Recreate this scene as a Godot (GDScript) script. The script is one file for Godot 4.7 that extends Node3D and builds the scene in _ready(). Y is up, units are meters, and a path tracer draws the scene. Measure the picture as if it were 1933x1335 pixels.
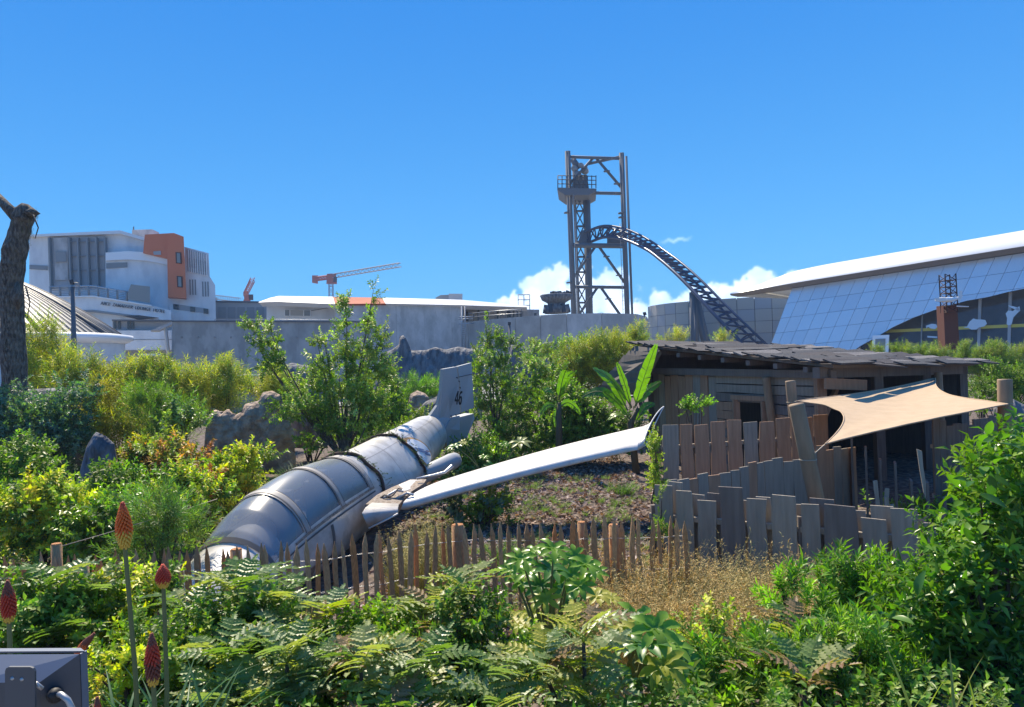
extends Node3D
# An overgrown garden with a crashed jet, a plank hut and, far behind, a park's halls and a ride tower.

const LENS := 1450.0      # focal length in photograph pixels, used to turn measured bearings into places
const ROLL := 0.0349
const EYE_Y := 2.75
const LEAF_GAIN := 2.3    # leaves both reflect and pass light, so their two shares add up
var rng := RandomNumberGenerator.new()
var used := {}
var M := {}
var noise := FastNoiseLite.new()


func _ready() -> void:
	rng.seed = 4711
	noise.seed = 9
	noise.frequency = 0.35
	set_view_and_light()
	make_materials()
	make_leaf_shapes()
	build_ground()
	build_far_buildings()
	build_tower_and_track()
	build_silver_hall()
	build_rocks()
	build_jet()
	build_hut()
	build_board_fences()
	build_sail()
	build_picket_fence()
	build_garden_plants()
	build_front_plants()
	build_floodlight()


func set_view_and_light() -> void:
	var cam := Camera3D.new()
	cam.name = "camera"
	cam.fov = rad_to_deg(2.0 * atan(667.5 / LENS))
	cam.position = Vector3(0, EYE_Y, 0)
	cam.rotation = Vector3(0, 0, -ROLL)
	cam.near = 0.05
	cam.far = 2000.0
	add_child(cam)
	cam.current = true
	var env := Environment.new()
	env.background_mode = Environment.BG_SKY
	var sm := ProceduralSkyMaterial.new()
	sm.sky_top_color = lin(0.013, 0.130, 0.44)
	sm.sky_horizon_color = lin(0.108, 0.375, 0.67)
	sm.sky_curve = 0.17
	sm.ground_bottom_color = Color(0.20, 0.22, 0.18)
	sm.ground_horizon_color = Color(0.45, 0.5, 0.5)
	sm.sun_angle_max = 40.0
	sm.sun_curve = 0.12
	sm.sky_energy_multiplier = 1.0
	sm.sky_cover = cloud_cover()
	var sky := Sky.new()
	sky.sky_material = sm
	env.sky = sky
	env.tonemap_mode = Environment.TONE_MAPPER_LINEAR
	env.tonemap_exposure = 1.85
	env.fog_enabled = true
	env.fog_density = 0.0006
	env.fog_light_color = Color(0.72, 0.84, 1.0)
	env.sdfgi_enabled = true
	env.ssao_enabled = true
	env.ssil_enabled = true
	var we := WorldEnvironment.new()
	we.name = "world"
	we.environment = env
	add_child(we)
	var sun := DirectionalLight3D.new()
	sun.name = "sun"
	sun.light_energy = 1.5
	sun.light_color = Color(1.0, 0.95, 0.86)
	sun.light_angular_distance = 0.5
	sun.shadow_enabled = true
	add_child(sun)
	var az := deg_to_rad(-22.0)
	var el := deg_to_rad(52.0)
	var to_sun := Vector3(sin(az) * cos(el), sin(el), -cos(az) * cos(el))
	sun.look_at_from_position(to_sun * 50.0, Vector3.ZERO)


func cloud_cover() -> ImageTexture:
	# cumulus banks low over the horizon all the way round, and one thin streak
	var w := 4096
	var h := 2048
	var im := Image.create_empty(w, h, false, Image.FORMAT_RGBA8)
	im.fill(Color(0, 0, 0, 0))
	var n1 := FastNoiseLite.new()
	n1.seed = 3
	n1.frequency = 0.035
	n1.fractal_octaves = 5
	# heaps as [bearing in degrees, elevation, radius]
	var heaps := []
	for p in [[975, 575, 34], [1000, 552, 30], [1030, 535, 34], [1055, 520, 24], [1050, 560, 45], [1100, 560, 50], [1145, 530, 26], [1140, 560, 40], [1170, 525, 20], [1165, 580, 40], [1200, 590, 40], [1238, 566, 22], [1270, 590, 42], [1310, 580, 38], [1340, 560, 26], [1370, 560, 34], [1400, 545, 26], [1430, 535, 28], [1455, 530, 20], [1400, 590, 50], [1340, 610, 60], [1500, 545, 30], [1200, 630, 60], [1050, 620, 60], [1450, 600, 60]]:
		var a := at(p[0], p[1], 1.0) - Vector3(0, EYE_Y, 0)
		heaps.append([rad_to_deg(atan2(a.x, -a.z)), rad_to_deg(asin(a.normalized().y)), rad_to_deg(p[2] / LENS)])
	var g := RandomNumberGenerator.new()
	g.seed = 77
	for k in 120:
		var b := g.randf_range(36.0, 326.0)
		heaps.append([b, g.randf_range(0.0, 3.0), g.randf_range(0.8, 2.2)])
	for i in w:
		var bearing := i * 360.0 / w
		if bearing > 180.0:
			bearing -= 360.0
		var close := []
		for q in heaps:
			var db := absf(wrapf(q[0] - bearing, -180.0, 180.0))
			if db < q[2] * 1.3:
				close.append([db, q[1], q[2]])
		if close.is_empty():
			continue
		for j in range(910, 1025):
			var el := (0.5 - (j + 0.5) / h) * 180.0
			var f := -1.0
			for q in close:
				f = maxf(f, 1.0 - Vector2(q[0], el - q[1]).length() / q[2])
			f += n1.get_noise_2d(i, j * 1.0) * 0.6 + n1.get_noise_2d(i * 3.1 + 90.0, j * 3.1) * 0.32
			if f > 0.0:
				var a := smoothstep(0.0, 0.34, f)
				var s := 0.82 + 0.25 * n1.get_noise_2d(i * 0.7 + 500.0, j * 0.7)
				im.set_pixel(i, j, Color(s, s * 0.93, s * 0.84, a * 0.80))
	for k in 260:
		var u := 1245.0 + k * 0.25
		var a := at(u, 457.0 - k * 0.03 + 2.0 * sin(k * 0.07), 1.0) - Vector3(0, EYE_Y, 0)
		var i := int(fposmod(atan2(a.x, -a.z) / TAU, 1.0) * w)
		var j := int((0.5 - asin(a.normalized().y) / PI) * h)
		for e in 3:
			im.set_pixel(i, j + e - 1, Color(0.8, 0.8, 0.8, 0.42 * sin(PI * k / 260.0) * (1.0 if e == 1 else 0.45)))
	return ImageTexture.create_from_image(im)


# ---------------------------------------------------------------- helpers

func at(u: float, v: float, d: float) -> Vector3:
	var x := (u - 966.5) / LENS
	var y := -(v - 667.5) / LENS
	return Vector3((x * cos(ROLL) + y * sin(ROLL)) * d, EYE_Y + (-x * sin(ROLL) + y * cos(ROLL)) * d, -d)


func rr(a: float, b: float) -> float:
	return rng.randf_range(a, b)


func ground_y(x: float, z: float) -> float:
	var d := -z
	var y := 1.05 * (1.0 - smoothstep(2.6, 7.0, d))
	var hollow := Vector2((x + 2.9) / 1.7, (z + 10.4) / 2.2).length()
	y -= 0.42 * (1.0 - smoothstep(0.3, 1.2, hollow))
	y += 0.05 * noise.get_noise_2d(x * 3.0, z * 3.0)
	return y


func numbered(called: String) -> String:
	var n: int = used.get(called, 0)
	used[called] = n + 1
	return called if n == 0 else "%s_%03d" % [called, n]


func tag(o: Node, label: String, category: String, group := "", kind := "") -> Node:
	if label: o.set_meta("label", label)
	if category: o.set_meta("category", category)
	if group: o.set_meta("group", group)
	if kind: o.set_meta("kind", kind)
	return o


func thing(called: String, label: String, category: String, where := Vector3.ZERO, turn := 0.0, group := "") -> Node3D:
	var o := Node3D.new()
	o.name = numbered(called)
	add_child(o)
	o.position = where
	o.rotation.y = turn
	tag(o, label, category, group)
	return o


func begin(smooth := false) -> SurfaceTool:
	var s := SurfaceTool.new()
	s.begin(Mesh.PRIMITIVE_TRIANGLES)
	s.set_smooth_group(0 if smooth else -1)
	return s


func done(s: SurfaceTool) -> ArrayMesh:
	s.generate_normals()
	return s.commit()


func part(called: String, mesh: Mesh, m: Material, parent: Node, xf := Transform3D.IDENTITY) -> MeshInstance3D:
	var o := MeshInstance3D.new()
	if parent == self:
		o.name = numbered(called)
	else:
		o.name = called
	o.mesh = mesh
	o.material_override = null
	for k in mesh.get_surface_count():
		o.set_surface_override_material(k, m)
	o.transform = xf
	parent.add_child(o, true)
	return o


# a part whose shape is given in world places, under a thing that stands at its own base
func wpart(called: String, s: SurfaceTool, m: Material, parent: Node) -> MeshInstance3D:
	var x := Transform3D.IDENTITY
	var n := parent
	while n != self and n is Node3D:
		x = n.transform * x
		n = n.get_parent()
	return part(called, done(s), m, parent, x.affine_inverse())


func tri(s: SurfaceTool, a: Vector3, b: Vector3, c: Vector3) -> void:
	s.add_vertex(a)
	s.add_vertex(b)
	s.add_vertex(c)


func quad(s: SurfaceTool, a: Vector3, b: Vector3, c: Vector3, d: Vector3) -> void:
	tri(s, a, b, c)
	tri(s, a, c, d)


func box(s: SurfaceTool, c: Vector3, size: Vector3, b := Basis.IDENTITY) -> void:
	var p := []
	for k in 8:
		p.append(c + b * Vector3(size.x * (0.5 if k & 1 else -0.5), size.y * (0.5 if k & 2 else -0.5), size.z * (0.5 if k & 4 else -0.5)))
	for f in [[0, 2, 3, 1], [4, 5, 7, 6], [0, 1, 5, 4], [2, 6, 7, 3], [0, 4, 6, 2], [1, 3, 7, 5]]:
		quad(s, p[f[3]], p[f[2]], p[f[1]], p[f[0]])


# a box with its edges taken off, centred on its base, y up
func chamfered(size: Vector3, c := 0.008) -> ArrayMesh:
	var s := begin()
	var h := size / 2.0
	var rings := []
	for r in [[0.0, c], [c, 0.0], [size.y - c, 0.0], [size.y, c]]:
		var x: float = h.x - r[1]
		var z: float = h.z - r[1]
		var y: float = r[0]
		rings.append([Vector3(-x + c, y, -z), Vector3(x - c, y, -z), Vector3(x, y, -z + c), Vector3(x, y, z - c), Vector3(x - c, y, z), Vector3(-x + c, y, z), Vector3(-x, y, z - c), Vector3(-x, y, -z + c)])
	for k in 3:
		for i in 8:
			var j := (i + 1) % 8
			quad(s, rings[k][i], rings[k][j], rings[k + 1][j], rings[k + 1][i])
	for i in range(1, 7):
		tri(s, rings[3][0], rings[3][i], rings[3][i + 1])
		tri(s, rings[0][0], rings[0][i + 1], rings[0][i])
	return done(s)


func side_of(d: Vector3) -> Vector3:
	var a := d.cross(Vector3.UP)
	if a.length() < 0.05:
		a = d.cross(Vector3.RIGHT)
	return a.normalized()


func tube(s: SurfaceTool, pts: Array, radii: Array, n := 8, caps := true) -> void:
	var rings := []
	var a := Vector3.ZERO
	for k in pts.size():
		var d: Vector3 = (pts[mini(k + 1, pts.size() - 1)] - pts[maxi(k - 1, 0)]).normalized()
		if k == 0:
			a = side_of(d)
		a = (a - d * a.dot(d)).normalized()
		var b := d.cross(a)
		var r: float = radii[mini(k, radii.size() - 1)]
		var ring := []
		for i in n:
			var t := TAU * i / n
			ring.append(pts[k] + (a * cos(t) + b * sin(t)) * r)
		rings.append(ring)
	for k in rings.size() - 1:
		for i in n:
			var j := (i + 1) % n
			quad(s, rings[k][i], rings[k + 1][i], rings[k + 1][j], rings[k][j])
	if caps:
		for i in range(1, n - 1):
			tri(s, rings[0][0], rings[0][i], rings[0][i + 1])
			tri(s, rings[-1][0], rings[-1][i + 1], rings[-1][i])


func bar(s: SurfaceTool, a: Vector3, b: Vector3, r: float, n := 6) -> void:
	tube(s, [a, b], [r, r], n)


# a flat outline pushed back by a vector into a solid
func prism(s: SurfaceTool, poly: Array, back: Vector3) -> void:
	var n := Vector3.ZERO
	for k in poly.size():
		var p: Vector3 = poly[k]
		var q: Vector3 = poly[(k + 1) % poly.size()]
		n += p.cross(q) - Vector3.ZERO
	n = n.normalized()
	var a := side_of(n)
	var b := n.cross(a)
	var flat := PackedVector2Array()
	for p in poly:
		flat.append(Vector2(p.dot(a), p.dot(b)))
	var idx := Geometry2D.triangulate_polygon(flat)
	for k in range(0, idx.size(), 3):
		tri(s, poly[idx[k]], poly[idx[k + 1]], poly[idx[k + 2]])
		tri(s, poly[idx[k]] + back, poly[idx[k + 2]] + back, poly[idx[k + 1]] + back)
	for k in poly.size():
		var p: Vector3 = poly[k]
		var q: Vector3 = poly[(k + 1) % poly.size()]
		quad(s, p, q, q + back, p + back)


func outline(list: Array, d: float) -> Array:
	var r := []
	for p in list:
		r.append(at(p[0], p[1], d if p.size() < 3 else p[2]))
	return r


# ---------------------------------------------------------------- materials

func lin(r: float, g: float, b: float) -> Color:
	return Color(r, g, b).linear_to_srgb()


func plain(key: String, r: float, g: float, b: float, rough := 0.7, metal := 0.0) -> StandardMaterial3D:
	var m := StandardMaterial3D.new()
	m.resource_name = key
	m.albedo_color = lin(r, g, b)
	m.roughness = rough
	m.metallic = metal
	M[key] = m
	return m


func noise_picture(sd: int, freq: float, colors: Array, octaves := 5, size := 512, warp := false) -> NoiseTexture2D:
	var n := FastNoiseLite.new()
	n.seed = sd
	n.frequency = freq
	n.fractal_octaves = octaves
	n.domain_warp_enabled = warp
	n.domain_warp_amplitude = 40.0
	var g := Gradient.new()
	var offs := PackedFloat32Array()
	var cols := PackedColorArray()
	for k in colors.size():
		offs.append(0.22 + 0.56 * k / (colors.size() - 1.0))
		cols.append(lin(colors[k][0], colors[k][1], colors[k][2]))
	g.offsets = offs
	g.colors = cols
	var t := NoiseTexture2D.new()
	t.width = size
	t.height = size
	t.seamless = true
	t.noise = n
	t.color_ramp = g
	return t


func grained(key: String, sd: int, freq: float, colors: Array, scale: Vector3, rough := 0.8, relief := 0.0, world := true, warp := false) -> StandardMaterial3D:
	var m := StandardMaterial3D.new()
	m.resource_name = key
	m.albedo_texture = noise_picture(sd, freq, colors, 5, 512, warp)
	m.uv1_triplanar = true
	m.uv1_world_triplanar = world
	m.uv1_scale = scale
	m.roughness = rough
	if relief > 0.0:
		m.heightmap_enabled = true
		m.heightmap_texture = noise_picture(sd + 50, freq * 1.3, [[0, 0, 0], [1, 1, 1]])
		m.heightmap_scale = relief
	M[key] = m
	return m


func tinted(key: String, from: String, r: float, g: float, b: float, off := 0.0) -> StandardMaterial3D:
	var m: StandardMaterial3D = M[from].duplicate()
	m.resource_name = key
	m.albedo_color = lin(r, g, b)
	m.uv1_offset = Vector3(off, off * 1.7, off * 0.6)
	M[key] = m
	return m


func leafy(key: String, r: float, g: float, b: float, rough := 0.5, back := Color(0.86, 1.0, 0.42)) -> StandardMaterial3D:
	var m := plain(key, r, g, b, rough)
	m.vertex_color_use_as_albedo = true
	m.backlight_enabled = true
	m.backlight = back
	return m


func make_materials() -> void:
	grained("soil", 1, 0.02, [[0.06, 0.045, 0.035], [0.13, 0.095, 0.075], [0.2, 0.15, 0.12]], Vector3(0.5, 0.5, 0.5), 0.95, 4.0)
	grained("concrete", 2, 0.012, [[0.29, 0.28, 0.26], [0.37, 0.355, 0.33], [0.43, 0.41, 0.385]], Vector3(0.12, 0.06, 0.12), 0.85, 0.0, true, true)
	grained("paving", 3, 0.03, [[0.24, 0.235, 0.225], [0.29, 0.285, 0.27], [0.33, 0.32, 0.305]], Vector3(0.5, 0.5, 0.5), 0.85)
	tinted("concrete_pale", "concrete", 1.25, 1.25, 1.28, 0.3)
	tinted("concrete_dark", "concrete", 0.88, 0.88, 0.9, 0.6)
	grained("white_wall", 4, 0.01, [[0.60, 0.60, 0.60], [0.68, 0.68, 0.67], [0.73, 0.73, 0.72]], Vector3(0.1, 0.05, 0.1), 0.8)
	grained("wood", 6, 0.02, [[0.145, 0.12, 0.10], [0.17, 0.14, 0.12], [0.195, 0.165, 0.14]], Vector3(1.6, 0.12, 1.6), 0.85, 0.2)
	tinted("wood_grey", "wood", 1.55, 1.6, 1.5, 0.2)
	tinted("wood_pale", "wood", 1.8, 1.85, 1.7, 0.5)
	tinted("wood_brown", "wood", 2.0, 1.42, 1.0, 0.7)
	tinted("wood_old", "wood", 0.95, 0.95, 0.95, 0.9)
	grained("paling", 8, 0.03, [[0.32, 0.175, 0.08], [0.44, 0.255, 0.12], [0.55, 0.335, 0.17]], Vector3(8.0, 0.8, 8.0), 0.85, 0.5)
	tinted("paling_pale", "paling", 1.25, 1.3, 1.35, 0.4)
	tinted("paling_red", "paling", 1.35, 1.0, 0.75, 0.8)
	grained("shingle", 10, 0.03, [[0.03, 0.028, 0.027], [0.052, 0.048, 0.046], [0.085, 0.08, 0.076]], Vector3(1.4, 3.0, 3.0), 0.7, 0.6, false)
	tinted("shingle_pale", "shingle", 3.2, 3.1, 3.0, 0.35)
	tinted("shingle_brown", "shingle", 0.95, 0.8, 0.72, 0.7)
	grained("rock_brown", 12, 0.012, [[0.22, 0.15, 0.105], [0.36, 0.265, 0.195], [0.46, 0.355, 0.27]], Vector3(0.6, 0.6, 0.6), 0.9, 5.0, true, true)
	grained("rock_grey", 14, 0.014, [[0.07, 0.07, 0.075], [0.14, 0.14, 0.145], [0.24, 0.24, 0.24]], Vector3(0.5, 0.18, 0.5), 0.9, 5.0, true, true)
	tinted("rock_blue_grey", "rock_grey", 0.8, 0.84, 0.95, 0.3)  # the grey rock, tinted slightly darker and bluer
	grained("bark", 16, 0.02, [[0.06, 0.045, 0.035], [0.15, 0.12, 0.09], [0.27, 0.23, 0.18]], Vector3(1.6, 0.5, 1.6), 0.95, 4.0, true, true)
	grained("skin", 18, 0.012, [[0.36, 0.335, 0.30], [0.50, 0.475, 0.435], [0.57, 0.545, 0.505]], Vector3(0.5, 0.5, 0.5), 0.38, 0.0, true, true)
	M.skin.metallic_specular = 0.6
	M.skin.metallic = 0.08
	grained("wing_skin", 19, 0.012, [[0.50, 0.47, 0.43], [0.58, 0.555, 0.52], [0.62, 0.60, 0.57]], Vector3(0.5, 0.5, 0.5), 0.45, 0.0, true, true)
	grained("grime", 20, 0.02, [[0.12, 0.08, 0.05], [0.25, 0.19, 0.14], [0.35, 0.30, 0.25]], Vector3(2, 2, 2), 0.8)
	grained("canvas", 22, 0.03, [[0.53, 0.39, 0.25], [0.555, 0.41, 0.265], [0.58, 0.43, 0.28]], Vector3(0.25, 0.25, 0.25), 0.9)
	M.canvas.backlight_enabled = true
	M.canvas.backlight = Color(0.6, 0.5, 0.38)
	grained("post_wood", 24, 0.02, [[0.24, 0.165, 0.10], [0.28, 0.195, 0.12], [0.32, 0.225, 0.14]], Vector3(1, 0.15, 1), 0.8)
	plain("steel", 0.115, 0.12, 0.13, 0.7, 0.0)
	plain("steel_light", 0.30, 0.30, 0.30, 0.5, 0.2)
	plain("track_blue", 0.03, 0.045, 0.09, 0.35, 0.2)
	plain("galvanised", 0.42, 0.43, 0.44, 0.45, 0.6)
	plain("dark_metal", 0.04, 0.042, 0.048, 0.5, 0.2)
	plain("seam_light", 0.26, 0.24, 0.215, 0.7)
	plain("seam_dark", 0.10, 0.095, 0.09, 0.8)
	plain("orange_wall", 0.62, 0.175, 0.075, 0.7)
	plain("orange_roof", 0.42, 0.075, 0.02, 0.8)
	plain("louvre", 0.34, 0.345, 0.35, 0.6)
	plain("window_dark", 0.05, 0.055, 0.06, 0.15)
	plain("window_grey", 0.22, 0.22, 0.21, 0.2)
	plain("fin_grey", 0.24, 0.25, 0.25, 0.7)
	plain("white_paint", 0.78, 0.78, 0.77, 0.5)
	plain("roof_white", 0.72, 0.72, 0.71, 0.35)
	plain("red_crane", 0.55, 0.10, 0.035, 0.5)
	plain("crane_grey", 0.35, 0.33, 0.34, 0.5)
	plain("rust", 0.16, 0.06, 0.035, 0.85)
	plain("dark_rust", 0.07, 0.035, 0.025, 0.85)
	plain("yellow_rail", 0.55, 0.45, 0.08, 0.6)
	plain("sticker", 0.42, 0.55, 0.66, 0.6)
	plain("black_mark", 0.012, 0.012, 0.014, 0.6)
	plain("soffit", 0.16, 0.135, 0.12, 0.6)
	plain("interior", 0.09, 0.09, 0.095, 0.8)
	plain("shaded_skin", 0.34, 0.355, 0.37, 0.5)  # the jet skin in shade: its darkening and blue cast put into the colour
	plain("banana_stem", 0.09, 0.075, 0.04, 0.8)
	plain("cowl", 0.42, 0.41, 0.39, 0.6)
	plain("frame_paint", 0.30, 0.275, 0.245, 0.55)
	plain("rope", 0.42, 0.36, 0.28, 0.9)
	plain("wire", 0.4, 0.4, 0.4, 0.5, 0.6)
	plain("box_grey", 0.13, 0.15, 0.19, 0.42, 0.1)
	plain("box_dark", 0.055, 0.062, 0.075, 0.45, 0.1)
	plain("burn_orange", 0.50, 0.27, 0.10, 0.7)
	plain("decal_blue", 0.16, 0.22, 0.36, 0.5)
	plain("poker_red", 0.50, 0.045, 0.015, 0.6)
	plain("poker_orange", 0.74, 0.15, 0.02, 0.6)
	plain("poker_yellow", 0.72, 0.46, 0.06, 0.6)
	plain("poker_brown", 0.20, 0.06, 0.035, 0.8)
	plain("panel_tan", 0.40, 0.375, 0.33, 0.6)
	var cl := plain("cladding", 0.70, 0.71, 0.73, 0.36, 0.5)
	cl.metallic_specular = 0.5
	var cl2: StandardMaterial3D = cl.duplicate()
	cl2.albedo_color = lin(0.66, 0.68, 0.71)
	cl2.roughness = 0.33
	M.cladding_b = cl2
	var cl3: StandardMaterial3D = cl.duplicate()
	cl3.albedo_color = lin(0.73, 0.74, 0.76)
	cl3.roughness = 0.27
	M.cladding_c = cl3
	var dome := plain("dome_metal", 0.22, 0.22, 0.215, 0.5, 0.5)
	dome.metallic_specular = 0.5
	var gl := plain("canopy_glass", 0.23, 0.25, 0.27, 0.25)
	gl.albedo_color.a = 0.6
	gl.transparency = BaseMaterial3D.TRANSPARENCY_ALPHA
	gl.metallic_specular = 1.0
	var gp := plain("pane", 0.02, 0.025, 0.03, 0.06)
	gp.albedo_color.a = 0.55
	gp.transparency = BaseMaterial3D.TRANSPARENCY_ALPHA
	leafy("leaf", 1, 1, 1, 0.45)
	leafy("leaf_glossy", 1, 1, 1, 0.28)
	leafy("leaf_matt", 1, 1, 1, 0.7)
	leafy("straw", 1, 1, 1, 0.8, Color(0.7, 0.6, 0.4))
	leafy("big_leaf", 0.24, 0.42, 0.045, 0.32)
	leafy("big_leaf_dark", 0.10, 0.25, 0.045, 0.35)
	leafy("big_leaf_yellow", 0.418, 0.456, 0.048, 0.4)
	leafy("frond_green", 0.20, 0.30, 0.085, 0.38, Color(0.92, 1.0, 0.5))
	leafy("frond_blue", 0.29, 0.37, 0.17, 0.38, Color(0.92, 1.0, 0.6))
	leafy("frond_pale", 0.40, 0.44, 0.17, 0.42, Color(0.95, 1.0, 0.55))
	leafy("frond_bronze", 0.380, 0.247, 0.133, 0.45)
	leafy("frond_yellow", 0.500, 0.475, 0.076, 0.45)
	leafy("laurel_green", 0.085, 0.218, 0.042, 0.27)
	leafy("laurel_light", 0.171, 0.323, 0.053, 0.3)
	leafy("laurel_dark", 0.075, 0.18, 0.035, 0.25)
	leafy("strap_green", 0.114, 0.228, 0.085, 0.45)
	leafy("strap_olive", 0.304, 0.323, 0.095, 0.5)
	plain("stem_green", 0.15, 0.16, 0.05, 0.7)
	plain("twig", 0.07, 0.05, 0.035, 0.9)


# ---------------------------------------------------------------- leaves

func leaf(s: SurfaceTool, p: Vector3, dir: Vector3, up: Vector3, length: float, width: float, fold := 0.25, droop := 0.15, col := Color.WHITE) -> void:
	dir = dir.normalized()
	var side := dir.cross(up).normalized()
	up = side.cross(dir).normalized()
	var mid := p + dir * length * 0.45
	var tip := p + dir * length - up * length * droop
	var l := mid + side * width * 0.5 + up * width * fold
	var r := mid - side * width * 0.5 + up * width * fold
	s.set_color(col)
	tri(s, p, mid, l)
	tri(s, p, r, mid)
	tri(s, l, mid, tip)
	tri(s, mid, r, tip)


# a longer leaf of several joints, curving down; ragged leaves have notched edges
func long_leaf(s: SurfaceTool, p: Vector3, dir: Vector3, up: Vector3, length: float, width: float, droop: float, joints := 6, fold := 0.25, ragged := 0.0, blunt := 0.6, col := Color.WHITE) -> void:
	var side := dir.cross(up).normalized()
	var c := p
	var d := dir.normalized()
	var old := []
	s.set_color(col)
	for k in joints + 1:
		var t := float(k) / joints
		var w := width * 0.5 * pow(sin(PI * clampf(pow(t, blunt) * 0.97 + 0.03, 0.0, 1.0)), 0.8)
		if ragged > 0.0 and k > 0 and k < joints:
			w *= 1.0 - ragged * rng.randf()
		var n := side.cross(d).normalized()
		var row := [c + side * w + n * w * fold, c, c - side * w + n * w * fold]
		if k > 0:
			for e in 2:
				quad(s, old[e], row[e], row[e + 1], old[e + 1])
		old = row
		d = (d + Vector3.DOWN * droop / joints).normalized()
		c += d * length / joints


var sprigs := {}
var leaf_count := 0


func make_leaf_shapes() -> void:
	for k in 3:
		sprigs["ovate%d" % k] = sprig(16, 0.30, 0.085, 0.045, 0.9, 0.25)
		sprigs["small%d" % k] = sprig(22, 0.24, 0.05, 0.028, 0.9, 0.2)
		sprigs["bamboo%d" % k] = sprig(20, 0.42, 0.15, 0.018, 0.75, 0.3)
		sprigs["narrow%d" % k] = sprig(22, 0.22, 0.105, 0.022, 0.8, 0.1)
		sprigs["needle%d" % k] = sprig(26, 0.34, 0.12, 0.011, 0.6, 0.15)
		sprigs["laurel%d" % k] = sprig(11, 0.30, 0.115, 0.042, 0.95, 0.3, true)
		sprigs["dryseed%d" % k] = seed_stalk()
		sprigs["tuft%d" % k] = grass_tuft()
	for k in 3:
		sprigs["frond%d" % k] = frond_shape(6 + k)
	for k in 3:
		sprigs["palmate%d" % k] = palmate(7 + k % 2, k * 0.1)
	for k in 2:
		sprigs["bigleaf%d" % k] = one_leaf(0.125, 0.05, 0.35 + 0.3 * k)
	for k in 3:
		sprigs["strap%d" % k] = strap(0.6 + 0.5 * k)


func sprig(n: int, span: float, length: float, width: float, spread: float, droop: float, fine := false) -> Dictionary:
	# a twig of leaves as plain arrays, ready to be laid many times into one crown
	var v := PackedVector3Array()
	var nn := PackedVector3Array()
	var tone := PackedColorArray()
	var ix := PackedInt32Array()
	var twig := Color(0.5, 0.33, 0.25)
	for e in [[0.0, 0.0], [0.95, 0.0]]:
		for a in 3:
			v.append(Vector3(cos(a * TAU / 3) * 0.004 * (1.0 - e[0]), span * e[0], sin(a * TAU / 3) * 0.004 * (1.0 - e[0])))
			nn.append(Vector3(cos(a * TAU / 3), 0, sin(a * TAU / 3)))
			tone.append(twig)
	ix.append_array([0, 1, 4, 0, 4, 3, 1, 2, 5, 1, 5, 4])
	for k in n:
		var t := 0.12 + 0.88 * k / (n - 1.0)
		var a := k * 2.39996 + rr(-0.3, 0.3)
		var rise := lerpf(0.25, 1.3, t * t)
		var dir := Vector3(cos(a) * spread, rise + rr(-0.25, 0.25), sin(a) * spread).normalized()
		var up := Vector3(rr(-0.4, 0.4), 1, rr(-0.4, 0.4))
		var side := dir.cross(up).normalized()
		up = side.cross(dir).normalized()
		var l := length * rr(0.7, 1.2)
		var w := width * rr(0.8, 1.15)
		var p := Vector3(0, span * t, 0)
		var mid := p + dir * l * 0.45
		var tip := p + dir * l - up * l * droop
		var g := rr(0.75, 1.2)
		var col := Color(g * rr(0.85, 1.25), g, g * rr(0.7, 1.1))
		var at0 := v.size()
		v.append_array([p, mid + side * w * 0.5 + up * w * 0.2, mid - side * w * 0.5 + up * w * 0.2, tip])
		nn.append_array([up, (up - side * 0.4).normalized(), (up + side * 0.4).normalized(), (up + dir * droop).normalized()])
		for q in 4:
			tone.append(col)
		if fine:
			v.append(mid)
			nn.append(up)
			tone.append(col)
			ix.append_array([at0, at0 + 4, at0 + 1, at0, at0 + 2, at0 + 4, at0 + 1, at0 + 4, at0 + 3, at0 + 4, at0 + 2, at0 + 3])
		else:
			ix.append_array([at0, at0 + 2, at0 + 1, at0 + 1, at0 + 2, at0 + 3])
	return {"v": v, "n": nn, "c": tone, "i": ix}


# lays sprigs into one mesh; tints are linear colours
func laid(called: String, kind: String, m: Material, xs: Array[Transform3D], cs: Array[Color], parent: Node) -> MeshInstance3D:
	var v := PackedVector3Array()
	var n := PackedVector3Array()
	var c := PackedColorArray()
	var ix := PackedInt32Array()
	var cache := {}
	for k in xs.size():
		var d: Dictionary = sprigs["%s%d" % [kind, k % 3]]
		var x: Transform3D = xs[k]
		var first := v.size()
		v.append_array(x * d.v)
		n.append_array(Transform3D(x.basis.orthonormalized(), Vector3.ZERO) * d.n)
		var q := Vector3i((Vector3(cs[k].r, cs[k].g, cs[k].b) * 100.0).round())
		var key := "%d_%d_%d_%d" % [k % 3, q.x, q.y, q.z]
		if not cache.has(key):
			var tones := PackedColorArray()
			for t: Color in d.c:
				tones.append(Color(t.r * q.x / 100.0, t.g * q.y / 100.0, t.b * q.z / 100.0))
			cache[key] = tones
		c.append_array(cache[key])
		var shifted := PackedInt32Array()
		shifted.resize(d.i.size())
		for e in d.i.size():
			shifted[e] = d.i[e] + first
		ix.append_array(shifted)
	var arrays := []
	arrays.resize(Mesh.ARRAY_MAX)
	arrays[Mesh.ARRAY_VERTEX] = v
	arrays[Mesh.ARRAY_NORMAL] = n
	arrays[Mesh.ARRAY_COLOR] = c
	arrays[Mesh.ARRAY_INDEX] = ix
	var mesh := ArrayMesh.new()
	mesh.add_surface_from_arrays(Mesh.PRIMITIVE_TRIANGLES, arrays)
	leaf_count += ix.size() / 3
	var o := part(called, mesh, m, parent)
	o.set_meta("kind", "stuff")
	return o


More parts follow.
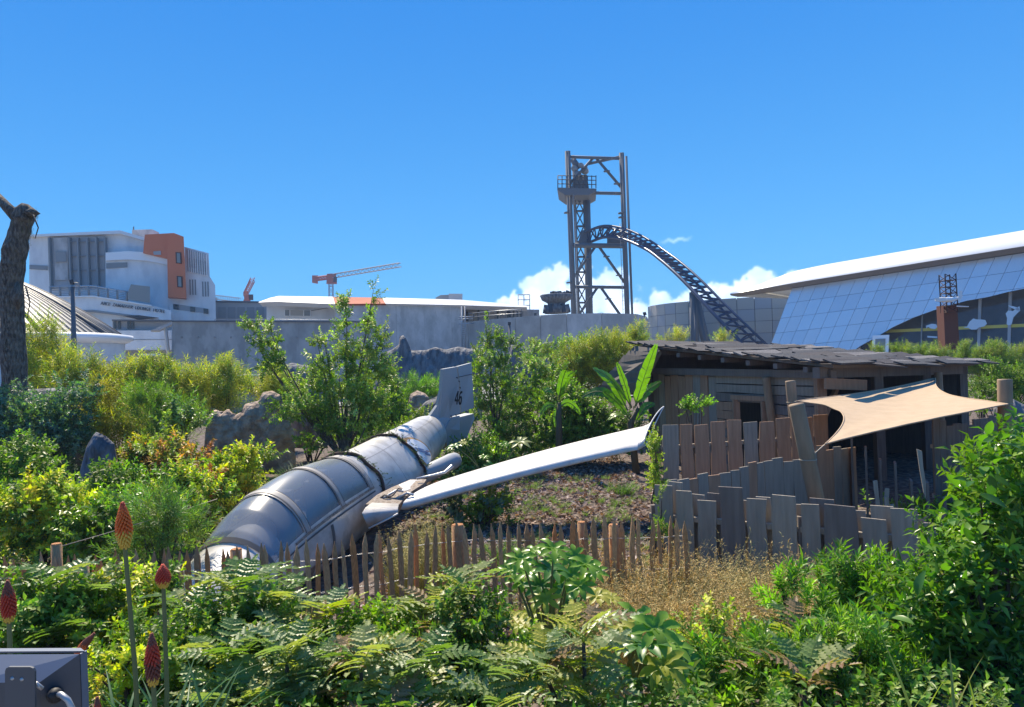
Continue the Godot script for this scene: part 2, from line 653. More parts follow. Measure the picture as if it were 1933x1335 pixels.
func seed_stalk() -> ArrayMesh:
	var s := begin()
	for j in 9:
		var a := rr(0, TAU)
		var lean := rr(0.05, 0.38)
		var hgt := rr(0.45, 0.8)
		var p := Vector3(rr(-0.05, 0.05), 0, rr(-0.05, 0.05))
		var q := p + Vector3(cos(a) * lean * 0.4, hgt * 0.6, sin(a) * lean * 0.4)
		var e := p + Vector3(cos(a) * lean, hgt, sin(a) * lean)
		s.set_color(Color(0.46, 0.42, 0.15))
		tube(s, [p, q, e], [0.002, 0.0016, 0.001], 3, false)
		for k in 12:
			var t := rr(0.45, 1.0)
			var c := q.lerp(e, (t - 0.45) / 0.55)
			var dir := Vector3(rr(-1, 1), rr(0.1, 1.0), rr(-1, 1))
			var g := rr(0.7, 1.25)
			leaf(s, c, dir, Vector3(0.3, 1, 0.2), rr(0.02, 0.05), rr(0.004, 0.008), 0.1, 0.3, Color(0.54 * g, 0.42 * g, 0.16 * g))
	for j in 16:
		var a := rr(0, TAU)
		var g := rr(0.7, 1.2)
		long_leaf(s, Vector3(rr(-0.05, 0.05), 0, rr(-0.05, 0.05)), Vector3(cos(a) * 0.4, 1, sin(a) * 0.4), Vector3(cos(a), 0.3, sin(a)), rr(0.35, 0.7), 0.007, 0.7, 4, 0.2, 0.0, 0.4, Color(0.38 * g, 0.34 * g, 0.09 * g))
	return done(s)


func grass_tuft() -> ArrayMesh:
	var s := begin()
	for j in 22:
		var a := rr(0, TAU)
		var g := rr(0.7, 1.25)
		long_leaf(s, Vector3(rr(-0.06, 0.06), 0, rr(-0.06, 0.06)), Vector3(cos(a) * 0.5, 1, sin(a) * 0.5), Vector3(cos(a), 0.3, sin(a)), rr(0.15, 0.38), 0.011, 0.8, 3, 0.25, 0.0, 0.4, Color(g, g, g))
	return done(s)


func frond_shape(pairs: int) -> ArrayMesh:
	# a pinnate leaf one metre long that arches along +z
	var s := begin()
	var pts := []
	for k in 9:
		var t := k / 8.0
		pts.append(Vector3(0, 0.28 * sin(t * 2.3) - 0.16 * t * t, t))
	s.set_color(Color(1.5, 1.0, 0.6))
	tube(s, pts, [0.013, 0.012, 0.01, 0.009, 0.008, 0.007, 0.005, 0.003], 4, false)
	for k in pairs:
		var t := 0.2 + 0.7 * k / (pairs - 1.0)
		var i := int(t * 8.0)
		var p: Vector3 = pts[i].lerp(pts[mini(i + 1, 8)], t * 8.0 - i)
		var size := 0.30 * (1.0 - 0.45 * absf(t - 0.5))
		for side in [-1, 1]:
			var g := rr(0.8, 1.2)
			var dir := Vector3(side * 1.0, rr(-0.2, 0.15), 0.42)
			toothed(s, p, dir.normalized(), size * rr(0.9, 1.1), size * 0.36, Color(g * rr(0.9, 1.15), g, g * rr(0.8, 1.1)))
	toothed(s, pts[8], Vector3(0, -0.15, 1), 0.26, 0.1, Color.WHITE)
	return done(s)


func toothed(s: SurfaceTool, p: Vector3, dir: Vector3, length: float, width: float, col: Color) -> void:
	# spiny leaflet: a folded blade with two teeth on each edge
	var side := dir.cross(Vector3.UP).normalized()
	var up := side.cross(dir)
	s.set_color(col)
	var mids := []
	for k in 5:
		mids.append(p + dir * length * k / 4.0 - up * length * 0.12 * pow(k / 4.0, 2.0))
	for e in [-1.0, 1.0]:
		var w := [0.12, 0.5, 0.42, 0.3, 0.0]
		var old: Vector3 = mids[0]
		for k in range(0, 4):
			var edge: Vector3 = mids[k + 1] * 0.45 + mids[k] * 0.55 + side * e * width * (0.62 if k < 3 else 0.3) + up * width * 0.22
			var nextp: Vector3 = mids[k + 1] + side * e * width * w[k + 1] * 0.75 + up * width * 0.15
			tri(s, mids[k], old, edge)
			tri(s, mids[k], edge, mids[k + 1])
			tri(s, mids[k + 1], edge, nextp)
			old = nextp


func palmate(lobes: int, twist: float) -> ArrayMesh:
	# a hand-shaped leaf of unit radius round its stalk, facing +y, tip towards +z
	var s := begin(true)
	for k in lobes:
		var a := lerpf(-2.25, 2.25, k / (lobes - 1.0)) + twist * 0.3
		var length := 1.0 - 0.12 * absf(a) * 0.8
		var d := Vector3(sin(a), 0, cos(a))
		var sd := Vector3(cos(a), 0, -sin(a))
		var g := rr(0.85, 1.15)
		s.set_color(Color(g, g, g * 0.9))
		var old := []
		for j in 6:
			var t := j / 5.0
			var w: float = [0.04, 0.15, 0.12, 0.16, 0.105, 0.0][j]
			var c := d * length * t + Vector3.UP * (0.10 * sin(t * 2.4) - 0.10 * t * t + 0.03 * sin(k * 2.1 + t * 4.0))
			var row := [c + sd * w + Vector3.UP * w * 0.35, c, c - sd * w + Vector3.UP * w * 0.35]
			if j > 0:
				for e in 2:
					quad(s, old[e], row[e], row[e + 1], old[e + 1])
			old = row
	return done(s)


func one_leaf(length: float, width: float, droop: float) -> ArrayMesh:
	var s := begin(true)
	long_leaf(s, Vector3.ZERO, Vector3(0, 0.25, 1).normalized(), Vector3.UP, length, width, droop, 5, 0.3, 0.0, 0.8)
	return done(s)


func strap(droop: float) -> ArrayMesh:
	var s := begin(true)
	long_leaf(s, Vector3.ZERO, Vector3(0, 1, 0.25).normalized(), Vector3(0, 0.25, -1).normalized(), 1.0, 0.045, droop, 8, 0.45, 0.0, 0.35)
	return done(s)


func rough_basis(out: Vector3, spin: float, size: float) -> Basis:
	var y := out.normalized()
	var x := side_of(y)
	var z := x.cross(y)
	return Basis(x, y, z).rotated(y, spin).scaled_local(Vector3.ONE * size)


# many sprigs gathered in clumps through the blobs of a crown; blobs are [centre, radii, how many]
func crown(called: String, blobs: Array, kind: String, m: Material, tints: Array, parent: Node, size := 1.0, upward := 0.5, clumping := 0.2, own := false) -> MeshInstance3D:
	var xs: Array[Transform3D] = []
	var cs: Array[Color] = []
	for b in blobs:
		var c: Vector3 = b[0]
		var r: Vector3 = b[1]
		var n: int = b[2]
		var heads := maxi(4, n / 9)
		var spots := []
		for k in heads:
			var d := Vector3(rng.randfn(), rng.randfn(), rng.randfn()).normalized()
			spots.append([d * lerpf(0.35, 0.95, sqrt(rng.randf())), rng.randi() % tints.size(), rr(0.75, 1.2)])
		for k in n:
			var h: Array = spots[rng.randi() % heads]
			var p: Vector3 = h[0] + Vector3(rng.randfn(), rng.randfn(), rng.randfn()) * clumping
			var out := p.normalized() * r.normalized() + Vector3(rng.randfn(), rng.randfn(), rng.randfn()) * 0.35 + Vector3.UP * upward
			var t: Array = tints[h[1] if rng.randf() < 0.7 else rng.randi() % tints.size()]
			var g: float = snappedf(h[2] * rr(0.8, 1.2), 0.12)
			xs.append(Transform3D(rough_basis(out, rr(0, TAU), size * rr(0.7, 1.25)), c + p * r))
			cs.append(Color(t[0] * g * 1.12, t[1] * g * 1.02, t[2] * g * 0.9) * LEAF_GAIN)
	return laid(called, kind, m, xs, cs, parent)


func multi(called: String, kind: String, m: Material, xs: Array[Transform3D], cs: Array[Color], parent: Node) -> MultiMeshInstance3D:
	# three shapes of a kind would need three nodes; one shape per crown keeps a crown one part
	var mm := MultiMesh.new()
	mm.transform_format = MultiMesh.TRANSFORM_3D
	mm.use_colors = true
	mm.mesh = sprigs["%s%d" % [kind, rng.randi() % 3]]
	mm.instance_count = xs.size()
	for k in xs.size():
		mm.set_instance_transform(k, xs[k])
		mm.set_instance_color(k, cs[k])
	var o := MultiMeshInstance3D.new()
	o.name = numbered(called) if parent == self else called
	o.multimesh = mm
	o.material_override = m
	parent.add_child(o, true)
	return o


# ---------------------------------------------------------------- ground

func build_ground() -> void:
	var s := begin(true)
	var xs := []
	var zs := []
	xs = []
	for k in 13:
		xs.append(-900.0 * pow(1.0 - k / 13.0, 4.0) - 8.0)
	for k in 57:
		xs.append(-8.0 + k * 16.0 / 56.0)
	for k in 13:
		xs.append(8.0 + 900.0 * pow((k + 1) / 13.0, 4.0))
	for k in 5:
		zs.append(300.0 * pow(1.0 - k / 5.0, 3.0) + 0.0)
	for k in 61:
		zs.append(-k * 0.35)
	for k in 14:
		zs.append(-21.0 - 1100.0 * pow((k + 1) / 14.0, 3.0))
	var grid := []
	for z in zs:
		var row := []
		for x in xs:
			row.append(Vector3(x, ground_y(x, z), z))
		grid.append(row)
	for j in zs.size() - 1:
		for i in xs.size() - 1:
			quad(s, grid[j][i], grid[j][i + 1], grid[j + 1][i + 1], grid[j + 1][i])
	var g := part("ground", done(s), M.soil, self)
	tag(g, "dark brown mulched soil of the garden", "ground", "", "structure")
	# unseen pale paving and path, added to bounce light onto walls and plants
	var pv := begin()
	quad(pv, Vector3(-120, 0.09, -44), Vector3(120, 0.09, -44), Vector3(160, 0.09, -175), Vector3(-160, 0.09, -175))
	tag(part("bounce_paving", done(pv), M.paving, self), "pale unseen paving added to bounce light onto the far halls", "bounce_paving", "", "structure")
	pv = begin()
	prism(pv, [Vector3(-40, 1.16, -1.3), Vector3(40, 1.16, -1.3), Vector3(40, 1.16, 9), Vector3(-40, 1.16, 9)], Vector3(0, -0.15, 0))
	tag(part("path", done(pv), M.paving, self), "pale unseen path under the viewer added to bounce light onto plants", "path", "", "structure")
	# fallen leaves and bark chips on the bare soil
	var xf: Array[Transform3D] = []
	var cs: Array[Color] = []
	var chip := begin()
	leaf(chip, Vector3(-0.05, 0, 0), Vector3.RIGHT, Vector3.UP, 0.1, 0.06, 0.25, -0.1)
	for k in 3:
		sprigs["chip%d" % k] = done(chip) if k == 0 else sprigs.chip0
	var tones := [[0.22, 0.15, 0.12], [0.34, 0.25, 0.21], [0.09, 0.065, 0.055], [0.46, 0.37, 0.33], [0.15, 0.11, 0.10]]
	for k in 16000:
		var z := -rr(6.3, 20.0)
		var x := rr(-1.9, 2.6) if k % 5 else rr(-6.5, 5.5)
		var t: Array = tones[rng.randi() % 5]
		var b := Basis.from_euler(Vector3(rr(-0.7, 0.7), rr(0, TAU), rr(-0.7, 0.7))).scaled(Vector3.ONE * rr(0.5, 1.25))
		xf.append(Transform3D(b, Vector3(x, ground_y(x, z) + rr(0.005, 0.035), z)))
		var gl := rr(0.7, 1.3)
		cs.append(Color(t[0] * gl, t[1] * gl, t[2] * gl))
	tag(multi("leaf_litter", "chip", M.straw, xf, cs, self), "brown fallen leaves strewn on the bare soil under the wing", "leaf litter", "", "stuff")
	var gx: Array[Transform3D] = []
	var gc: Array[Color] = []
	for k in 2600:
		var z := -lerpf(8.2, 17.0, pow(rng.randf(), 1.7))
		var x := rr(-1.6, 2.4)
		if noise.get_noise_2d(x * 4.0, z * 4.0) < 0.05:
			continue
		gx.append(Transform3D(Basis.from_euler(Vector3(0, rr(0, TAU), 0)).scaled(Vector3.ONE * rr(0.25, 0.6)), Vector3(x, ground_y(x, z), z)))
		var gl := rr(0.7, 1.2)
		gc.append(Color(0.26 * gl, 0.36 * gl, 0.08 * gl))
	tag(multi("low_grass", "tuft", M.leaf, gx, gc, self), "thin green grass sprouting through the leaf litter", "grass", "", "stuff")


# ---------------------------------------------------------------- far buildings

func slab(called: String, list: Array, d: float, thick: float, m: Material, parent: Node) -> MeshInstance3D:
	var s := begin()
	var pts := outline(list, d)
	var mid := Vector3.ZERO
	for p in pts:
		mid += p / pts.size()
	# walls run straight away from the garden, so a block shows its front
	prism(s, pts, Vector3(mid.x, 0, mid.z).normalized() * thick)
	return wpart(called, s, m, parent)


func strip(called: String, u0: float, v0: float, u1: float, v1: float, w: float, d: float, thick: float, m: Material, parent: Node) -> MeshInstance3D:
	# a straight bar from one place to another, w photograph pixels wide at that distance
	var s := begin()
	var a := at(u0, v0, d)
	var b := at(u1, v1, d)
	var along := (b - a).normalized()
	var across := along.cross(Vector3.BACK).normalized() * (w * d / LENS * 0.5)
	prism(s, [a - across, b - across, b + across, a + across], Vector3(0, 0, -thick))
	return wpart(called, s, m, parent)


func build_far_buildings() -> void:
	build_white_block()
	build_dome()
	build_concrete_halls()
	build_cranes()


func build_white_block() -> void:
	var b := thing("white_building", "white four storey building with an orange stair tower and grey louvred facade", "building", Vector3(at(200, 690, 80).x, 0, -80))
	slab("wall", [[55, 445], [228, 440], [272, 453], [272, 480], [316, 489], [323, 720], [55, 720]], 80.0, 12.0, M.white_wall, b)
	var rf := slab("roof", [[52, 443], [227, 435], [274, 449], [272, 454], [228, 441], [55, 447]], 79.4, 13.0, M.roof_white, b)
	slab("roof_plant_room", [[249, 434], [287, 433], [300, 439], [300, 452], [249, 452]], 84.0, 6.0, M.concrete_pale, b)
	wpart_bar("aerial", [[252, 434, 83], [252, 428, 83]], 0.06, M.steel, rf)
	# terrace wing, standing forward
	var tw := slab("wall", [[199, 478], [240, 475], [274, 477.5], [316, 487], [323, 720], [199, 720]], 79.0, 4.0, M.white_wall, b)
	slab("parapet", [[199, 477], [240, 474], [275, 476.5], [317, 486], [317, 500], [275, 492], [240, 490], [199, 492]], 78.7, 0.28, M.white_paint, tw)
	slab("recess_panel", [[200, 497], [240, 495.5], [240, 504.5], [200, 507]], 78.9, 0.1, M.fin_grey, tw)
	slab("wall_band", [[55, 500], [90, 502], [90, 510], [55, 508]], 79.9, 0.1, M.fin_grey, b)
	# louvred facade between fins
	var lf := slab("louvre_facade", [[90, 450], [198, 446], [203, 543], [94, 545]], 79.75, 0.2, M.louvre, b)
	for k in 6:
		var u: float = [91, 129, 145, 163, 180, 196][k]
		strip("fin", u, 448, u + 4, 544, 3.0, 79.3, 0.42, M.fin_grey, lf)
	for k in 3:
		strip("transom", 130, 456 + k * 27, 198, 455 + k * 27, 1.4, 79.5, 0.2, M.fin_grey, lf)
	slab("wall", [[101, 449], [127, 448], [129, 528], [104, 529]], 79.6, 0.12, M.concrete_pale, lf)
	slab("window", [[104, 475], [124, 474.5], [125, 494], [105, 494.5]], 79.45, 0.1, M.fin_grey, b)
	# balcony, its rail and the wall below with the lettering
	var bw := slab("wall", [[90, 561], [175, 559], [285, 577], [323, 586], [323, 606], [212, 592], [175, 588], [120, 589], [195, 700], [90, 700]], 76.0, 3.0, M.white_wall, b)
	slab("wall", [[120, 588], [176, 587], [212, 591], [324, 605], [324, 720], [120, 720]], 76.6, 2.2, M.white_wall, b)
	slab("balcony_soffit", [[120, 586.5], [175, 585], [290, 600], [290, 603], [175, 588.5], [120, 590]], 75.9, 0.6, M.fin_grey, bw)
	slab("balcony_floor", [[92, 559.5], [175, 558], [286, 576], [286, 578.5], [175, 560.5], [92, 562]], 75.8, 3.0, M.roof_white, bw)
	var rail := wpart_bar("rail", [[93, 542, 76], [175, 540, 76], [241, 551, 76]], 0.09, M.galvanised, b)
	for k in 9:
		var u := 95.0 + k * 18.0
		var vt := 542.0 - (u - 93.0) * 0.024 if u < 175.0 else 540.0 + (u - 175.0) * 0.165
		wpart_bar("baluster", [[u, vt, 76], [u + 0.7, vt + 19.5, 76]], 0.1, M.fin_grey, rail)
	for k in 5:
		wpart_bar("rail_wire", [[94, 545.5 + k * 3.2, 76], [175, 543.5 + k * 3.2, 76], [240, 554.5 + k * 3.2, 76]], 0.04, M.galvanised, rail)
	slab("stair_screen", [[247, 537], [283, 541], [283, 572], [241, 566], [241, 552]], 75.7, 0.3, M.window_grey, b)
	# the raised letters; too far to read with certainty
	var tm := TextMesh.new()
	var f := SystemFont.new()
	f.font_names = ["Droid Sans"]
	tm.font = f
	tm.text = "ARCE  ZAMAEGER  LOUNGE  HOTEL"
	tm.font_size = 16
	tm.pixel_size = 0.0255
	tm.depth = 0.08
	var p := at(251, 580.5, 75.85)
	var letters := part("lettering", tm, M.seam_dark, bw, bw.transform.affine_inverse())
	letters.global_transform = Transform3D(Basis(Vector3.BACK, -0.166), p)
	# orange stair tower
	var ot := slab("stair_tower", [[273, 443], [327, 440], [327, 484], [316, 488], [270, 477]], 78.2, 5.0, M.orange_wall, b)
	var o2 := slab("stair_tower", [[317, 441], [328, 439.8], [346.5, 447], [352, 563.5], [317, 561], [315.5, 490]], 77.8, 4.5, M.orange_wall, b)
	slab("window", [[289, 475], [303, 473.5], [304, 481], [290, 481]], 78.15, 0.1, M.louvre, ot)
	for w in [[331, 476, 342, 497], [333.5, 521, 344, 542]]:
		var wf := slab("window", [[w[0], w[1]], [w[2], w[1] + 1], [w[2] + 1, w[3] + 1], [w[0] + 1, w[3]]], 77.72, 0.15, M.dark_rust, o2)
		slab("pane", [[w[0] + 2.4, w[1] + 1.6], [w[2] - 2.4, w[1] + 2.4], [w[2] - 1.6, w[3] - 0.5], [w[0] + 3, w[3] - 1.4]], 77.68, 0.05, M.window_grey, wf)
	# right wing
	var wing := slab("wing", [[348, 466], [393.6, 478], [395.8, 522], [406, 538.5], [410, 720], [318, 720], [318, 560], [350, 560]], 79.0, 10.0, M.white_wall, b)
	var gp := slab("glazed_panel", [[352, 470], [390, 480], [392, 520], [354, 512]], 78.9, 0.12, M.louvre, wing)
	for k in 9:
		strip("mullion", 355 + k * 4.2, 471.5 + k * 1.08, 356.5 + k * 4.2, 513 + k * 1.0, 1.0, 78.8, 0.15, M.white_paint, gp)
	for w in [[356, 487, 370, 507], [375, 491, 389, 514]]:
		slab("pane", [[w[0], w[1]], [w[2], w[1] + 3], [w[2], w[3]], [w[0], w[3] - 3]], 78.85, 0.1, M.fin_grey, gp)
	for g in [0, 1]:
		for k in 3:
			var u: float = 357.0 + g * 24.0 + k * 5.0
			slab("window", [[u, 527.5 + g * 4], [u + 2.6, 528 + g * 4], [u + 3.4, 557 + g * 3], [u + 0.8, 556.5 + g * 3]], 78.95, 0.1, M.fin_grey, wing)
	var band := slab("window_band", [[326, 573.5], [393, 583], [394, 592], [327, 584]], 78.95, 0.1, M.louvre, wing)
	for u in [[327, 337], [359, 368], [384, 393]]:
		var dv: float = (u[0] - 326.0) * 0.143
		slab("pane", [[u[0], 574 + dv], [u[1], 575.2 + dv], [u[1], 584.5 + dv], [u[0], 583.4 + dv]], 78.85, 0.1, M.window_dark, band)
	# low front range with a window strip, a dark open ground floor and its posts
	var low := slab("low_range", [[195, 624], [324, 624], [324, 660], [195, 661]], 66.0, 8.0, M.white_wall, b)
	slab("window_strip", [[212, 605], [324, 606], [324, 624], [212, 624]], 67.0, 5.0, M.louvre, low)
	for u in [213.5, 222, 240, 247]:
		slab("window", [[u, 607], [u + 5, 607], [u + 5, 621], [u, 621]], 66.9, 0.1, M.window_dark, low)
	slab("canopy_edge", [[211, 603], [324, 604], [324, 606.5], [211, 605.5]], 66.2, 5.0, M.steel, low)
	slab("dark_awning", [[232, 596], [262, 595], [300, 600], [262, 603]], 66.5, 1.0, M.dark_metal, low)
	slab("joint", [[196, 641], [324, 640.3], [324, 641.5], [196, 642.2]], 65.97, 0.1, M.fin_grey, low)
	slab("wall", [[195, 661], [324, 660], [324, 720], [195, 720]], 70.0, 1.0, M.louvre, low)
	for u in [208.0, 268.0, 318.0]:
		strip("post", u, 660, u + 0.8, 690, 3.0, 66.2, 0.25, M.louvre, low)
	# lean-to roof with its prop
	var lt := thing("lean_to_canopy", "small tilted grey canopy on a slanting post beside concrete wall", "canopy", Vector3(at(312, 680, 58).x, 0, -58))
	slab("roof", [[284, 624], [325, 607], [325, 612], [300, 624]], 57.5, 3.0, M.louvre, lt)
	var s := begin()
	tube(s, [at(312, 617, 58), at(320, 688, 58)], [0.14, 0.14], 8)
	wpart("post", s, M.galvanised, lt)
	# terrace wall with its coping, buggy and railing
	var tww := thing("terrace_wall", "low grey terrace wall with pale coping below the dome", "wall", Vector3(at(240, 720, 42).x, 0, -42))
	slab("wall", [[60, 694], [330, 694.5], [330, 780], [60, 780]], 42.0, 0.4, M.concrete, tww)
	slab("coping", [[58, 692.3], [331, 692.8], [331, 695], [58, 694.5]], 41.9, 0.6, M.roof_white, tww)
	slab("planter", [[163, 682], [271, 680], [271, 692], [163, 692]], 43.2, 1.0, M.concrete_pale, tww)
	var fl := thing("terrace_wall", "dark grey retaining wall with pale coping below the big concrete wall", "wall", Vector3(at(450, 720, 42).x, 0, -42))
	slab("wall", [[331, 710.5], [640, 709.5], [640, 790], [331, 790]], 42.0, 0.4, M.concrete_dark, fl)
	slab("coping", [[331, 707.5], [641, 706.5], [641, 710], [331, 711]], 41.9, 0.6, M.roof_white, fl)
	var buggy := thing("golf_buggy", "small roofed electric buggy parked on the terrace behind planter", "buggy", Vector3(at(288, 690, 45).x, at(288, 692, 45).y, -45))
	slab("roof", [[260, 670.5], [268, 668], [302, 668], [305, 671], [262, 672]], 44.2, 1.3, M.white_paint, buggy)
	slab("body", [[262, 683], [276, 681], [280, 685], [300, 684], [305, 688], [305, 692], [262, 692]], 44.2, 1.3, M.box_grey, buggy)
	for u in [264.0, 282.0, 302.0]:
		strip("post", u, 671, u, 684, 1.2, 44.3, 0.05, M.steel, buggy)
	for u in [268.0, 298.0]:
		var ws := begin(true)
		tube(ws, [at(u, 691, 44.15), at(u, 691, 44.45)], [0.18, 0.18], 12)
		wpart("wheel", ws, M.black_mark, buggy)
	var rl := thing("stair_railing", "grey metal stair railing beside the concrete wall", "railing", Vector3(at(310, 700, 42).x, at(310, 707, 42).y, -41.5))
	for c in [[[280, 699], [305, 682], [330, 681.5]], [[287, 703], [311, 686], [330, 685.5]], [[330, 681], [330, 708]], [[311, 685], [311, 708]]]:
		wpart_bar("bar", [[c[0][0], c[0][1], 41.5], [c[1][0], c[1][1], 41.5]] + ([[c[2][0], c[2][1], 41.5]] if c.size() > 2 else []), 0.035, M.galvanised, rl)
	# street lamp in front
	var lp := thing("lamp_post", "tall grey lamp post with a floodlight head beside the dome", "lamp post", Vector3(at(141, 760, 40).x, 0, -40))
	s = begin(true)
	var foot := at(143, 760, 40)
	foot.y = 0.0
	tube(s, [foot, at(141, 690, 40), at(136.5, 541, 40)], [0.15, 0.13, 0.1], 10)
	wpart("pole", s, M.steel, lp)
	wpart_bar("arm", [[134, 534, 40], [148, 536, 40]], 0.07, M.dark_metal, lp)
	slab("lamp_head", [[130, 529], [137, 527], [139, 534], [132, 536]], 39.8, 0.4, M.dark_metal, lp)
	slab("lamp_head", [[140, 533.5], [150, 535], [150, 539], [141, 538]], 39.8, 0.4, M.steel_light, lp)
	var lp2 := thing("lamp_post", "thin dark pole standing beside the grey lamp post", "pole", Vector3(at(136, 700, 41).x, 0, -41))
	s = begin(true)
	tube(s, [Vector3(at(136, 700, 41).x, 0, -41), at(135, 618, 41)], [0.05, 0.04], 6)
	wpart("pole", s, M.dark_metal, lp2)


func wpart_bar(called: String, pts: Array, r: float, m: Material, parent: Node) -> MeshInstance3D:
	var s := begin(true)
	var q := []
	for p in pts:
		q.append(at(p[0], p[1], p[2]))
	tube(s, q, [r], 6)
	return wpart(called, s, m, parent)


func build_dome() -> void:
	var c := at(-70, 640, 47)
	var r := 8.6
	var t := thing("domed_pavilion", "low round pavilion with a ribbed grey metal dome", "pavilion", Vector3(c.x, 0, c.z))
	var top := 4.3
	var prof := func(q: float) -> float: return top * (1.0 - pow(q, 1.55))
	var s := begin(true)
	var n := 64
	for j in 10:
		for i in n:
			var a0 := TAU * i / n
			var a1 := TAU * (i + 1) / n
			var q0 := j / 10.0
			var q1 := (j + 1) / 10.0
			var y0: float = c.y + prof.call(q0)
			var y1: float = c.y + prof.call(q1)
			quad(s, Vector3(c.x + cos(a0) * r * q0, y0, c.z + sin(a0) * r * q0), Vector3(c.x + cos(a1) * r * q0, y0, c.z + sin(a1) * r * q0), Vector3(c.x + cos(a1) * r * q1, y1, c.z + sin(a1) * r * q1), Vector3(c.x + cos(a0) * r * q1, y1, c.z + sin(a0) * r * q1))
	var roof := wpart("roof", s, M.dome_metal, t)
	for k in 46:
		var a := -0.75 + k * 0.058
		s = begin(true)
		var pts := []
		for j in 9:
			var q := 0.12 + 0.88 * j / 8.0
			pts.append(Vector3(c.x + cos(a) * r * q, c.y + prof.call(q) + 0.05, c.z + sin(a) * r * q))
		var big := k % 9 == 4
		tube(s, pts, [0.14 if big else 0.035], 4)
		wpart("rib" if big else "seam", s, M.dark_metal if big else M.dome_metal, roof)
	s = begin(true)
	var ring := func(rad: float, y: float) -> Array:
		var q := []
		for i in n:
			q.append(Vector3(c.x + cos(TAU * i / n) * rad, y, c.z + sin(TAU * i / n) * rad))
		return q
	var rings := [ring.call(r + 0.1, c.y + 0.05), ring.call(r + 0.75, c.y - 0.05), ring.call(r + 0.8, c.y - 0.3), ring.call(r + 0.3, c.y - 0.55)]
	for k in 3:
		for i in n:
			quad(s, rings[k][i], rings[k][(i + 1) % n], rings[k + 1][(i + 1) % n], rings[k + 1][i])
	wpart("fascia", s, M.white_paint, t)
	s = begin(true)
	var w0: Array = ring.call(r + 0.25, c.y - 0.4)
	var w1: Array = ring.call(r + 0.25, 0.0)
	for i in n:
		quad(s, w0[i], w0[(i + 1) % n], w1[(i + 1) % n], w1[i])
	wpart("wall", s, M.white_wall, t)


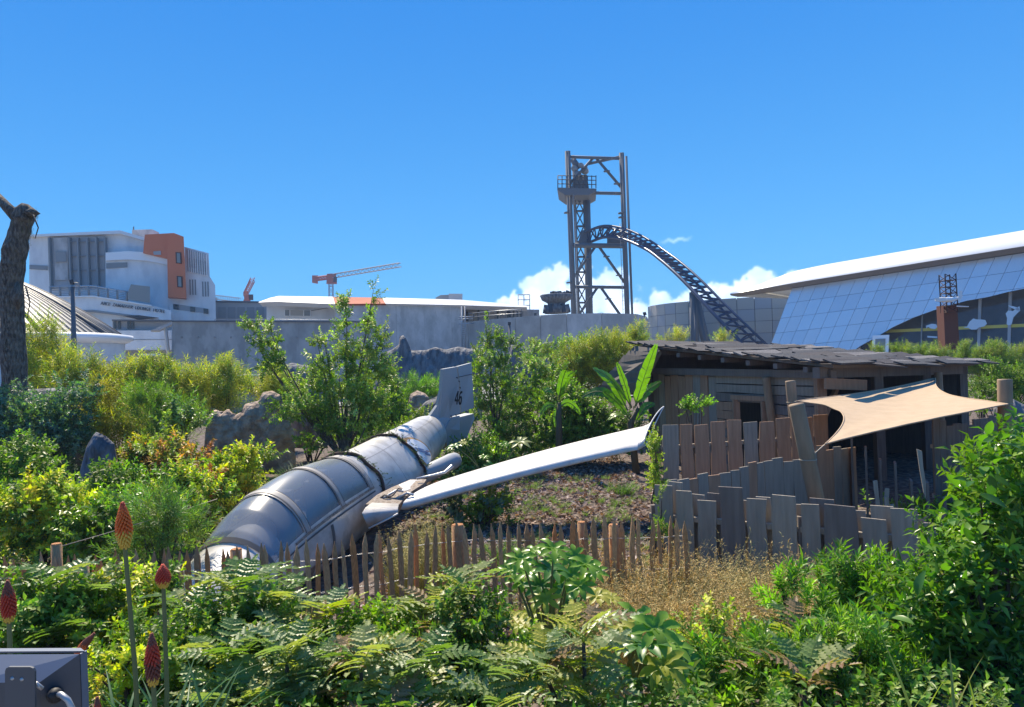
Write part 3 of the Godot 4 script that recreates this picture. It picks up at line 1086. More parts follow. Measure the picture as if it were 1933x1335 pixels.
func build_concrete_halls() -> void:
	# nearest long concrete wall, left
	var a := thing("concrete_hall", "long low concrete hall wall between white building and young trees", "hall", Vector3(at(480, 700, 52).x, 0, -52))
	slab("wall", [[325, 607], [700, 608], [700, 800], [329, 800]], 52.0, 14.0, M.concrete, a)
	slab("coping", [[324, 605], [701, 606], [701, 608.6], [324, 607.6]], 51.9, 14.2, M.steel, a)
	for u in [407.0, 485.0, 563.0, 640.0]:
		slab("joint", [[u, 610], [u + 0.8, 610], [u + 1.6, 700], [u + 0.8, 700]], 51.985, 0.05, M.concrete_dark, a)
	for k in 10:
		var u := 343.0 + k * 31.0
		var s := begin(true)
		tube(s, [at(u, 637, 51.97), at(u, 637, 52.05)], [0.07, 0.07], 8)
		wpart("tie_hole", s, M.concrete_dark, a)
	var rail := wpart_bar("rail", [[405, 603, 53], [540, 603.5, 53], [700, 604, 53]], 0.03, M.galvanised, a)
	for k in 12:
		wpart_bar("stanchion", [[405 + k * 25, 603, 53], [405 + k * 25, 608, 53]], 0.025, M.galvanised, rail)
	# low link with dark bays
	var link := thing("glazed_link", "low grey glazed link between white building and white roofed hall", "building", Vector3(at(450, 620, 84).x, 0, -84))
	slab("wall", [[405, 570], [505, 571], [505, 720], [405, 720]], 84.0, 8.0, M.louvre, link)
	slab("roof", [[404, 567.5], [506, 569], [506, 572], [404, 570.5]], 83.8, 8.0, M.steel, link)
	for k in 5:
		slab("window", [[412 + k * 18, 580], [426 + k * 18, 580], [426 + k * 18, 601], [412 + k * 18, 601]], 83.9, 0.2, M.fin_grey, link)
	# hall with the white roof edge
	var h := thing("white_roofed_hall", "long hall with a white roof edge and one orange roof section", "hall", Vector3(at(740, 640, 76).x, 0, -76))
	slab("wall", [[503, 575], [640, 577], [640, 800], [503, 800]], 78.5, 10.0, M.white_wall, h)
	slab("wall", [[633, 575], [874, 577], [876, 800], [636, 800]], 75.5, 12.0, M.concrete_pale, h)
	for u in [700.0, 747.0, 800.0, 852.0]:
		slab("joint", [[u, 578], [u + 0.8, 578], [u + 2.2, 655], [u + 1.4, 655]], 75.48, 0.05, M.concrete, h)
	var edge := func(list: Array, m: Material) -> void:
		# a roof edge that slopes up and back from its lip
		var s := begin()
		var lo := []
		var hi := []
		for p in list:
			lo.append(at(p[0], p[1], 75.0))
			hi.append(at(p[0] + p[3], p[2], 77.5))
		for k in list.size() - 1:
			quad(s, lo[k], lo[k + 1], hi[k + 1], hi[k])
			quad(s, lo[k], lo[k + 1], lo[k + 1] + Vector3(0, -0.35, -1.2), lo[k] + Vector3(0, -0.35, -1.2))
			quad(s, hi[k], hi[k + 1], hi[k + 1] + Vector3(0, -0.4, -9), hi[k] + Vector3(0, -0.4, -9))
		wpart("roof", s, m, h)
	edge.call([[488, 571, 570, 0], [505, 570, 562, 6], [525, 569.5, 559, 0], [632, 574, 560.5, -4]], M.roof_white)
	edge.call([[632, 574, 560.5, -4], [727.5, 573, 562, -6]], M.orange_roof)
	edge.call([[727.5, 573, 562, -6], [800, 574.5, 564, 0], [870, 576, 566, 0], [930, 578, 571, 0], [995, 580, 577, 0]], M.roof_white)
	var win := slab("window", [[536, 583.5], [587, 585], [587, 597.5], [536, 597]], 78.3, 0.3, M.white_paint, h)
	slab("pane", [[538, 585], [546, 585.2], [546, 596], [538, 596]], 78.25, 0.1, M.window_grey, win)
	slab("pane", [[548, 585.3], [572, 586], [572, 596.5], [548, 596]], 78.25, 0.1, M.panel_tan, win)
	slab("pane", [[574, 586], [585, 586.3], [585, 596.5], [574, 596.5]], 78.25, 0.1, M.window_grey, win)
	slab("stain", [[587, 586], [632, 578.5], [632, 579.4], [588, 587]], 78.2, 0.05, M.steel, h)
	# plant on the roof
	var ac := thing("roof_unit", "grey ventilation unit standing on the white roof", "roof unit", at(858, 563, 82))
	slab("casing", [[847, 554.5], [873, 554.5], [873, 566], [847, 566]], 82.0, 2.5, M.louvre, ac)
	slab("duct", [[822, 562], [832, 557], [847, 556.5], [847, 566], [822, 566]], 82.4, 1.6, M.fin_grey, ac)
	# facade behind the railing
	var f := thing("service_block", "low grey block with dark window slits behind the drum wall railing", "building", Vector3(at(935, 600, 80).x, 0, -80))
	slab("wall", [[868, 577], [988, 579], [988, 800], [870, 800]], 80.0, 6.0, M.louvre, f)
	slab("wall", [[985, 584], [1018, 584.5], [1018, 800], [985, 800]], 81.0, 5.0, M.concrete_pale, f)
	for u in [[880, 588, 883], [902, 584, 905], [918, 584, 921.5], [938, 586, 941], [957, 587, 964], [968, 587, 971], [975, 586, 978], [982, 587, 986], [1008, 591, 1013]]:
		slab("window", [[u[0], u[1]], [u[2], u[1]], [u[2], 606], [u[0], 606]], 79.95, 0.1, M.window_dark, f)
	for u in [[886, 900], [923, 937]]:
		slab("panel", [[u[0], 580], [u[1], 580], [u[1], 606], [u[0], 606]], 79.92, 0.06, M.panel_tan, f)
	# faceted drum wall
	var d := thing("drum_wall", "blue grey faceted concrete wall below the steel ride tower", "wall", Vector3(at(1060, 640, 68).x, 0, -68))
	var top := 3.25
	var line := [[858, 76], [885, 75], [930, 71.5], [975, 69], [1022, 67], [1072, 66.2], [1138, 67], [1205, 71], [1224, 78], [1226, 86]]
	for k in line.size() - 1:
		var s := begin()
		var p: Vector3 = at(line[k][0], 667, line[k][1])
		var q: Vector3 = at(line[k + 1][0], 667, line[k + 1][1])
		p.y = 0
		q.y = 0
		var along := (q - p).normalized() * 0.02
		p += along
		q -= along
		var inn := Vector3(0, 0, -0.4)
		prism(s, [p, q, q + Vector3(0, EYE_Y + top, 0), p + Vector3(0, EYE_Y + top, 0)], inn)
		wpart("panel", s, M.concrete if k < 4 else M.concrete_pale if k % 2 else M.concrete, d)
	var core := begin()
	for k in line.size() - 1:
		var p: Vector3 = at(line[k][0], 667, line[k][1]) + Vector3(0, 0, -0.5)
		var q: Vector3 = at(line[k + 1][0], 667, line[k + 1][1]) + Vector3(0, 0, -0.5)
		p.y = 0
		q.y = 0
		prism(core, [p, q, q + Vector3(0, EYE_Y + top - 0.1, 0), p + Vector3(0, EYE_Y + top - 0.1, 0)], Vector3(0, 0, -0.3))
	wpart("core_wall", core, M.concrete_dark, d)
	var rl := wpart_bar("rail", [[884, 592, 75], [935, 587, 71.5], [985, 583.5, 69]], 0.035, M.galvanised, d)
	wpart_bar("rail", [[884, 599, 75], [935, 594.5, 71.5], [985, 591, 69]], 0.03, M.galvanised, d)
	for k in 11:
		var u := 884.0 + k * 10.1
		wpart_bar("stanchion", [[u, 592.0 - k * 0.85, 75 - k * 0.6], [u, 608.0 - k * 0.9, 75 - k * 0.6]], 0.03, M.steel, rl)
	# ladder on the wall corner
	var ld := thing("wall_ladder", "grey cage ladder fixed to the concrete wall corner", "ladder", at(875, 655, 73))
	for u in [871.0, 877.5]:
		wpart_bar("stile", [[u, 578, 74], [u + 1.0, 668, 74]], 0.05, M.galvanised, ld)
	for k in 14:
		wpart_bar("rung", [[871.2, 610 + k * 4, 74], [878, 610 + k * 4, 74]], 0.025, M.galvanised, ld)
	for v in [599.0, 603.0, 612.0]:
		wpart_bar("platform_bar", [[866, v, 74], [893, v - 1.5, 74]], 0.05, M.galvanised, ld)
	var ps := thing("wall_lamp_pole", "dark slim lamp pole standing in front of the drum wall", "lamp pole", Vector3(at(963, 650, 64).x, 0, -64))
	wpart_bar("pole", [[961.5, 611, 64], [964, 700, 64]], 0.12, M.steel, ps)
	slab("lamp_head", [[958.5, 608], [964.5, 608], [964.5, 613], [958.5, 613]], 63.8, 0.35, M.dark_metal, ps)
	var fr := thing("roof_frame", "small open square steel frame standing on the roof", "frame", at(988, 583, 80))
	for c in [[978, 556, 978, 577], [989, 556, 989, 577], [1000, 556, 1000, 584], [978, 556.5, 1000, 556.5], [978, 566, 1000, 566], [978, 576.5, 1000, 576.5], [993, 577, 993, 584]]:
		wpart_bar("bar", [[c[0], c[1], 80], [c[2], c[3], 80]], 0.05, M.steel_light, fr)
	var spot := thing("floodlight", "small dark floodlight on the right end of drum wall", "floodlight", at(1217, 597, 73))
	slab("housing", [[1213, 590], [1219, 588.5], [1221, 594], [1215, 596]], 73.0, 0.4, M.dark_metal, spot)
	wpart_bar("bracket", [[1217, 594, 73.2], [1217.5, 599, 73.2]], 0.06, M.dark_metal, spot)


func build_cranes() -> void:
	var c := thing("tower_crane", "red tower crane with a long jib pointing up to the right", "crane", Vector3(at(626, 667, 260).x, 0, -260))
	lattice("mast", at(626, 660, 260), at(624.5, 530, 260), 1.3, 12, 0.1, M.crane_grey, c)
	lattice("jib", at(624, 522, 260), at(756, 500, 252), 1.3, 16, 0.1, M.crane_grey, c)
	lattice("counter_jib", at(624, 523, 260), at(594, 527, 263), 1.1, 6, 0.2, M.red_crane, c)
	slab("counterweight", [[589, 520], [600, 520], [600, 535], [589, 533]], 262.0, 2.0, M.red_crane, c)
	slab("slewing_head", [[617, 517], [634, 516], [636, 535], [616, 535]], 259.0, 3.0, M.red_crane, c)
	slab("cab", [[630, 522], [636, 523], [636, 532], [629, 532]], 258.0, 2.0, M.dark_rust, c)
	c = thing("tower_crane", "red tower crane seen end on with a steep short jib", "crane", Vector3(at(466, 667, 240).x, 0, -240))
	lattice("mast", at(466, 650, 240), at(466, 566, 240), 1.4, 10, 0.2, M.red_crane, c)
	lattice("jib", at(463, 556, 240), at(477, 528, 215), 1.1, 8, 0.1, M.red_crane, c)
	slab("slewing_head", [[460, 551], [468, 550], [470, 568], [461, 568]], 239.0, 3.0, M.red_crane, c)
	slab("counterweight", [[468, 556], [478, 556], [478, 566], [468, 566]], 242.0, 2.0, M.dark_rust, c)
	c = thing("tower_crane", "pale crane jib running low over the grey glazed link", "crane", Vector3(at(404, 667, 300).x, 0, -300))
	lattice("jib", at(405, 561, 300), at(456, 567, 310), 1.6, 12, 0.08, M.crane_grey, c)
	lattice("mast", at(404, 660, 300), at(404, 561, 300), 1.6, 8, 0.2, M.crane_grey, c)


func lattice(called: String, a: Vector3, b: Vector3, w: float, n: int, r: float, m: Material, parent: Node) -> MeshInstance3D:
	var s := begin()
	var d := (b - a).normalized()
	var x := side_of(d)
	var y := d.cross(x)
	var cs := [x * w / 2 + y * w / 2, x * w / 2 - y * w / 2, -x * w / 2 - y * w / 2, -x * w / 2 + y * w / 2]
	for c in cs:
		bar(s, a + c, b + c, r, 4)
	for k in n:
		var p := a.lerp(b, float(k) / n)
		var q := a.lerp(b, float(k + 1) / n)
		for f in 4:
			bar(s, p + cs[f], q + cs[(f + 1) % 4], r * 0.6, 4)
			bar(s, p + cs[f], p + cs[(f + 1) % 4], r * 0.6, 4)
	return wpart(called, s, m, parent)


# ---------------------------------------------------------------- tower and track

func build_tower_and_track() -> void:
	var t := thing("ride_tower", "tall grey steel ride tower with cross braces and a high platform", "tower", Vector3(at(1130, 667, 105).x, 0, -105))
	var z := func(u: float, v: float) -> Vector2: return Vector2(1040.0 + u / 3.814, 270.0 + v / 3.814)
	var rod := func(called: String, u0: float, v0: float, u1: float, v1: float, px: float, d0: float, d1: float, m: Material, parent: Node, n := 10) -> MeshInstance3D:
		var p: Vector2 = z.call(u0, v0)
		var q: Vector2 = z.call(u1, v1)
		var s := begin(true)
		tube(s, [at(p.x, p.y, d0), at(q.x, q.y, d1)], [px / 3.814 * d0 / LENS * 0.5], n)
		return wpart(called, s, m, parent)
	for c in [[120, 60, 178, 1560, 105.0, 40.0], [508, 72, 562, 1560, 105.0, 36.0], [160, 90, 212, 1560, 110.0, 20.0], [542, 95, 598, 1560, 110.0, 17.0]]:
		rod.call("column", c[0], c[1], c[2], c[3], c[5], c[4], c[4], M.steel, t, 14)
	for c in [[118, 497, 130, 497], [508, 500, 522, 500], [509, 530, 523, 530], [134, 1000, 146, 1000]]:
		rod.call("flange", c[0], c[1], c[0] + 1, c[1] + 9, 50.0, 105.0, 105.0, M.steel, t, 14)
	for c in [[130, 100, 510, 112, 22], [135, 356, 515, 364, 24], [145, 737, 535, 742, 36], [155, 1036, 540, 1040, 24]]:
		rod.call("beam", c[0], c[1], c[2], c[3], c[4], 105.0, 105.0, M.steel, t)
	for c in [[300, 112, 140, 290], [330, 115, 515, 330], [320, 745, 150, 990], [345, 745, 530, 1005], [335, 1040, 200, 1240], [360, 1040, 500, 1240], [270, 150, 495, 100]]:
		rod.call("brace", c[0], c[1], c[2], c[3], 20.0, 105.2, 105.2, M.steel, t)
	for c in [[402, 200], [475, 290], [240, 175], [262, 830], [400, 815], [490, 950], [280, 1110], [412, 1120], [440, 112], [470, 362]]:
		var p: Vector2 = z.call(c[0], c[1])
		var s := begin(true)
		tube(s, [at(p.x, p.y, 104.6), at(p.x + 0.1, p.y + 1.6, 104.6)], [0.45, 0.45], 10)
		wpart("bolted_joint", s, M.steel, t)
	# lattice hoist shaft inside
	rod.call("hoist_column", 255, 330, 285, 1560, 52.0, 108.0, 108.0, M.steel, t, 4)
	rod.call("hoist_rail", 176, 370, 202, 1560, 10.0, 108.0, 108.0, M.steel_light, t)
	for k in 8:
		var v := 380.0 + k * 110.0
		var o := k * 2.6
		rod.call("shaft_brace", 180 + o, v, 232 + o, v + 104, 10.0, 108.0, 108.0, M.steel, t, 6)
		rod.call("shaft_brace", 232 + o, v, 180 + o, v + 104, 10.0, 108.2, 108.2, M.steel, t, 6)
		rod.call("shaft_tie", 178 + o, v, 236 + o, v, 16.0, 108.0, 108.0, M.steel, t, 6)
	for side in [0, 1]:
		var lad: MeshInstance3D = rod.call("ladder", [160, 497][side], [372, 580][side], [190, 522][side], 1300, 4.0, 104.0, 104.0, M.steel_light, t, 4)
		for k in 20:
			var v: float = [376, 590][side] + k * 32.0
			var u: float = [160, 497][side] + k * 0.95
			rod.call("rung", u, v, u + 12, v, 2.6, 104.0, 104.0, M.steel_light, lad, 4)
	# platform with machinery
	var pf := slab("platform", [[1052, 354], [1126, 356], [1126, 360], [1112, 368], [1066, 368], [1052, 358]], 104.0, 7.0, M.steel, t)
	var hoist := slab("hoist_machine", [[1085, 330], [1108, 330], [1112, 357], [1078, 357]], 106.5, 3.0, M.steel, t)
	for g in [[1084, 318, 6], [1096, 312, 5], [1103, 322, 7], [1090, 328, 6]]:
		var s := begin(true)
		tube(s, [at(g[0], g[1], 105.5), at(g[0] + 2, g[1] + 1, 107.5)], [g[2] * 105.0 / LENS], 12)
		wpart("pulley", s, M.steel_light, hoist)
	wpart_bar("hoist_arm", [[1080, 300, 107], [1093, 318, 107]], 0.45, M.steel, hoist)
	for side in [0.0, 1.0]:
		var d: float = [104.0, 110.5][int(side)]
		for v in [331.5, 339.0, 347.0]:
			wpart_bar("guard_rail", [[1053, v, d], [1126 - side * 4, v + 1.5, d]], 0.06, M.dark_metal, pf)
		for k in 10:
			wpart_bar("guard_post", [[1053 + k * 8, 331.5, d], [1053 + k * 8, 355, d]], 0.07, M.dark_metal, pf)
	# control cabin on the track level
	slab("machine_cabin", [[1146, 441], [1173, 438], [1176, 459], [1146, 459]], 105.8, 3.0, M.steel, t)
	slab("machine_plate", [[1098, 435], [1114, 433], [1114, 466], [1090, 462]], 106.2, 2.5, M.steel, t)
	# curved track
	var tr := thing("coaster_track", "dark blue curved roller coaster track dropping from the tower", "roller coaster track", Vector3(at(1310, 667, 85).x, 0, -85))
	var mids := [[1108, 448, 106], [1135, 438, 104.5], [1165, 440, 102], [1195, 450, 99], [1225, 466, 95.5], [1255, 487, 91.5], [1285, 512, 88], [1315, 541, 85], [1345, 573, 82.5], [1375, 604, 80.5], [1405, 634, 79], [1440, 668, 77.5]]
	var curve := Curve3D.new()
	for k in mids.size():
		var p := at(mids[k][0], mids[k][1], mids[k][2])
		var a := at(mids[maxi(k - 1, 0)][0], mids[maxi(k - 1, 0)][1], mids[maxi(k - 1, 0)][2])
		var b := at(mids[mini(k + 1, 11)][0], mids[mini(k + 1, 11)][1], mids[mini(k + 1, 11)][2])
		curve.add_point(p, (a - b) / 6.0, (b - a) / 6.0)
	var length := curve.get_baked_length()
	var up := func(f: float) -> Vector3:
		var d := (curve.sample_baked(minf(f + 0.3, length)) - curve.sample_baked(maxf(f - 0.3, 0))).normalized()
		return d.cross(Vector3(0.25, 0, 1).normalized()).normalized() * -1.0
	var rails := [[], [], []]
	var nseg := 60
	for k in nseg + 1:
		var f := length * k / nseg
		var p := curve.sample_baked(f)
		var u: Vector3 = up.call(f)
		if u.y < 0.0:
			u = -u
		var w := Vector3(0.25, 0, 1).normalized()
		rails[0].append(p + u * 0.72 + w * 0.75)
		rails[1].append(p + u * 0.72 - w * 0.75)
		rails[2].append(p - u * 0.8)
	for k in 3:
		var s := begin(true)
		tube(s, rails[k], [0.15 if k < 2 else 0.2], 8)
		wpart("rail" if k < 2 else "spine", s, M.track_blue, tr)
	for k in 30:
		var i := k * 2
		var s := begin()
		bar(s, rails[0][i], rails[1][i], 0.1, 6)
		bar(s, rails[0][i], rails[2][i], 0.1, 6)
		bar(s, rails[1][i], rails[2][i], 0.1, 6)
		bar(s, rails[2][i], rails[0][i + 2], 0.085, 6)
		bar(s, rails[2][i], rails[1][i + 2], 0.085, 6)
		wpart("cross_tie", s, M.track_blue, tr)
	var sp := thing("track_support", "grey forked steel support under the curved blue track", "support", Vector3(at(1312, 660, 85.3).x, 0, -85.3))
	for c in [[1309.5, 552, 1313, 720, 0.5], [1312, 560, 1350, 720, 0.5]]:
		var s := begin(true)
		tube(s, [at(c[0], c[1], 85.3), at(c[2], c[3], 85.3)], [c[4], c[4]], 12)
		wpart("leg", s, M.steel, sp)
	slab("saddle", [[1304, 548], [1316, 546], [1317, 556], [1305, 557]], 84.9, 1.0, M.steel, sp)
	# grey themed shuttle on the drum roof
	var sh := thing("rocky_shuttle", "dark grey saucer shaped prop with clutter standing beside the tower", "ride prop", at(1052, 594, 80))
	var s2 := begin(true)
	var prof := [[0.2, 0.0], [1.25, 0.05], [1.35, 0.7], [0.9, 1.0], [0.95, 1.15], [1.5, 1.45], [1.72, 1.95], [1.6, 2.05], [0.3, 2.1]]
	var base := at(1051, 593, 80)
	for k in prof.size() - 1:
		for i in 20:
			var a0 := TAU * i / 20
			var a1 := TAU * (i + 1) / 20
			var p: Array = prof[k]
			var q: Array = prof[k + 1]
			quad(s2, base + Vector3(cos(a0) * p[0], p[1], sin(a0) * p[0]), base + Vector3(cos(a1) * p[0], p[1], sin(a1) * p[0]), base + Vector3(cos(a1) * q[0], q[1], sin(a1) * q[0]), base + Vector3(cos(a0) * q[0], q[1], sin(a0) * q[0]))
	wpart("hull", s2, M.rock_grey, sh)
	for k in 16:
		var s := begin()
		var a := rr(0, TAU)
		box(s, base + Vector3(cos(a) * rr(0.2, 1.4), 2.05 + rr(0, 0.16), sin(a) * rr(0.2, 1.4)), Vector3(rr(0.2, 0.6), rr(0.12, 0.4), rr(0.2, 0.6)), Basis.from_euler(Vector3(rr(-0.4, 0.4), rr(0, 3), rr(-0.4, 0.4))))
		wpart("clutter", s, M.steel if k % 2 else M.dark_metal, sh)
	for k in 6:
		var s := begin()
		var a := TAU * k / 6.0
		box(s, base + Vector3(cos(a) * 1.2, 0.55, sin(a) * 1.2), Vector3(0.35, 0.9, 0.35), Basis.from_euler(Vector3(0, -a, 0.2)))
		wpart("fitting", s, M.dark_metal, sh)


# ---------------------------------------------------------------- silver hall

func build_silver_hall() -> void:
	var h := thing("silver_hall", "silver panelled hall with an overhanging white roof and dark glazed arch", "hall", Vector3(31, 0, -62))
	# the wall as a surface: s metres along it, y metres up; it leans and its courses rise with the roof
	var left := at(1436, 650, 70)
	var right := at(1960, 633, 54.5)
	left.y = 0
	right.y = 0
	var run := right - left
	var length := Vector2(run.x, run.z).length()
	var along := run.normalized()
	var back := along.cross(Vector3.UP) * -1.0
	if back.z > 0:
		back = -back
	var place := func(s: float, y: float, proud := 0.0) -> Vector3:
		return left + along * s + Vector3.UP * y + back * (y * 0.22 - proud)
	var roof_y := func(s: float) -> float: return 7.75 + 1.35 * s / length
	var slant := 0.40
	# arch as seen: photograph bearings turned into (s, y) on the wall by solving for s
	var arch := PackedVector2Array()
	for p in [[1600, 668], [1620, 653], [1647, 638], [1679, 618], [1718, 599], [1757, 585], [1788, 575], [1819, 567], [1858, 560], [1897, 550], [1945, 540], [1990, 530], [2060, 515]]:
		var best := 0.0
		var err := 1e9
		for k in 400:
			var s := k * length * 1.25 / 400.0
			var q: Vector3 = left + along * s
			var u := 966.5 + LENS * q.x / -q.z
			if absf(u - p[0]) < err:
				err = absf(u - p[0])
				best = s
		var w := left + along * best
		arch.append(Vector2(best, at(p[0], p[1], -w.z).y))
	var far_s := length * 1.25
	var face := PackedVector2Array()
	face.append(Vector2(-0.2, 0.0))
	face.append(Vector2(arch[0].x - 0.6, 0.0))
	for p in arch:
		face.append(p)
	face.append(Vector2(far_s, arch[-1].y + 0.5))
	face.append(Vector2(far_s, roof_y.call(far_s)))
	face.append(Vector2(slant * 7.75 * 0.75, roof_y.call(0.0)))
	var backing := begin()
	var bp := []
	for p in face:
		bp.append(place.call(p.x, p.y, -0.06))
	prism(backing, bp, back * 0.3)
	var wall := wpart("wall", backing, M.steel, h)
	var mats := [M.cladding, M.cladding_b, M.cladding_c]
	var pw := 1.12
	var ph := 1.34
	for i in range(-4, 30):
		for j in range(0, 7):
			var cell := PackedVector2Array()
			for c in [[0, 0], [1, 0], [1, 1], [0, 1]]:
				var s0: float = (i + c[0]) * pw
				var down: float = (j + c[1]) * ph
				var g := 0.013
				s0 += g if c[0] == 0 else -g
				down += g if c[1] == 0 else -g
				var y: float = roof_y.call(s0) - down
				cell.append(Vector2(s0 + slant * (y - 2.0), y))
			for piece in Geometry2D.intersect_polygons(cell, face):
				if piece.size() < 3:
					continue
				var s := begin()
				var q := []
				for p in piece:
					q.append(place.call(p.x, p.y))
				prism(s, q, back * 0.05)
				var o := wpart("panel", s, mats[rng.randi() % 3], wall)
				o.name = "panel"
	# roof: dark soffit and white upper skin swept along the wall
	var lip := []
	for k in 25:
		var s := -3.4 + k * (far_s + 3.4) / 24.0
		var tip := smoothstep(-3.4, 3.5, s)
		var y: float = roof_y.call(s)
		var o: Vector3 = left + along * s
		var sec := []
		for p in [[0.5, -0.1 - 0.1 * tip], [-0.75 - 0.2 * tip, 0.0 + 0.02 * tip], [-0.9 - 0.2 * tip, 0.12 + 0.08 * tip], [-0.75 - 0.2 * tip, 0.25 + 0.2 * tip], [0.2, 0.45 + 1.0 * tip], [3.5, 0.6 + 1.35 * tip], [14.0, 0.0]]:
			sec.append(o + back * (p[0] + y * 0.22) + Vector3.UP * (y + p[1] * 1.0))
		lip.append(sec)
	for r in [["soffit", 0, 2, M.soffit], ["roof", 2, 6, M.roof_white]]:
		var s := begin(true)
		for k in 24:
			for e in range(r[1], r[2]):
				quad(s, lip[k][e], lip[k][e + 1], lip[k + 1][e + 1], lip[k + 1][e])
		if r[0] == "roof":
			for e in range(1, 6):
				tri(s, lip[0][0], lip[0][e], lip[0][e + 1])
		wpart(r[0], s, r[3], h)
	# glazed wall behind the arch
	var inner := 1.3
	var gs := begin()
	var g0 := arch[0].x - 1.5
	quad(gs, place.call(g0, 0.0, -inner), place.call(far_s, 0.0, -inner), place.call(far_s, 8.0, -inner), place.call(g0, 8.0, -inner))
	var glass := wpart("glazing", gs, M.pane, h)
	var rs := begin()
	quad(rs, place.call(g0, 0.0, -inner - 5.0), place.call(far_s, 0.0, -inner - 5.0), place.call(far_s, 8.5, -inner - 3.0), place.call(g0, 8.5, -inner - 3.0))
	wpart("back_wall", rs, M.concrete, h)
	var spot := func(u: float) -> float:
		var best := 0.0
		var err := 1e9
		for k in 600:
			var s: float = k * far_s / 600.0
			var q: Vector3 = place.call(s, 4.0, -inner + 0.1)
			var e := absf(966.5 + LENS * q.x / -q.z - u)
			if e < err:
				err = e
				best = s
		return best
	for u in [1741.0, 1793.0, 1848.0, 1905.0, 1970.0]:
		var s: float = spot.call(u)
		var ms := begin()
		var wd := 0.2 if u > 1800.0 else 0.09
		prism(ms, [place.call(s, 0.0, -inner + 0.15), place.call(s + wd, 0.0, -inner + 0.15), place.call(s + wd, 8.0, -inner + 0.15), place.call(s, 8.0, -inner + 0.15)], back * 0.12)
		wpart("mullion", ms, M.louvre if wd > 0.1 else M.fin_grey, glass)
	var ys := begin()
	var ry: float = at(1800, 620, 60).y
	prism(ys, [place.call(g0, ry - 0.12, -inner + 0.05), place.call(far_s, ry - 0.12, -inner + 0.05), place.call(far_s, ry + 0.12, -inner + 0.05), place.call(g0, ry + 0.12, -inner + 0.05)], back * 0.08)
	wpart("yellow_rail", ys, M.yellow_rail, glass)
	# pale cut-out pictures on the glass: a fish and rounded figures
	for f in [[1756, 615, [[0, 0], [5, -2], [11, -4], [19, -3], [22, 2], [17, 6], [9, 5], [4, 2], [0, 5], [1, 2]]], [1826, 616, [[0, 2], [7, 0], [12, -9], [19, -15], [26, -13], [34, -13], [42, -12], [45, -5], [40, 0], [30, 2], [24, 6], [15, 6], [10, 3]]], [1900, 600, [[8, 12], [9, 0], [6, -8], [12, -14], [20, -13], [26, -18], [32, -22], [34, -14], [27, -8], [20, -1], [17, 12], [12, 14]]], [1912, 580, [[0, -4], [8, -2], [16, 0], [22, 4], [20, 8], [12, 4], [3, 0]]], [1758, 634, [[0, 0], [18, 1], [18, 4], [0, 3]]]]:
		var st := begin()
		var q := []
		for p in f[2]:
			var s: float = spot.call(f[0] + p[0])
			var w: Vector3 = place.call(s, 0.0, -inner + 0.02)
			w.y = at(f[0] + p[0], f[1] + p[1], -w.z).y
			q.append(w)
		prism(st, q, back * 0.03)
		wpart("window_picture", st, M.sticker, glass)
	var door := begin()
	var ds: float = spot.call(1664.0)
	var de: float = spot.call(1694.0)
	prism(door, [place.call(ds, 1.5, 0.3), place.call(de, 1.5, 0.3), place.call(de, 3.2, 0.3), place.call(ds, 3.2, 0.3)], back * 0.1)
	var dr := wpart("door_frame", door, M.white_paint, h)
	door = begin()
	prism(door, [place.call(ds + 0.25, 1.5, 0.36), place.call(de - 0.25, 1.5, 0.36), place.call(de - 0.25, 2.9, 0.36), place.call(ds + 0.25, 2.9, 0.36)], back * 0.05)
	wpart("pane", door, M.window_grey, dr)
	# round panelled wall behind the track
	var rt := thing("panelled_rotunda", "curved tan panelled wall between the tower and silver hall", "building", Vector3(at(1340, 667, 92).x, 0, -92))
	var cx := at(1400, 667, 98)
	var rad := 11.6
	var core := begin(true)
	for i in 48:
		var a0 := TAU * i / 48.0
		var a1 := TAU * (i + 1) / 48.0
		quad(core, Vector3(cx.x + cos(a0) * (rad - 0.12), 0, cx.z + sin(a0) * (rad - 0.12)), Vector3(cx.x + cos(a1) * (rad - 0.12), 0, cx.z + sin(a1) * (rad - 0.12)), Vector3(cx.x + cos(a1) * (rad - 0.12), 8.0, cx.z + sin(a1) * (rad - 0.12)), Vector3(cx.x + cos(a0) * (rad - 0.12), 8.0, cx.z + sin(a0) * (rad - 0.12)))
	wpart("wall", core, M.steel, rt)
	for i in 17:
		for j in 6:
			var a0 := 0.9 + i * 0.165 + 0.003
			var a1 := a0 + 0.159
			var y0 := j * 1.36 + 0.02
			var y1 := y0 + 1.32
			var s := begin()
			var q := []
			for c in [[a0, y0], [a1, y0], [a1, y1], [a0, y1]]:
				q.append(Vector3(cx.x + cos(c[0]) * rad, c[1], cx.z + sin(c[0]) * rad))
			prism(s, q, Vector3(-cos(a0), 0, -sin(a0)) * 0.08)
			wpart("panel", s, M.panel_tan if (i + j) % 3 else M.louvre, rt)
	# rusty mast with a small model plane
	var m := thing("rusty_mast", "square rusty lattice mast behind the hut roof", "mast", Vector3(at(1798, 667, 30).x, 0, -30))
	lattice("lattice_top", at(1792.5, 590, 30), at(1788.5, 518, 30), 0.42, 6, 0.025, M.dark_rust, m)
	var s3 := begin()
	prism(s3, outline([[1781, 577], [1807, 575], [1812, 660], [1785, 661]], 30.0), Vector3(0, 0, -0.5))
	wpart("sheet_metal_casing", s3, M.rust, m)
	lattice("lattice_base", Vector3(at(1800, 667, 30).x, 0, -30.2), at(1799, 660, 30.2), 0.42, 6, 0.03, M.dark_rust, m)
	var mp := thing("model_plane", "small white model plane mounted on the rusty mast", "model plane", at(1796, 568, 29.6))
	s3 = begin(true)
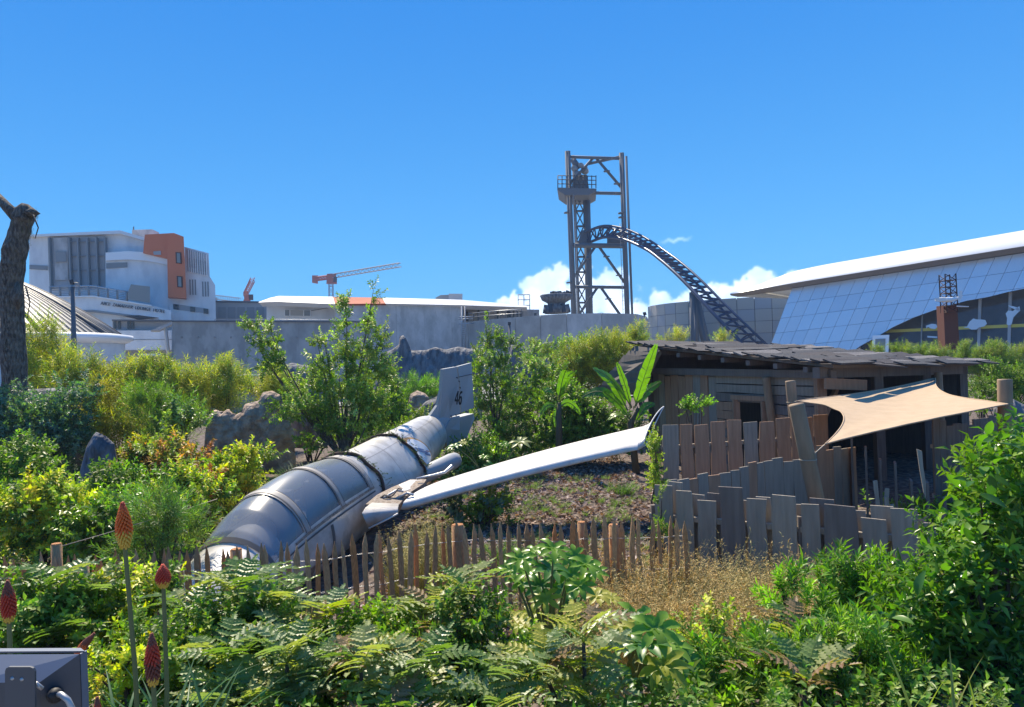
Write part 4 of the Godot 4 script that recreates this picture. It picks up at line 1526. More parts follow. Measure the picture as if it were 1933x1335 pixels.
	tube(s3, [at(1766, 567, 29.5), at(1775, 566, 29.5), at(1795, 566, 29.5), at(1812, 562, 29.6)], [0.03, 0.09, 0.1, 0.05], 10)
	wpart("fuselage", s3, M.white_paint, mp)
	slab("wing", [[1764, 563], [1785, 562], [1788, 568], [1768, 570]], 29.3, 0.05, M.white_paint, mp)
	slab("tail_fin", [[1808, 564], [1813, 549], [1816, 549], [1817, 560], [1811, 573]], 29.5, 0.05, M.white_paint, mp)
	slab("wing", [[1806, 577], [1829, 578], [1829, 579.5], [1806, 579]], 29.3, 0.3, M.white_paint, mp)


# ---------------------------------------------------------------- rocks

# a rock face from an outline: front and back skins with rough relief
func rock(called: String, label: String, list: Array, d: float, depth: float, m: Material, rough: float, category := "rock", sd := 1) -> Node3D:
	var pts := outline(list, d)
	var lo := Vector3(1e9, 1e9, 0)
	var hi := Vector3(-1e9, -1e9, 0)
	var flat := PackedVector2Array()
	for p in pts:
		lo = lo.min(p)
		hi = hi.max(p)
		flat.append(Vector2(p.x, p.y))
	var o := thing(called, label, category, Vector3((lo.x + hi.x) / 2.0, minf(lo.y, 0.0), -d))
	var s := begin(true)
	var n := 30
	var f := FastNoiseLite.new()
	f.seed = sd
	f.frequency = 1.6 / maxf(rough * 4.0, 0.3) * 0.35
	f.fractal_octaves = 4
	var inside := func(p: Vector2) -> float:
		# distance into the outline, negative outside
		var best := 1e9
		for k in flat.size():
			var q := Geometry2D.get_closest_point_to_segment(p, flat[k], flat[(k + 1) % flat.size()])
			best = minf(best, p.distance_to(q))
		return best if Geometry2D.is_point_in_polygon(p, flat) else -best
	var cols := 44
	var rows := 30
	for side in [0, 1]:
		var grid := []
		var outside := []
		for j in rows + 1:
			var row := []
			outside.append([])
			for i in cols + 1:
				var p := Vector2(lerpf(lo.x, hi.x, i / float(cols)), lerpf(lo.y, hi.y, j / float(rows)))
				var e: float = inside.call(p)
				outside[j].append(e < 0.0)
				if e < 0.0:
					# pull points outside back to the edge
					var best := p
					var bd := 1e9
					for k in flat.size():
						var q := Geometry2D.get_closest_point_to_segment(p, flat[k], flat[(k + 1) % flat.size()])
						if p.distance_to(q) < bd:
							bd = p.distance_to(q)
							best = q
					row.append(Vector3(best.x, best.y, -d - depth * 0.5 + 0.06 * f.get_noise_2d(best.x * 3, best.y * 3)))
				else:
					var bulge := sqrt(clampf(e / (depth * 0.6), 0.0, 1.0)) * depth * 0.5
					var w := 0.5 * f.get_noise_3d(p.x, p.y, side * 9.0) + 0.28 * absf(f.get_noise_3d(p.x * 3.0, p.y * 2.0, 4.0 + side))
					var zz := bulge + rough * w * smoothstep(0.0, 0.15, e) * 2.0
					row.append(Vector3(p.x, p.y, -d - depth * 0.5 + (zz if side == 0 else -zz)))
			grid.append(row)
		for j in rows:
			for i in cols:
				if outside[j][i] and outside[j][i + 1] and outside[j + 1][i] and outside[j + 1][i + 1]:
					continue
				if side == 0:
					quad(s, grid[j][i], grid[j][i + 1], grid[j + 1][i + 1], grid[j + 1][i])
				else:
					quad(s, grid[j][i], grid[j + 1][i], grid[j + 1][i + 1], grid[j][i + 1])
	wpart("rock_face", s, m, o)
	return o


func build_rocks() -> void:
	rock("rock_cliff", "grey artificial rock cliff with a tall spire behind the tail fin", [[700, 720], [712, 668], [735, 660], [748, 650], [750, 634], [757, 632], [763, 640], [772, 662], [800, 661], [818, 655], [838, 660], [862, 654], [893, 660], [905, 680], [910, 800], [700, 800]], 34.0, 1.6, M.rock_grey, 0.5, "rock cliff", 3)
	rock("rock_cliff", "low grey rock cliff peeking out behind the thin yellow shrubs", [[955, 690], [965, 652], [980, 650], [1000, 660], [1020, 648], [1045, 644], [1060, 656], [1062, 780], [955, 780]], 40.0, 1.6, M.rock_grey, 0.5, "rock cliff", 5)
	rock("rock_cliff", "grey rock ledge with bright top behind the leaning tree branch", [[500, 740], [520, 692], [545, 685], [565, 690], [590, 686], [600, 700], [610, 790], [500, 790]], 36.0, 1.2, M.rock_grey, 0.4, "rock cliff", 8)
	rock("rock_ruin", "brown weathered rock wall with a rising jagged top", [[368, 900], [380, 790], [395, 775], [410, 781], [420, 773], [432, 786], [447, 780], [452, 765], [480, 758], [486, 742], [505, 739], [522, 748], [530, 775], [546, 815], [552, 900]], 18.0, 0.7, M.rock_brown, 0.16, "rock wall", 11)
	rock("rock_boulder", "brown pointed rock standing beside the tail fin", [[750, 810], [765, 775], [772, 745], [785, 738], [800, 744], [808, 752], [812, 800], [800, 850], [752, 850]], 21.0, 0.6, M.rock_brown, 0.14, "rock", 13)
	rock("rock_boulder", "smooth streaked grey boulder tucked against the tail fin", [[775, 800], [785, 775], [800, 760], [822, 750], [845, 755], [860, 800], [860, 850], [780, 850]], 19.5, 0.8, M.rock_grey, 0.14, "rock", 17)
	rock("standing_stone", "dark blue grey standing stone with a pointed top among the shrubs", [[128, 960], [140, 890], [152, 845], [168, 818], [185, 824], [203, 840], [207, 870], [200, 960]], 14.5, 0.45, M.rock_blue_grey, 0.08, "stone", 19)
	rock("rock_boulder", "grey boulder at the right edge beyond the sail post", [[1905, 815], [1908, 775], [1918, 762], [1940, 755], [1970, 770], [1980, 820]], 12.5, 0.8, M.rock_grey, 0.14, "rock", 23)
	rock("rock_boulder", "grey rock half hidden behind the rock wall and young tree", [[535, 850], [537, 790], [550, 765], [575, 758], [600, 770], [612, 850]], 19.5, 0.8, M.rock_grey, 0.12, "rock", 29)
	# planter block under the dead trunk
	rock("rock_planter", "dark square rock planter carrying the dead tree trunk", [[-60, 960], [-60, 742], [10, 738], [80, 735], [140, 735], [145, 760], [150, 960]], 17.6, 1.6, M.rock_grey, 0.2, "rock planter", 31)
	# dead trunk
	var t := thing("dead_trunk", "thick dead tree trunk with a lopped forked top", "tree trunk", Vector3(at(28, 745, 18).x, at(28, 745, 18).y, -18))
	var s := begin(true)
	var line := [[26, 770, 27], [28, 720, 25], [25, 660, 24], [24, 600, 24], [20, 540, 23], [25, 490, 24], [33, 450, 22], [40, 425, 19], [46, 405, 22], [52, 396, 20], [56, 392, 8]]
	var pts := []
	var rad := []
	for k in line.size() * 3 - 2:
		var a: Array = line[k / 3]
		var b: Array = line[mini(k / 3 + 1, line.size() - 1)]
		var f := (k % 3) / 3.0
		pts.append(at(lerpf(a[0], b[0], f) + rr(-1, 1), lerpf(a[1], b[1], f), 18.0))
		rad.append(lerpf(a[2], b[2], f) * 0.88 * 18.0 / LENS * rr(0.93, 1.07))
	tube(s, pts, rad, 18)
	# knots and the swollen fork
	for k in [[60, 402, 14, 10], [40, 412, 14, 12], [18, 500, 14, 22], [32, 560, 12, 30]]:
		tube(s, [at(k[0], k[1] - k[3], 17.9), at(k[0], k[1], 17.85), at(k[0], k[1] + k[3], 17.9)], [0.02, k[2] * 18.0 / LENS, 0.02], 10)
	wpart("trunk", s, M.bark, t)
	s = begin(true)
	tube(s, [at(34, 412, 18), at(15, 393, 18), at(-8, 368, 18.1)], [0.15, 0.12, 0.09], 12)
	wpart("limb", s, M.bark, t)
	for c in [[[62, 405], [72, 430], [66, 450]], [[18, 450], [4, 470], [2, 500], [6, 520]], [[48, 540], [56, 570], [52, 600]]]:
		s = begin(true)
		tube(s, [at(c[0][0], c[0][1], 17.6), at(c[1][0], c[1][1], 17.5), at(c[2][0], c[2][1], 17.6)], [0.02, 0.015, 0.01], 5)
		wpart("hanging_root", s, M.bark, t)
	var moss: Array[Transform3D] = []
	var mc: Array[Color] = []
	for k in 130:
		var i := rng.randi() % (pts.size() - 1)
		var a := rr(0, TAU)
		moss.append(Transform3D(rough_basis(Vector3(rr(-0.4, 0.4), -1, rr(-0.4, 0.4)), rr(0, TAU), rr(0.25, 0.6)), pts[i] + Vector3(cos(a), rr(-0.2, 0.2), sin(a)) * rad[i] - t.position))
		mc.append(Color(0.16, 0.15, 0.08) * rr(0.6, 1.2))
	laid("hanging_moss", "needle", M.leaf_matt, moss, mc, t)


# ---------------------------------------------------------------- the crashed jet

var jet_nose := Vector3(-3.62, 0.03, -9.7)
var jet_tail := Vector3(-1.72, 1.0, -17.6)


func jet_point(t: float, a: float, grow := 0.0) -> Vector3:
	# t metres behind the windscreen foot, a radians from straight up towards the near side
	var e := (jet_tail - jet_nose).normalized()
	var r := e.cross(Vector3.UP).normalized()
	var u := r.cross(e).normalized()
	var secs := [[-1.7, 0.05, 0.04, 0.05, -0.42], [-1.45, 0.22, 0.17, 0.2, -0.36], [-1.0, 0.42, 0.32, 0.36, -0.22], [-0.5, 0.56, 0.43, 0.48, -0.10], [-0.05, 0.63, 0.48, 0.56, -0.02], [0.12, 0.64, 0.60, 0.57, 0.0], [0.45, 0.655, 0.77, 0.60, 0.0], [0.9, 0.665, 0.875, 0.62, 0.0], [1.5, 0.67, 0.92, 0.65, 0.0], [2.2, 0.665, 0.885, 0.66, 0.0], [3.0, 0.65, 0.79, 0.66, 0.0], [3.7, 0.635, 0.72, 0.65, 0.0], [4.5, 0.615, 0.66, 0.62, 0.02], [5.4, 0.56, 0.59, 0.55, 0.06], [6.4, 0.50, 0.53, 0.50, 0.08], [7.2, 0.45, 0.48, 0.46, 0.10], [7.5, 0.40, 0.43, 0.42, 0.10], [7.62, 0.27, 0.30, 0.3, 0.10]]
	var k := 0
	while k < secs.size() - 2 and t > secs[k + 1][0]:
		k += 1
	var f := clampf((t - secs[k][0]) / (secs[k + 1][0] - secs[k][0]), 0.0, 1.0)
	var v := []
	for i in range(1, 5):
		# smooth through the stations
		var p0: float = secs[maxi(k - 1, 0)][i]
		var p1: float = secs[k][i]
		var p2: float = secs[k + 1][i]
		var p3: float = secs[mini(k + 2, secs.size() - 1)][i]
		v.append(lerpf(cubic_interpolate(p1, p2, p0, p3, f), lerpf(p1, p2, f), 0.2))
	var tall: float = v[1] if cos(a) >= 0.0 else v[2]
	var c: Vector3 = jet_nose + e * t + u * v[3]
	# the jet engines bulge low on both flanks behind the wing
	var bulge := 0.16 * exp(-pow((t - 4.7) / 1.1, 2.0)) * exp(-pow((absf(a) - 1.75) / 0.5, 2.0))
	var bx: float = sin(a) * (v[0] + grow + bulge)
	var by := cos(a) * (tall + grow)
	return c + r * bx + u * by


func jet_patch(t0: float, t1: float, a0: float, a1: float, nt: int, na: int, grow := 0.0, keep = null) -> SurfaceTool:
	var s := begin(true)
	for i in nt:
		for j in na:
			var ta := lerpf(t0, t1, i / float(nt))
			var tb := lerpf(t0, t1, (i + 1) / float(nt))
			var aa := lerpf(a0, a1, j / float(na))
			var ab := lerpf(a0, a1, (j + 1) / float(na))
			if keep != null and not keep.call((ta + tb) / 2.0, (aa + ab) / 2.0):
				continue
			quad(s, jet_point(ta, aa, grow), jet_point(tb, aa, grow), jet_point(tb, ab, grow), jet_point(ta, ab, grow))
	return s


func build_jet() -> void:
	var j := thing("crashed_jet", "pale grey crashed jet plane lying nose down in the garden", "jet plane", Vector3(-2.5, 0, -12.5))
	var bays := [[0.02, 0.80], [0.92, 1.86], [1.98, 2.92]]
	var in_glass := func(t: float, a: float) -> bool:
		for b in bays:
			if t > b[0] and t < b[1]:
				return absf(a) < 1.16
		return false
	var skin := jet_patch(-1.7, 7.62, -PI, PI, 233, 76, 0.0, func(t: float, a: float) -> bool: return not in_glass.call(t, a))
	var body := wpart("fuselage", skin, M.skin, j)
	for b in bays:
		var lim := 1.2
		wpart("canopy_pane", jet_patch(b[0] - 0.03, b[1] + 0.03, -lim, lim, 40, 60, -0.012), M.canopy_glass, j)
	# canopy frames, gasket and sill
	for t in [0.86, 1.92, 2.97]:
		wpart("canopy_frame", jet_patch(t - 0.04, t + 0.04, -1.22, 1.22, 2, 34, 0.010), M.frame_paint, j)
		for o in [-0.06, 0.06]:
			wpart("frame_seal", jet_patch(t + o - 0.008, t + o + 0.008, -1.2, 1.2, 1, 34, 0.012), M.seam_dark, j)
	wpart("windscreen_seal", jet_patch(-0.03, 0.03, -1.25, 1.25, 2, 34, 0.014), M.seam_dark, j)
	wpart("canopy_sill", jet_patch(0.5, 3.05, 1.20, 1.245, 20, 1, 0.012), M.grime, j)
	wpart("canopy_sill", jet_patch(0.3, 3.05, 1.29, 1.32, 20, 1, 0.01), M.seam_dark, j)
	# seams of the skin panels
	for t in [-0.55, 3.45, 4.2, 5.15, 6.1, 6.9]:
		wpart("panel_seam", jet_patch(t - 0.006, t + 0.006, -PI * 0.3, PI * 0.75, 1, 40, 0.003), M.seam_light, body)
	for a in [0.55, 1.75, 2.2]:
		wpart("panel_seam", jet_patch(3.2, 7.1, a - 0.005, a + 0.005, 40, 1, 0.003), M.seam_light, body)
	wpart("access_panel", jet_patch(0.62, 0.95, 1.85, 2.15, 4, 4, 0.006), M.grime, body)
	wpart("access_panel", jet_patch(2.62, 2.95, 1.42, 1.62, 4, 4, 0.006), M.fin_grey, body)
	wpart("warning_mark", jet_patch(0.35, 0.47, 1.62, 1.75, 2, 2, 0.006), M.burn_orange, body)
	wpart("hatch_gap", jet_patch(1.42, 1.50, 1.35, 2.2, 1, 14, 0.005), M.seam_dark, body)
	wpart("hatch_gap", jet_patch(1.1, 1.5, 1.93, 1.97, 6, 1, 0.006), M.seam_dark, body)
	# cockpit inside
	var e := (jet_tail - jet_nose).normalized()
	var r := e.cross(Vector3.UP).normalized()
	var u := r.cross(e).normalized()
	var s := begin()
	for k in 2:
		var c := jet_nose + e * (1.35 + k * 1.05)
		box(s, c + u * 0.12, Vector3(0.42, 0.9, 0.2), Basis(r, u, -e))
		box(s, c + u * 0.62, Vector3(0.26, 0.22, 0.14), Basis(r, u, -e))
	wpart("seat", s, M.interior, j)
	s = begin()
	box(s, jet_nose + e * 1.5 - u * 0.05, Vector3(0.95, 0.1, 3.0), Basis(r, u, -e))
	wpart("cockpit_floor", s, M.interior, j)
	s = begin(true)
	for i in 6:
		for k in 16:
			var q := []
			for c in [[i, k], [i + 1, k], [i + 1, k + 1], [i, k + 1]]:
				var t: float = 0.10 + 0.42 * c[0] / 6.0
				var a: float = lerpf(-1.15, 1.15, c[1] / 16.0)
				var lift: float = 0.44 + 0.10 * sin(c[0] / 6.0 * PI * 0.55)
				q.append(jet_nose + e * t + r * sin(a) * 0.46 + u * (cos(a) * lift * 0.95 + 0.02))
			quad(s, q[0], q[1], q[2], q[3])
	wpart("dashboard_cowl", s, M.cowl, j)
	# near flank: burnt oval opening
	wpart("burnt_rim", jet_oval(5.5, 1.28, 0.95, 0.95, 0.80, 0.010), M.burn_orange, j)
	var oval := wpart("torn_panel", jet_oval(5.5, 1.28, 0.80, 0.78, 0.0, 0.016), M.white_paint, j)
	for k in 3:
		wpart("blue_streak", jet_oval(5.35 + k * 0.16, 1.12 + k * 0.17, 0.5 - k * 0.07, 0.06, 0.0, 0.022), M.decal_blue, oval)
	wpart("red_streak", jet_oval(5.75, 1.38, 0.24, 0.02, 0.0, 0.024), M.poker_red, oval)
	# jet pipe at the flank's end
	s = begin(true)
	var p0 := jet_point(4.9, 1.95) - r * 0.15
	var p1 := at(860, 868, 15.6)
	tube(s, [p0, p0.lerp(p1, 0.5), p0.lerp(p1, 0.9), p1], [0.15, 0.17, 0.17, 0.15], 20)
	wpart("jet_pipe", s, M.shaded_skin, j)
	s = begin(true)
	tube(s, [p1 + (p1 - p0).normalized() * 0.004, p1 + (p1 - p0).normalized() * 0.03], [0.125, 0.12], 20)
	wpart("pipe_mouth", s, M.dark_metal, j)
	# tail fin, rudder and dorsal fillet
	fin_piece("tail_fin", [[826, 812, 17.0], [832, 770, 16.95], [834, 742, 16.92], [836, 697, 16.9], [862, 692.5, 17.2], [866, 720, 17.25], [869, 780, 17.3], [846, 790, 17.15], [845, 812, 17.2]], 0.11, M.shaded_skin, j)
	fin_piece("dorsal_fillet", [[762, 822, 16.2], [790, 802, 16.6], [812, 785, 16.85], [826, 765, 16.95], [833, 735, 16.93], [846, 735, 17.06], [850, 790, 17.15], [868, 785, 17.3], [868, 812, 17.3], [820, 835, 17.0]], 0.09, M.shaded_skin, j)
	fin_piece("rudder", [[863.5, 692, 17.22], [890, 685, 17.5], [893, 735, 17.5], [894.5, 770, 17.55], [870.5, 779, 17.32], [867.5, 720, 17.26]], 0.08, M.shaded_skin, j)
	wpart_bar("rudder_seam", [[866, 712, 17.2], [891, 706.5, 17.45]], 0.008, M.seam_dark, j)
	fin_piece("tail_cone", [[850, 792, 17.1], [894, 781, 17.6], [896, 790, 17.6], [884, 820, 17.6], [872, 850, 17.5], [845, 845, 17.2], [838, 815, 17.0]], 0.32, M.shaded_skin, j)
	for k in [[862, 712], [866, 719], [868, 731], [851, 785], [860, 783]]:
		wpart_bar("rivet_hole", [[k[0], k[1], 17.12], [k[0] + 1.4, k[1] + 2.2, 17.14]], 0.012, M.black_mark, j)
	# number on the fin
	var fp := at(861.5, 751, 17.06)
	var fx := (at(869, 748, 17.3) - at(836, 752, 16.92)).normalized()
	var fy := (at(836, 697, 16.9) - at(834, 742, 16.92)).normalized()
	var fz := fx.cross(fy).normalized()
	fy = fz.cross(fx)
	var tm := TextMesh.new()
	var font := SystemFont.new()
	font.font_names = ["Droid Sans"]
	font.font_weight = 700
	tm.font = font
	tm.text = "46"
	tm.font_size = 32
	tm.pixel_size = 0.0105
	tm.depth = 0.006
	var num := part("number", tm, M.black_mark, j)
	num.global_transform = Transform3D(Basis(fx * 0.62, fy * 1.25, fz).rotated(fz, -0.12), fp + fz * 0.07)
	build_jet_wing(j, e, r, u)
	# creepers slung round the body
	for t in [[3.28, 0.03], [5.05, 0.025]]:
		var v := thing("creeper", "dark ivy creeper slung round the %s" % ("jet just behind its canopy" if t[0] < 4.0 else "rear body of the jet"), "creeper", jet_point(t[0], 2.2))
		s = begin(true)
		var pts := []
		for k in 40:
			var a := lerpf(-1.9, 2.0, k / 39.0)
			pts.append(jet_point(t[0] + 0.05 * sin(k * 0.9) + 0.16 * a * (0.35 if t[0] < 4.0 else 0.2), a, 0.025))
		tube(s, pts, [t[1]], 6)
		wpart("vine", s, M.dark_rust, v)
		var xs: Array[Transform3D] = []
		var cs: Array[Color] = []
		for k in 190:
			var q: Vector3 = pts[rng.randi() % 40]
			xs.append(Transform3D(rough_basis(Vector3(rr(-1, 1), rr(-0.6, 1), rr(-0.3, 1)), rr(0, TAU), rr(0.22, 0.5)), q - v.position + Vector3(rr(-0.06, 0.06), rr(-0.06, 0.06), rr(-0.06, 0.06))))
			var g := rr(0.6, 1.2)
			cs.append(Color(0.10 * g, 0.13 * g, 0.08 * g))
		laid("ivy_leaves", "small", M.leaf_matt, xs, cs, v)


func jet_oval(t: float, a: float, lt: float, la: float, hole: float, grow: float) -> SurfaceTool:
	# an oval laid on the skin, lt metres long and la radians high, tilted; with a hole it is a ring
	var s := begin(true)
	var put := func(k: int, f: float) -> Vector3:
		var q := TAU * k / 28.0
		var x := cos(q) * lt * 0.55 * f
		var y := sin(q) * la * 0.9 * f
		return jet_point(t + x * 0.9 + y * 0.1, a + y * 0.75 + x * 0.55, grow)
	for k in 28:
		for i in 3:
			var f0 := lerpf(hole, 1.0, i / 3.0)
			var f1 := lerpf(hole, 1.0, (i + 1) / 3.0)
			quad(s, put.call(k, f0), put.call(k + 1, f0), put.call(k + 1, f1), put.call(k, f1))
	return s


func fin_piece(called: String, list: Array, thick: float, m: Material, j: Node) -> MeshInstance3D:
	var s := begin()
	var pts := outline(list, 0.0)
	var n := Vector3(0.75, 0.05, -0.66).cross(Vector3.UP).normalized()
	if n.z > 0:
		n = -n
	prism(s, pts, n * thick)
	return wpart(called, s, m, j)


func build_jet_wing(j: Node3D, e: Vector3, r: Vector3, u: Vector3) -> void:
	var le0 := at(756, 962, 11.7)
	var le1 := at(1204, 849, 12.0)
	var te0 := at(846, 903, 13.0)
	var te1 := at(1216, 804, 13.0)
	var foil := func(a: Vector3, b: Vector3, thick: float) -> Array:
		var q := []
		var chord := b - a
		var up := (le1 - le0).cross(chord).normalized()
		if up.y < 0:
			up = -up
		for k in 13:
			var t := 1.0 - k / 12.0
			q.append(a + chord * t + up * thick * (2.97 * sqrt(t) - 1.26 * t - 3.516 * t * t + 2.843 * pow(t, 3) - 1.036 * pow(t, 4)) * 0.62)
		for k in range(1, 12):
			var t := k / 12.0
			q.append(a + chord * t - up * thick * (2.97 * sqrt(t) - 1.26 * t - 3.516 * t * t + 2.843 * pow(t, 3) - 1.036 * pow(t, 4)) * 0.45)
		return q
	var s := begin(true)
	var rows := []
	for k in 21:
		var t := k / 20.0
		var bend := Vector3.UP * 0.04 * sin(t * PI)
		rows.append(foil.call(le0.lerp(le1, t) + bend, te0.lerp(te1, t) + bend, lerpf(0.17, 0.12, t)))
	for k in 20:
		for i in 24:
			var i2 := (i + 1) % 24
			quad(s, rows[k][i], rows[k + 1][i], rows[k + 1][i2], rows[k][i2])
	var wing := wpart("wing", s, M.wing_skin, j)
	# torn edge at the root, its ribs and hanging pipes
	s = begin()
	for i in 23:
		tri(s, rows[0][0].lerp(rows[0][12], 0.5), rows[0][i], rows[0][i + 1])
	wpart("torn_root", s, M.grime, wing)
	for k in 3:
		var t0 := 0.14 + k * 0.26
		s = begin()
		var span := 0.010
		for i in 11:
			var a: Vector3 = rows[0][i].lerp(rows[20][i], t0)
			var b: Vector3 = rows[0][i + 1].lerp(rows[20][i + 1], t0)
			var up := Vector3.UP * 0.004
			var dx := (le1 - le0) * span * 0.1
			quad(s, a + up, b + up, b + up + dx, a + up + dx)
		wpart("panel_seam", s, M.seam_dark, wing)
	# rolled tip: dark open end with an upswept lip
	s = begin(true)
	var tip_rows := []
	for k in 6:
		var t := k / 5.0
		var q := []
		for i in 24:
			var p: Vector3 = rows[20][i]
			var c: Vector3 = rows[20][0].lerp(rows[20][12], 0.5)
			var back := (i if i <= 12 else 24 - i) / 12.0
			q.append(p + (le1 - le0).normalized() * (0.09 + 0.26 * (1.0 - back)) * t + Vector3.UP * 0.22 * t * t * (1.0 - back * back) + (te1 - le1) * 0.06 * t)
		tip_rows.append(q)
	for k in 5:
		for i in 24:
			var i2 := (i + 1) % 24
			quad(s, tip_rows[k][i], tip_rows[k + 1][i], tip_rows[k + 1][i2], tip_rows[k][i2])
	var tip := wpart("wing_tip", s, M.skin, j)
	s = begin()
	for i in 23:
		tri(s, tip_rows[4][0].lerp(tip_rows[4][12], 0.5), tip_rows[4][i], tip_rows[4][i + 1])
	wpart("tip_hollow_shade", s, M.dark_metal, tip)  # dark sheet stands in for the shade inside the open tip
	s = begin(true)
	var loop := []
	for i in 25:
		loop.append(tip_rows[5][i % 24])
	tube(s, loop, [0.012], 5, false)
	wpart("tip_rim", s, M.wing_skin, tip)
	# stub left on the body: a bright leading edge fairing, a torn hollow and the rear panel
	s = begin(true)
	var fair := [[683, 969, 11.25], [690, 958, 11.4], [702, 949, 11.65], [753, 951, 11.75], [752, 955, 11.6], [751, 960, 11.45]]
	var low := [[696, 998, 11.35], [696, 998, 11.35], [700, 990, 11.9], [753, 966, 11.95], [752, 968, 11.6], [751, 970, 11.4]]
	var fp := outline(fair, 0.0)
	var lp := outline(low, 0.0)
	quad(s, fp[0], fp[1], fp[4], fp[5])
	quad(s, fp[1], fp[2], fp[3], fp[4])
	quad(s, fp[0], fp[5], lp[5], lp[0])
	quad(s, lp[0], lp[5], lp[3], lp[2])
	tri(s, fp[0], lp[0], fp[1])
	tri(s, fp[1], lp[2], fp[2])
	tri(s, fp[1], lp[0], lp[2])
	quad(s, fp[3], fp[4], lp[4], lp[3])
	quad(s, fp[4], fp[5], lp[5], lp[4])
	var stub := wpart("wing_stub", s, M.skin, j)
	wpart_bar("stub_edge", [[696, 998, 11.33], [722, 985, 11.36], [751, 970, 11.38]], 0.014, M.wing_skin, stub)
	s = begin()
	prism(s, outline([[690, 952, 11.8], [712, 934, 12.1], [740, 920, 12.6], [775, 905, 13.0], [805, 905, 13.1], [800, 913, 12.7], [772, 931, 12.2], [760, 944, 11.9], [753, 953, 11.75], [702, 953, 11.7]], 0.0), Vector3(0, -0.10, 0))
	wpart("torn_hollow", s, M.grime, stub)
	s = begin()
	prism(s, outline([[728, 926, 12.4], [775, 906, 12.9], [802, 907, 13.0], [785, 918, 12.6], [768, 926, 12.3]], 0.0), Vector3(0, -0.04, 0))
	wpart("rear_panel", s, M.wing_skin, stub)
	for k in 5:
		s = begin(true)
		var p := at([712, 728, 742, 752, 735][k], [944, 938, 935, 940, 948][k], 12.0)
		var o := p + Vector3(rr(0.1, 0.3), rr(0.02, 0.1), rr(-0.1, 0.15))
		tube(s, [p - Vector3(0.1, 0.05, 0), p, p.lerp(o, 0.6) + Vector3.UP * 0.05, o], [0.014 + 0.006 * (k % 2)], 6)
		wpart("torn_pipe", s, M.galvanised if k % 2 else M.grime, stub)
	s = begin(true)
	var q0 := te0 + Vector3(-0.5, 0.05, 0.25)
	tube(s, [q0, q0 + Vector3(0.25, 0.03, -0.1), q0 + Vector3(0.45, 0.06, -0.2), q0 + Vector3(0.58, 0.16, -0.25)], [0.02, 0.02, 0.025, 0.035], 8)
	wpart("broken_strut", s, M.galvanised, j)


# ---------------------------------------------------------------- hut

func plank_mesh(size: Vector3, sd: int) -> ArrayMesh:
	# a sawn plank standing on its base with slightly wavy edges
	var g := RandomNumberGenerator.new()
	g.seed = sd
	var s := begin()
	var rings := []
	var n := 5
	var top := g.randf_range(-0.012, 0.012)
	for k in n + 1:
		var t := float(k) / n
		var l := -size.x / 2.0 + g.randf_range(-0.03, 0.03) * size.x * 2.0
		var r := size.x / 2.0 + g.randf_range(-0.03, 0.03) * size.x * 2.0
		var y0 := size.y * t + (top * size.x * 2.0 if k == n else 0.0)
		var y1 := size.y * t - (top * size.x * 2.0 if k == n else 0.0)
		var z := size.z / 2.0
		rings.append([Vector3(l, y0, -z), Vector3(r, y1, -z), Vector3(r, y1, z), Vector3(l, y0, z)])
	for k in n:
		for i in 4:
			var j := (i + 1) % 4
			quad(s, rings[k][i], rings[k][j], rings[k + 1][j], rings[k + 1][i])
	quad(s, rings[n][0], rings[n][1], rings[n][2], rings[n][3])
	quad(s, rings[0][3], rings[0][2], rings[0][1], rings[0][0])
	return done(s)


func beam_between(called: String, a: Vector3, b: Vector3, w: float, h: float, m: Material, parent: Node) -> MeshInstance3D:
	var d := (b - a).normalized()
	var x := side_of(d)
	var y := x.cross(d)
	var s := begin()
	box(s, (a + b) / 2.0, Vector3(w, h, a.distance_to(b)), Basis(x, y, -d))
	return wpart(called, s, m, parent)


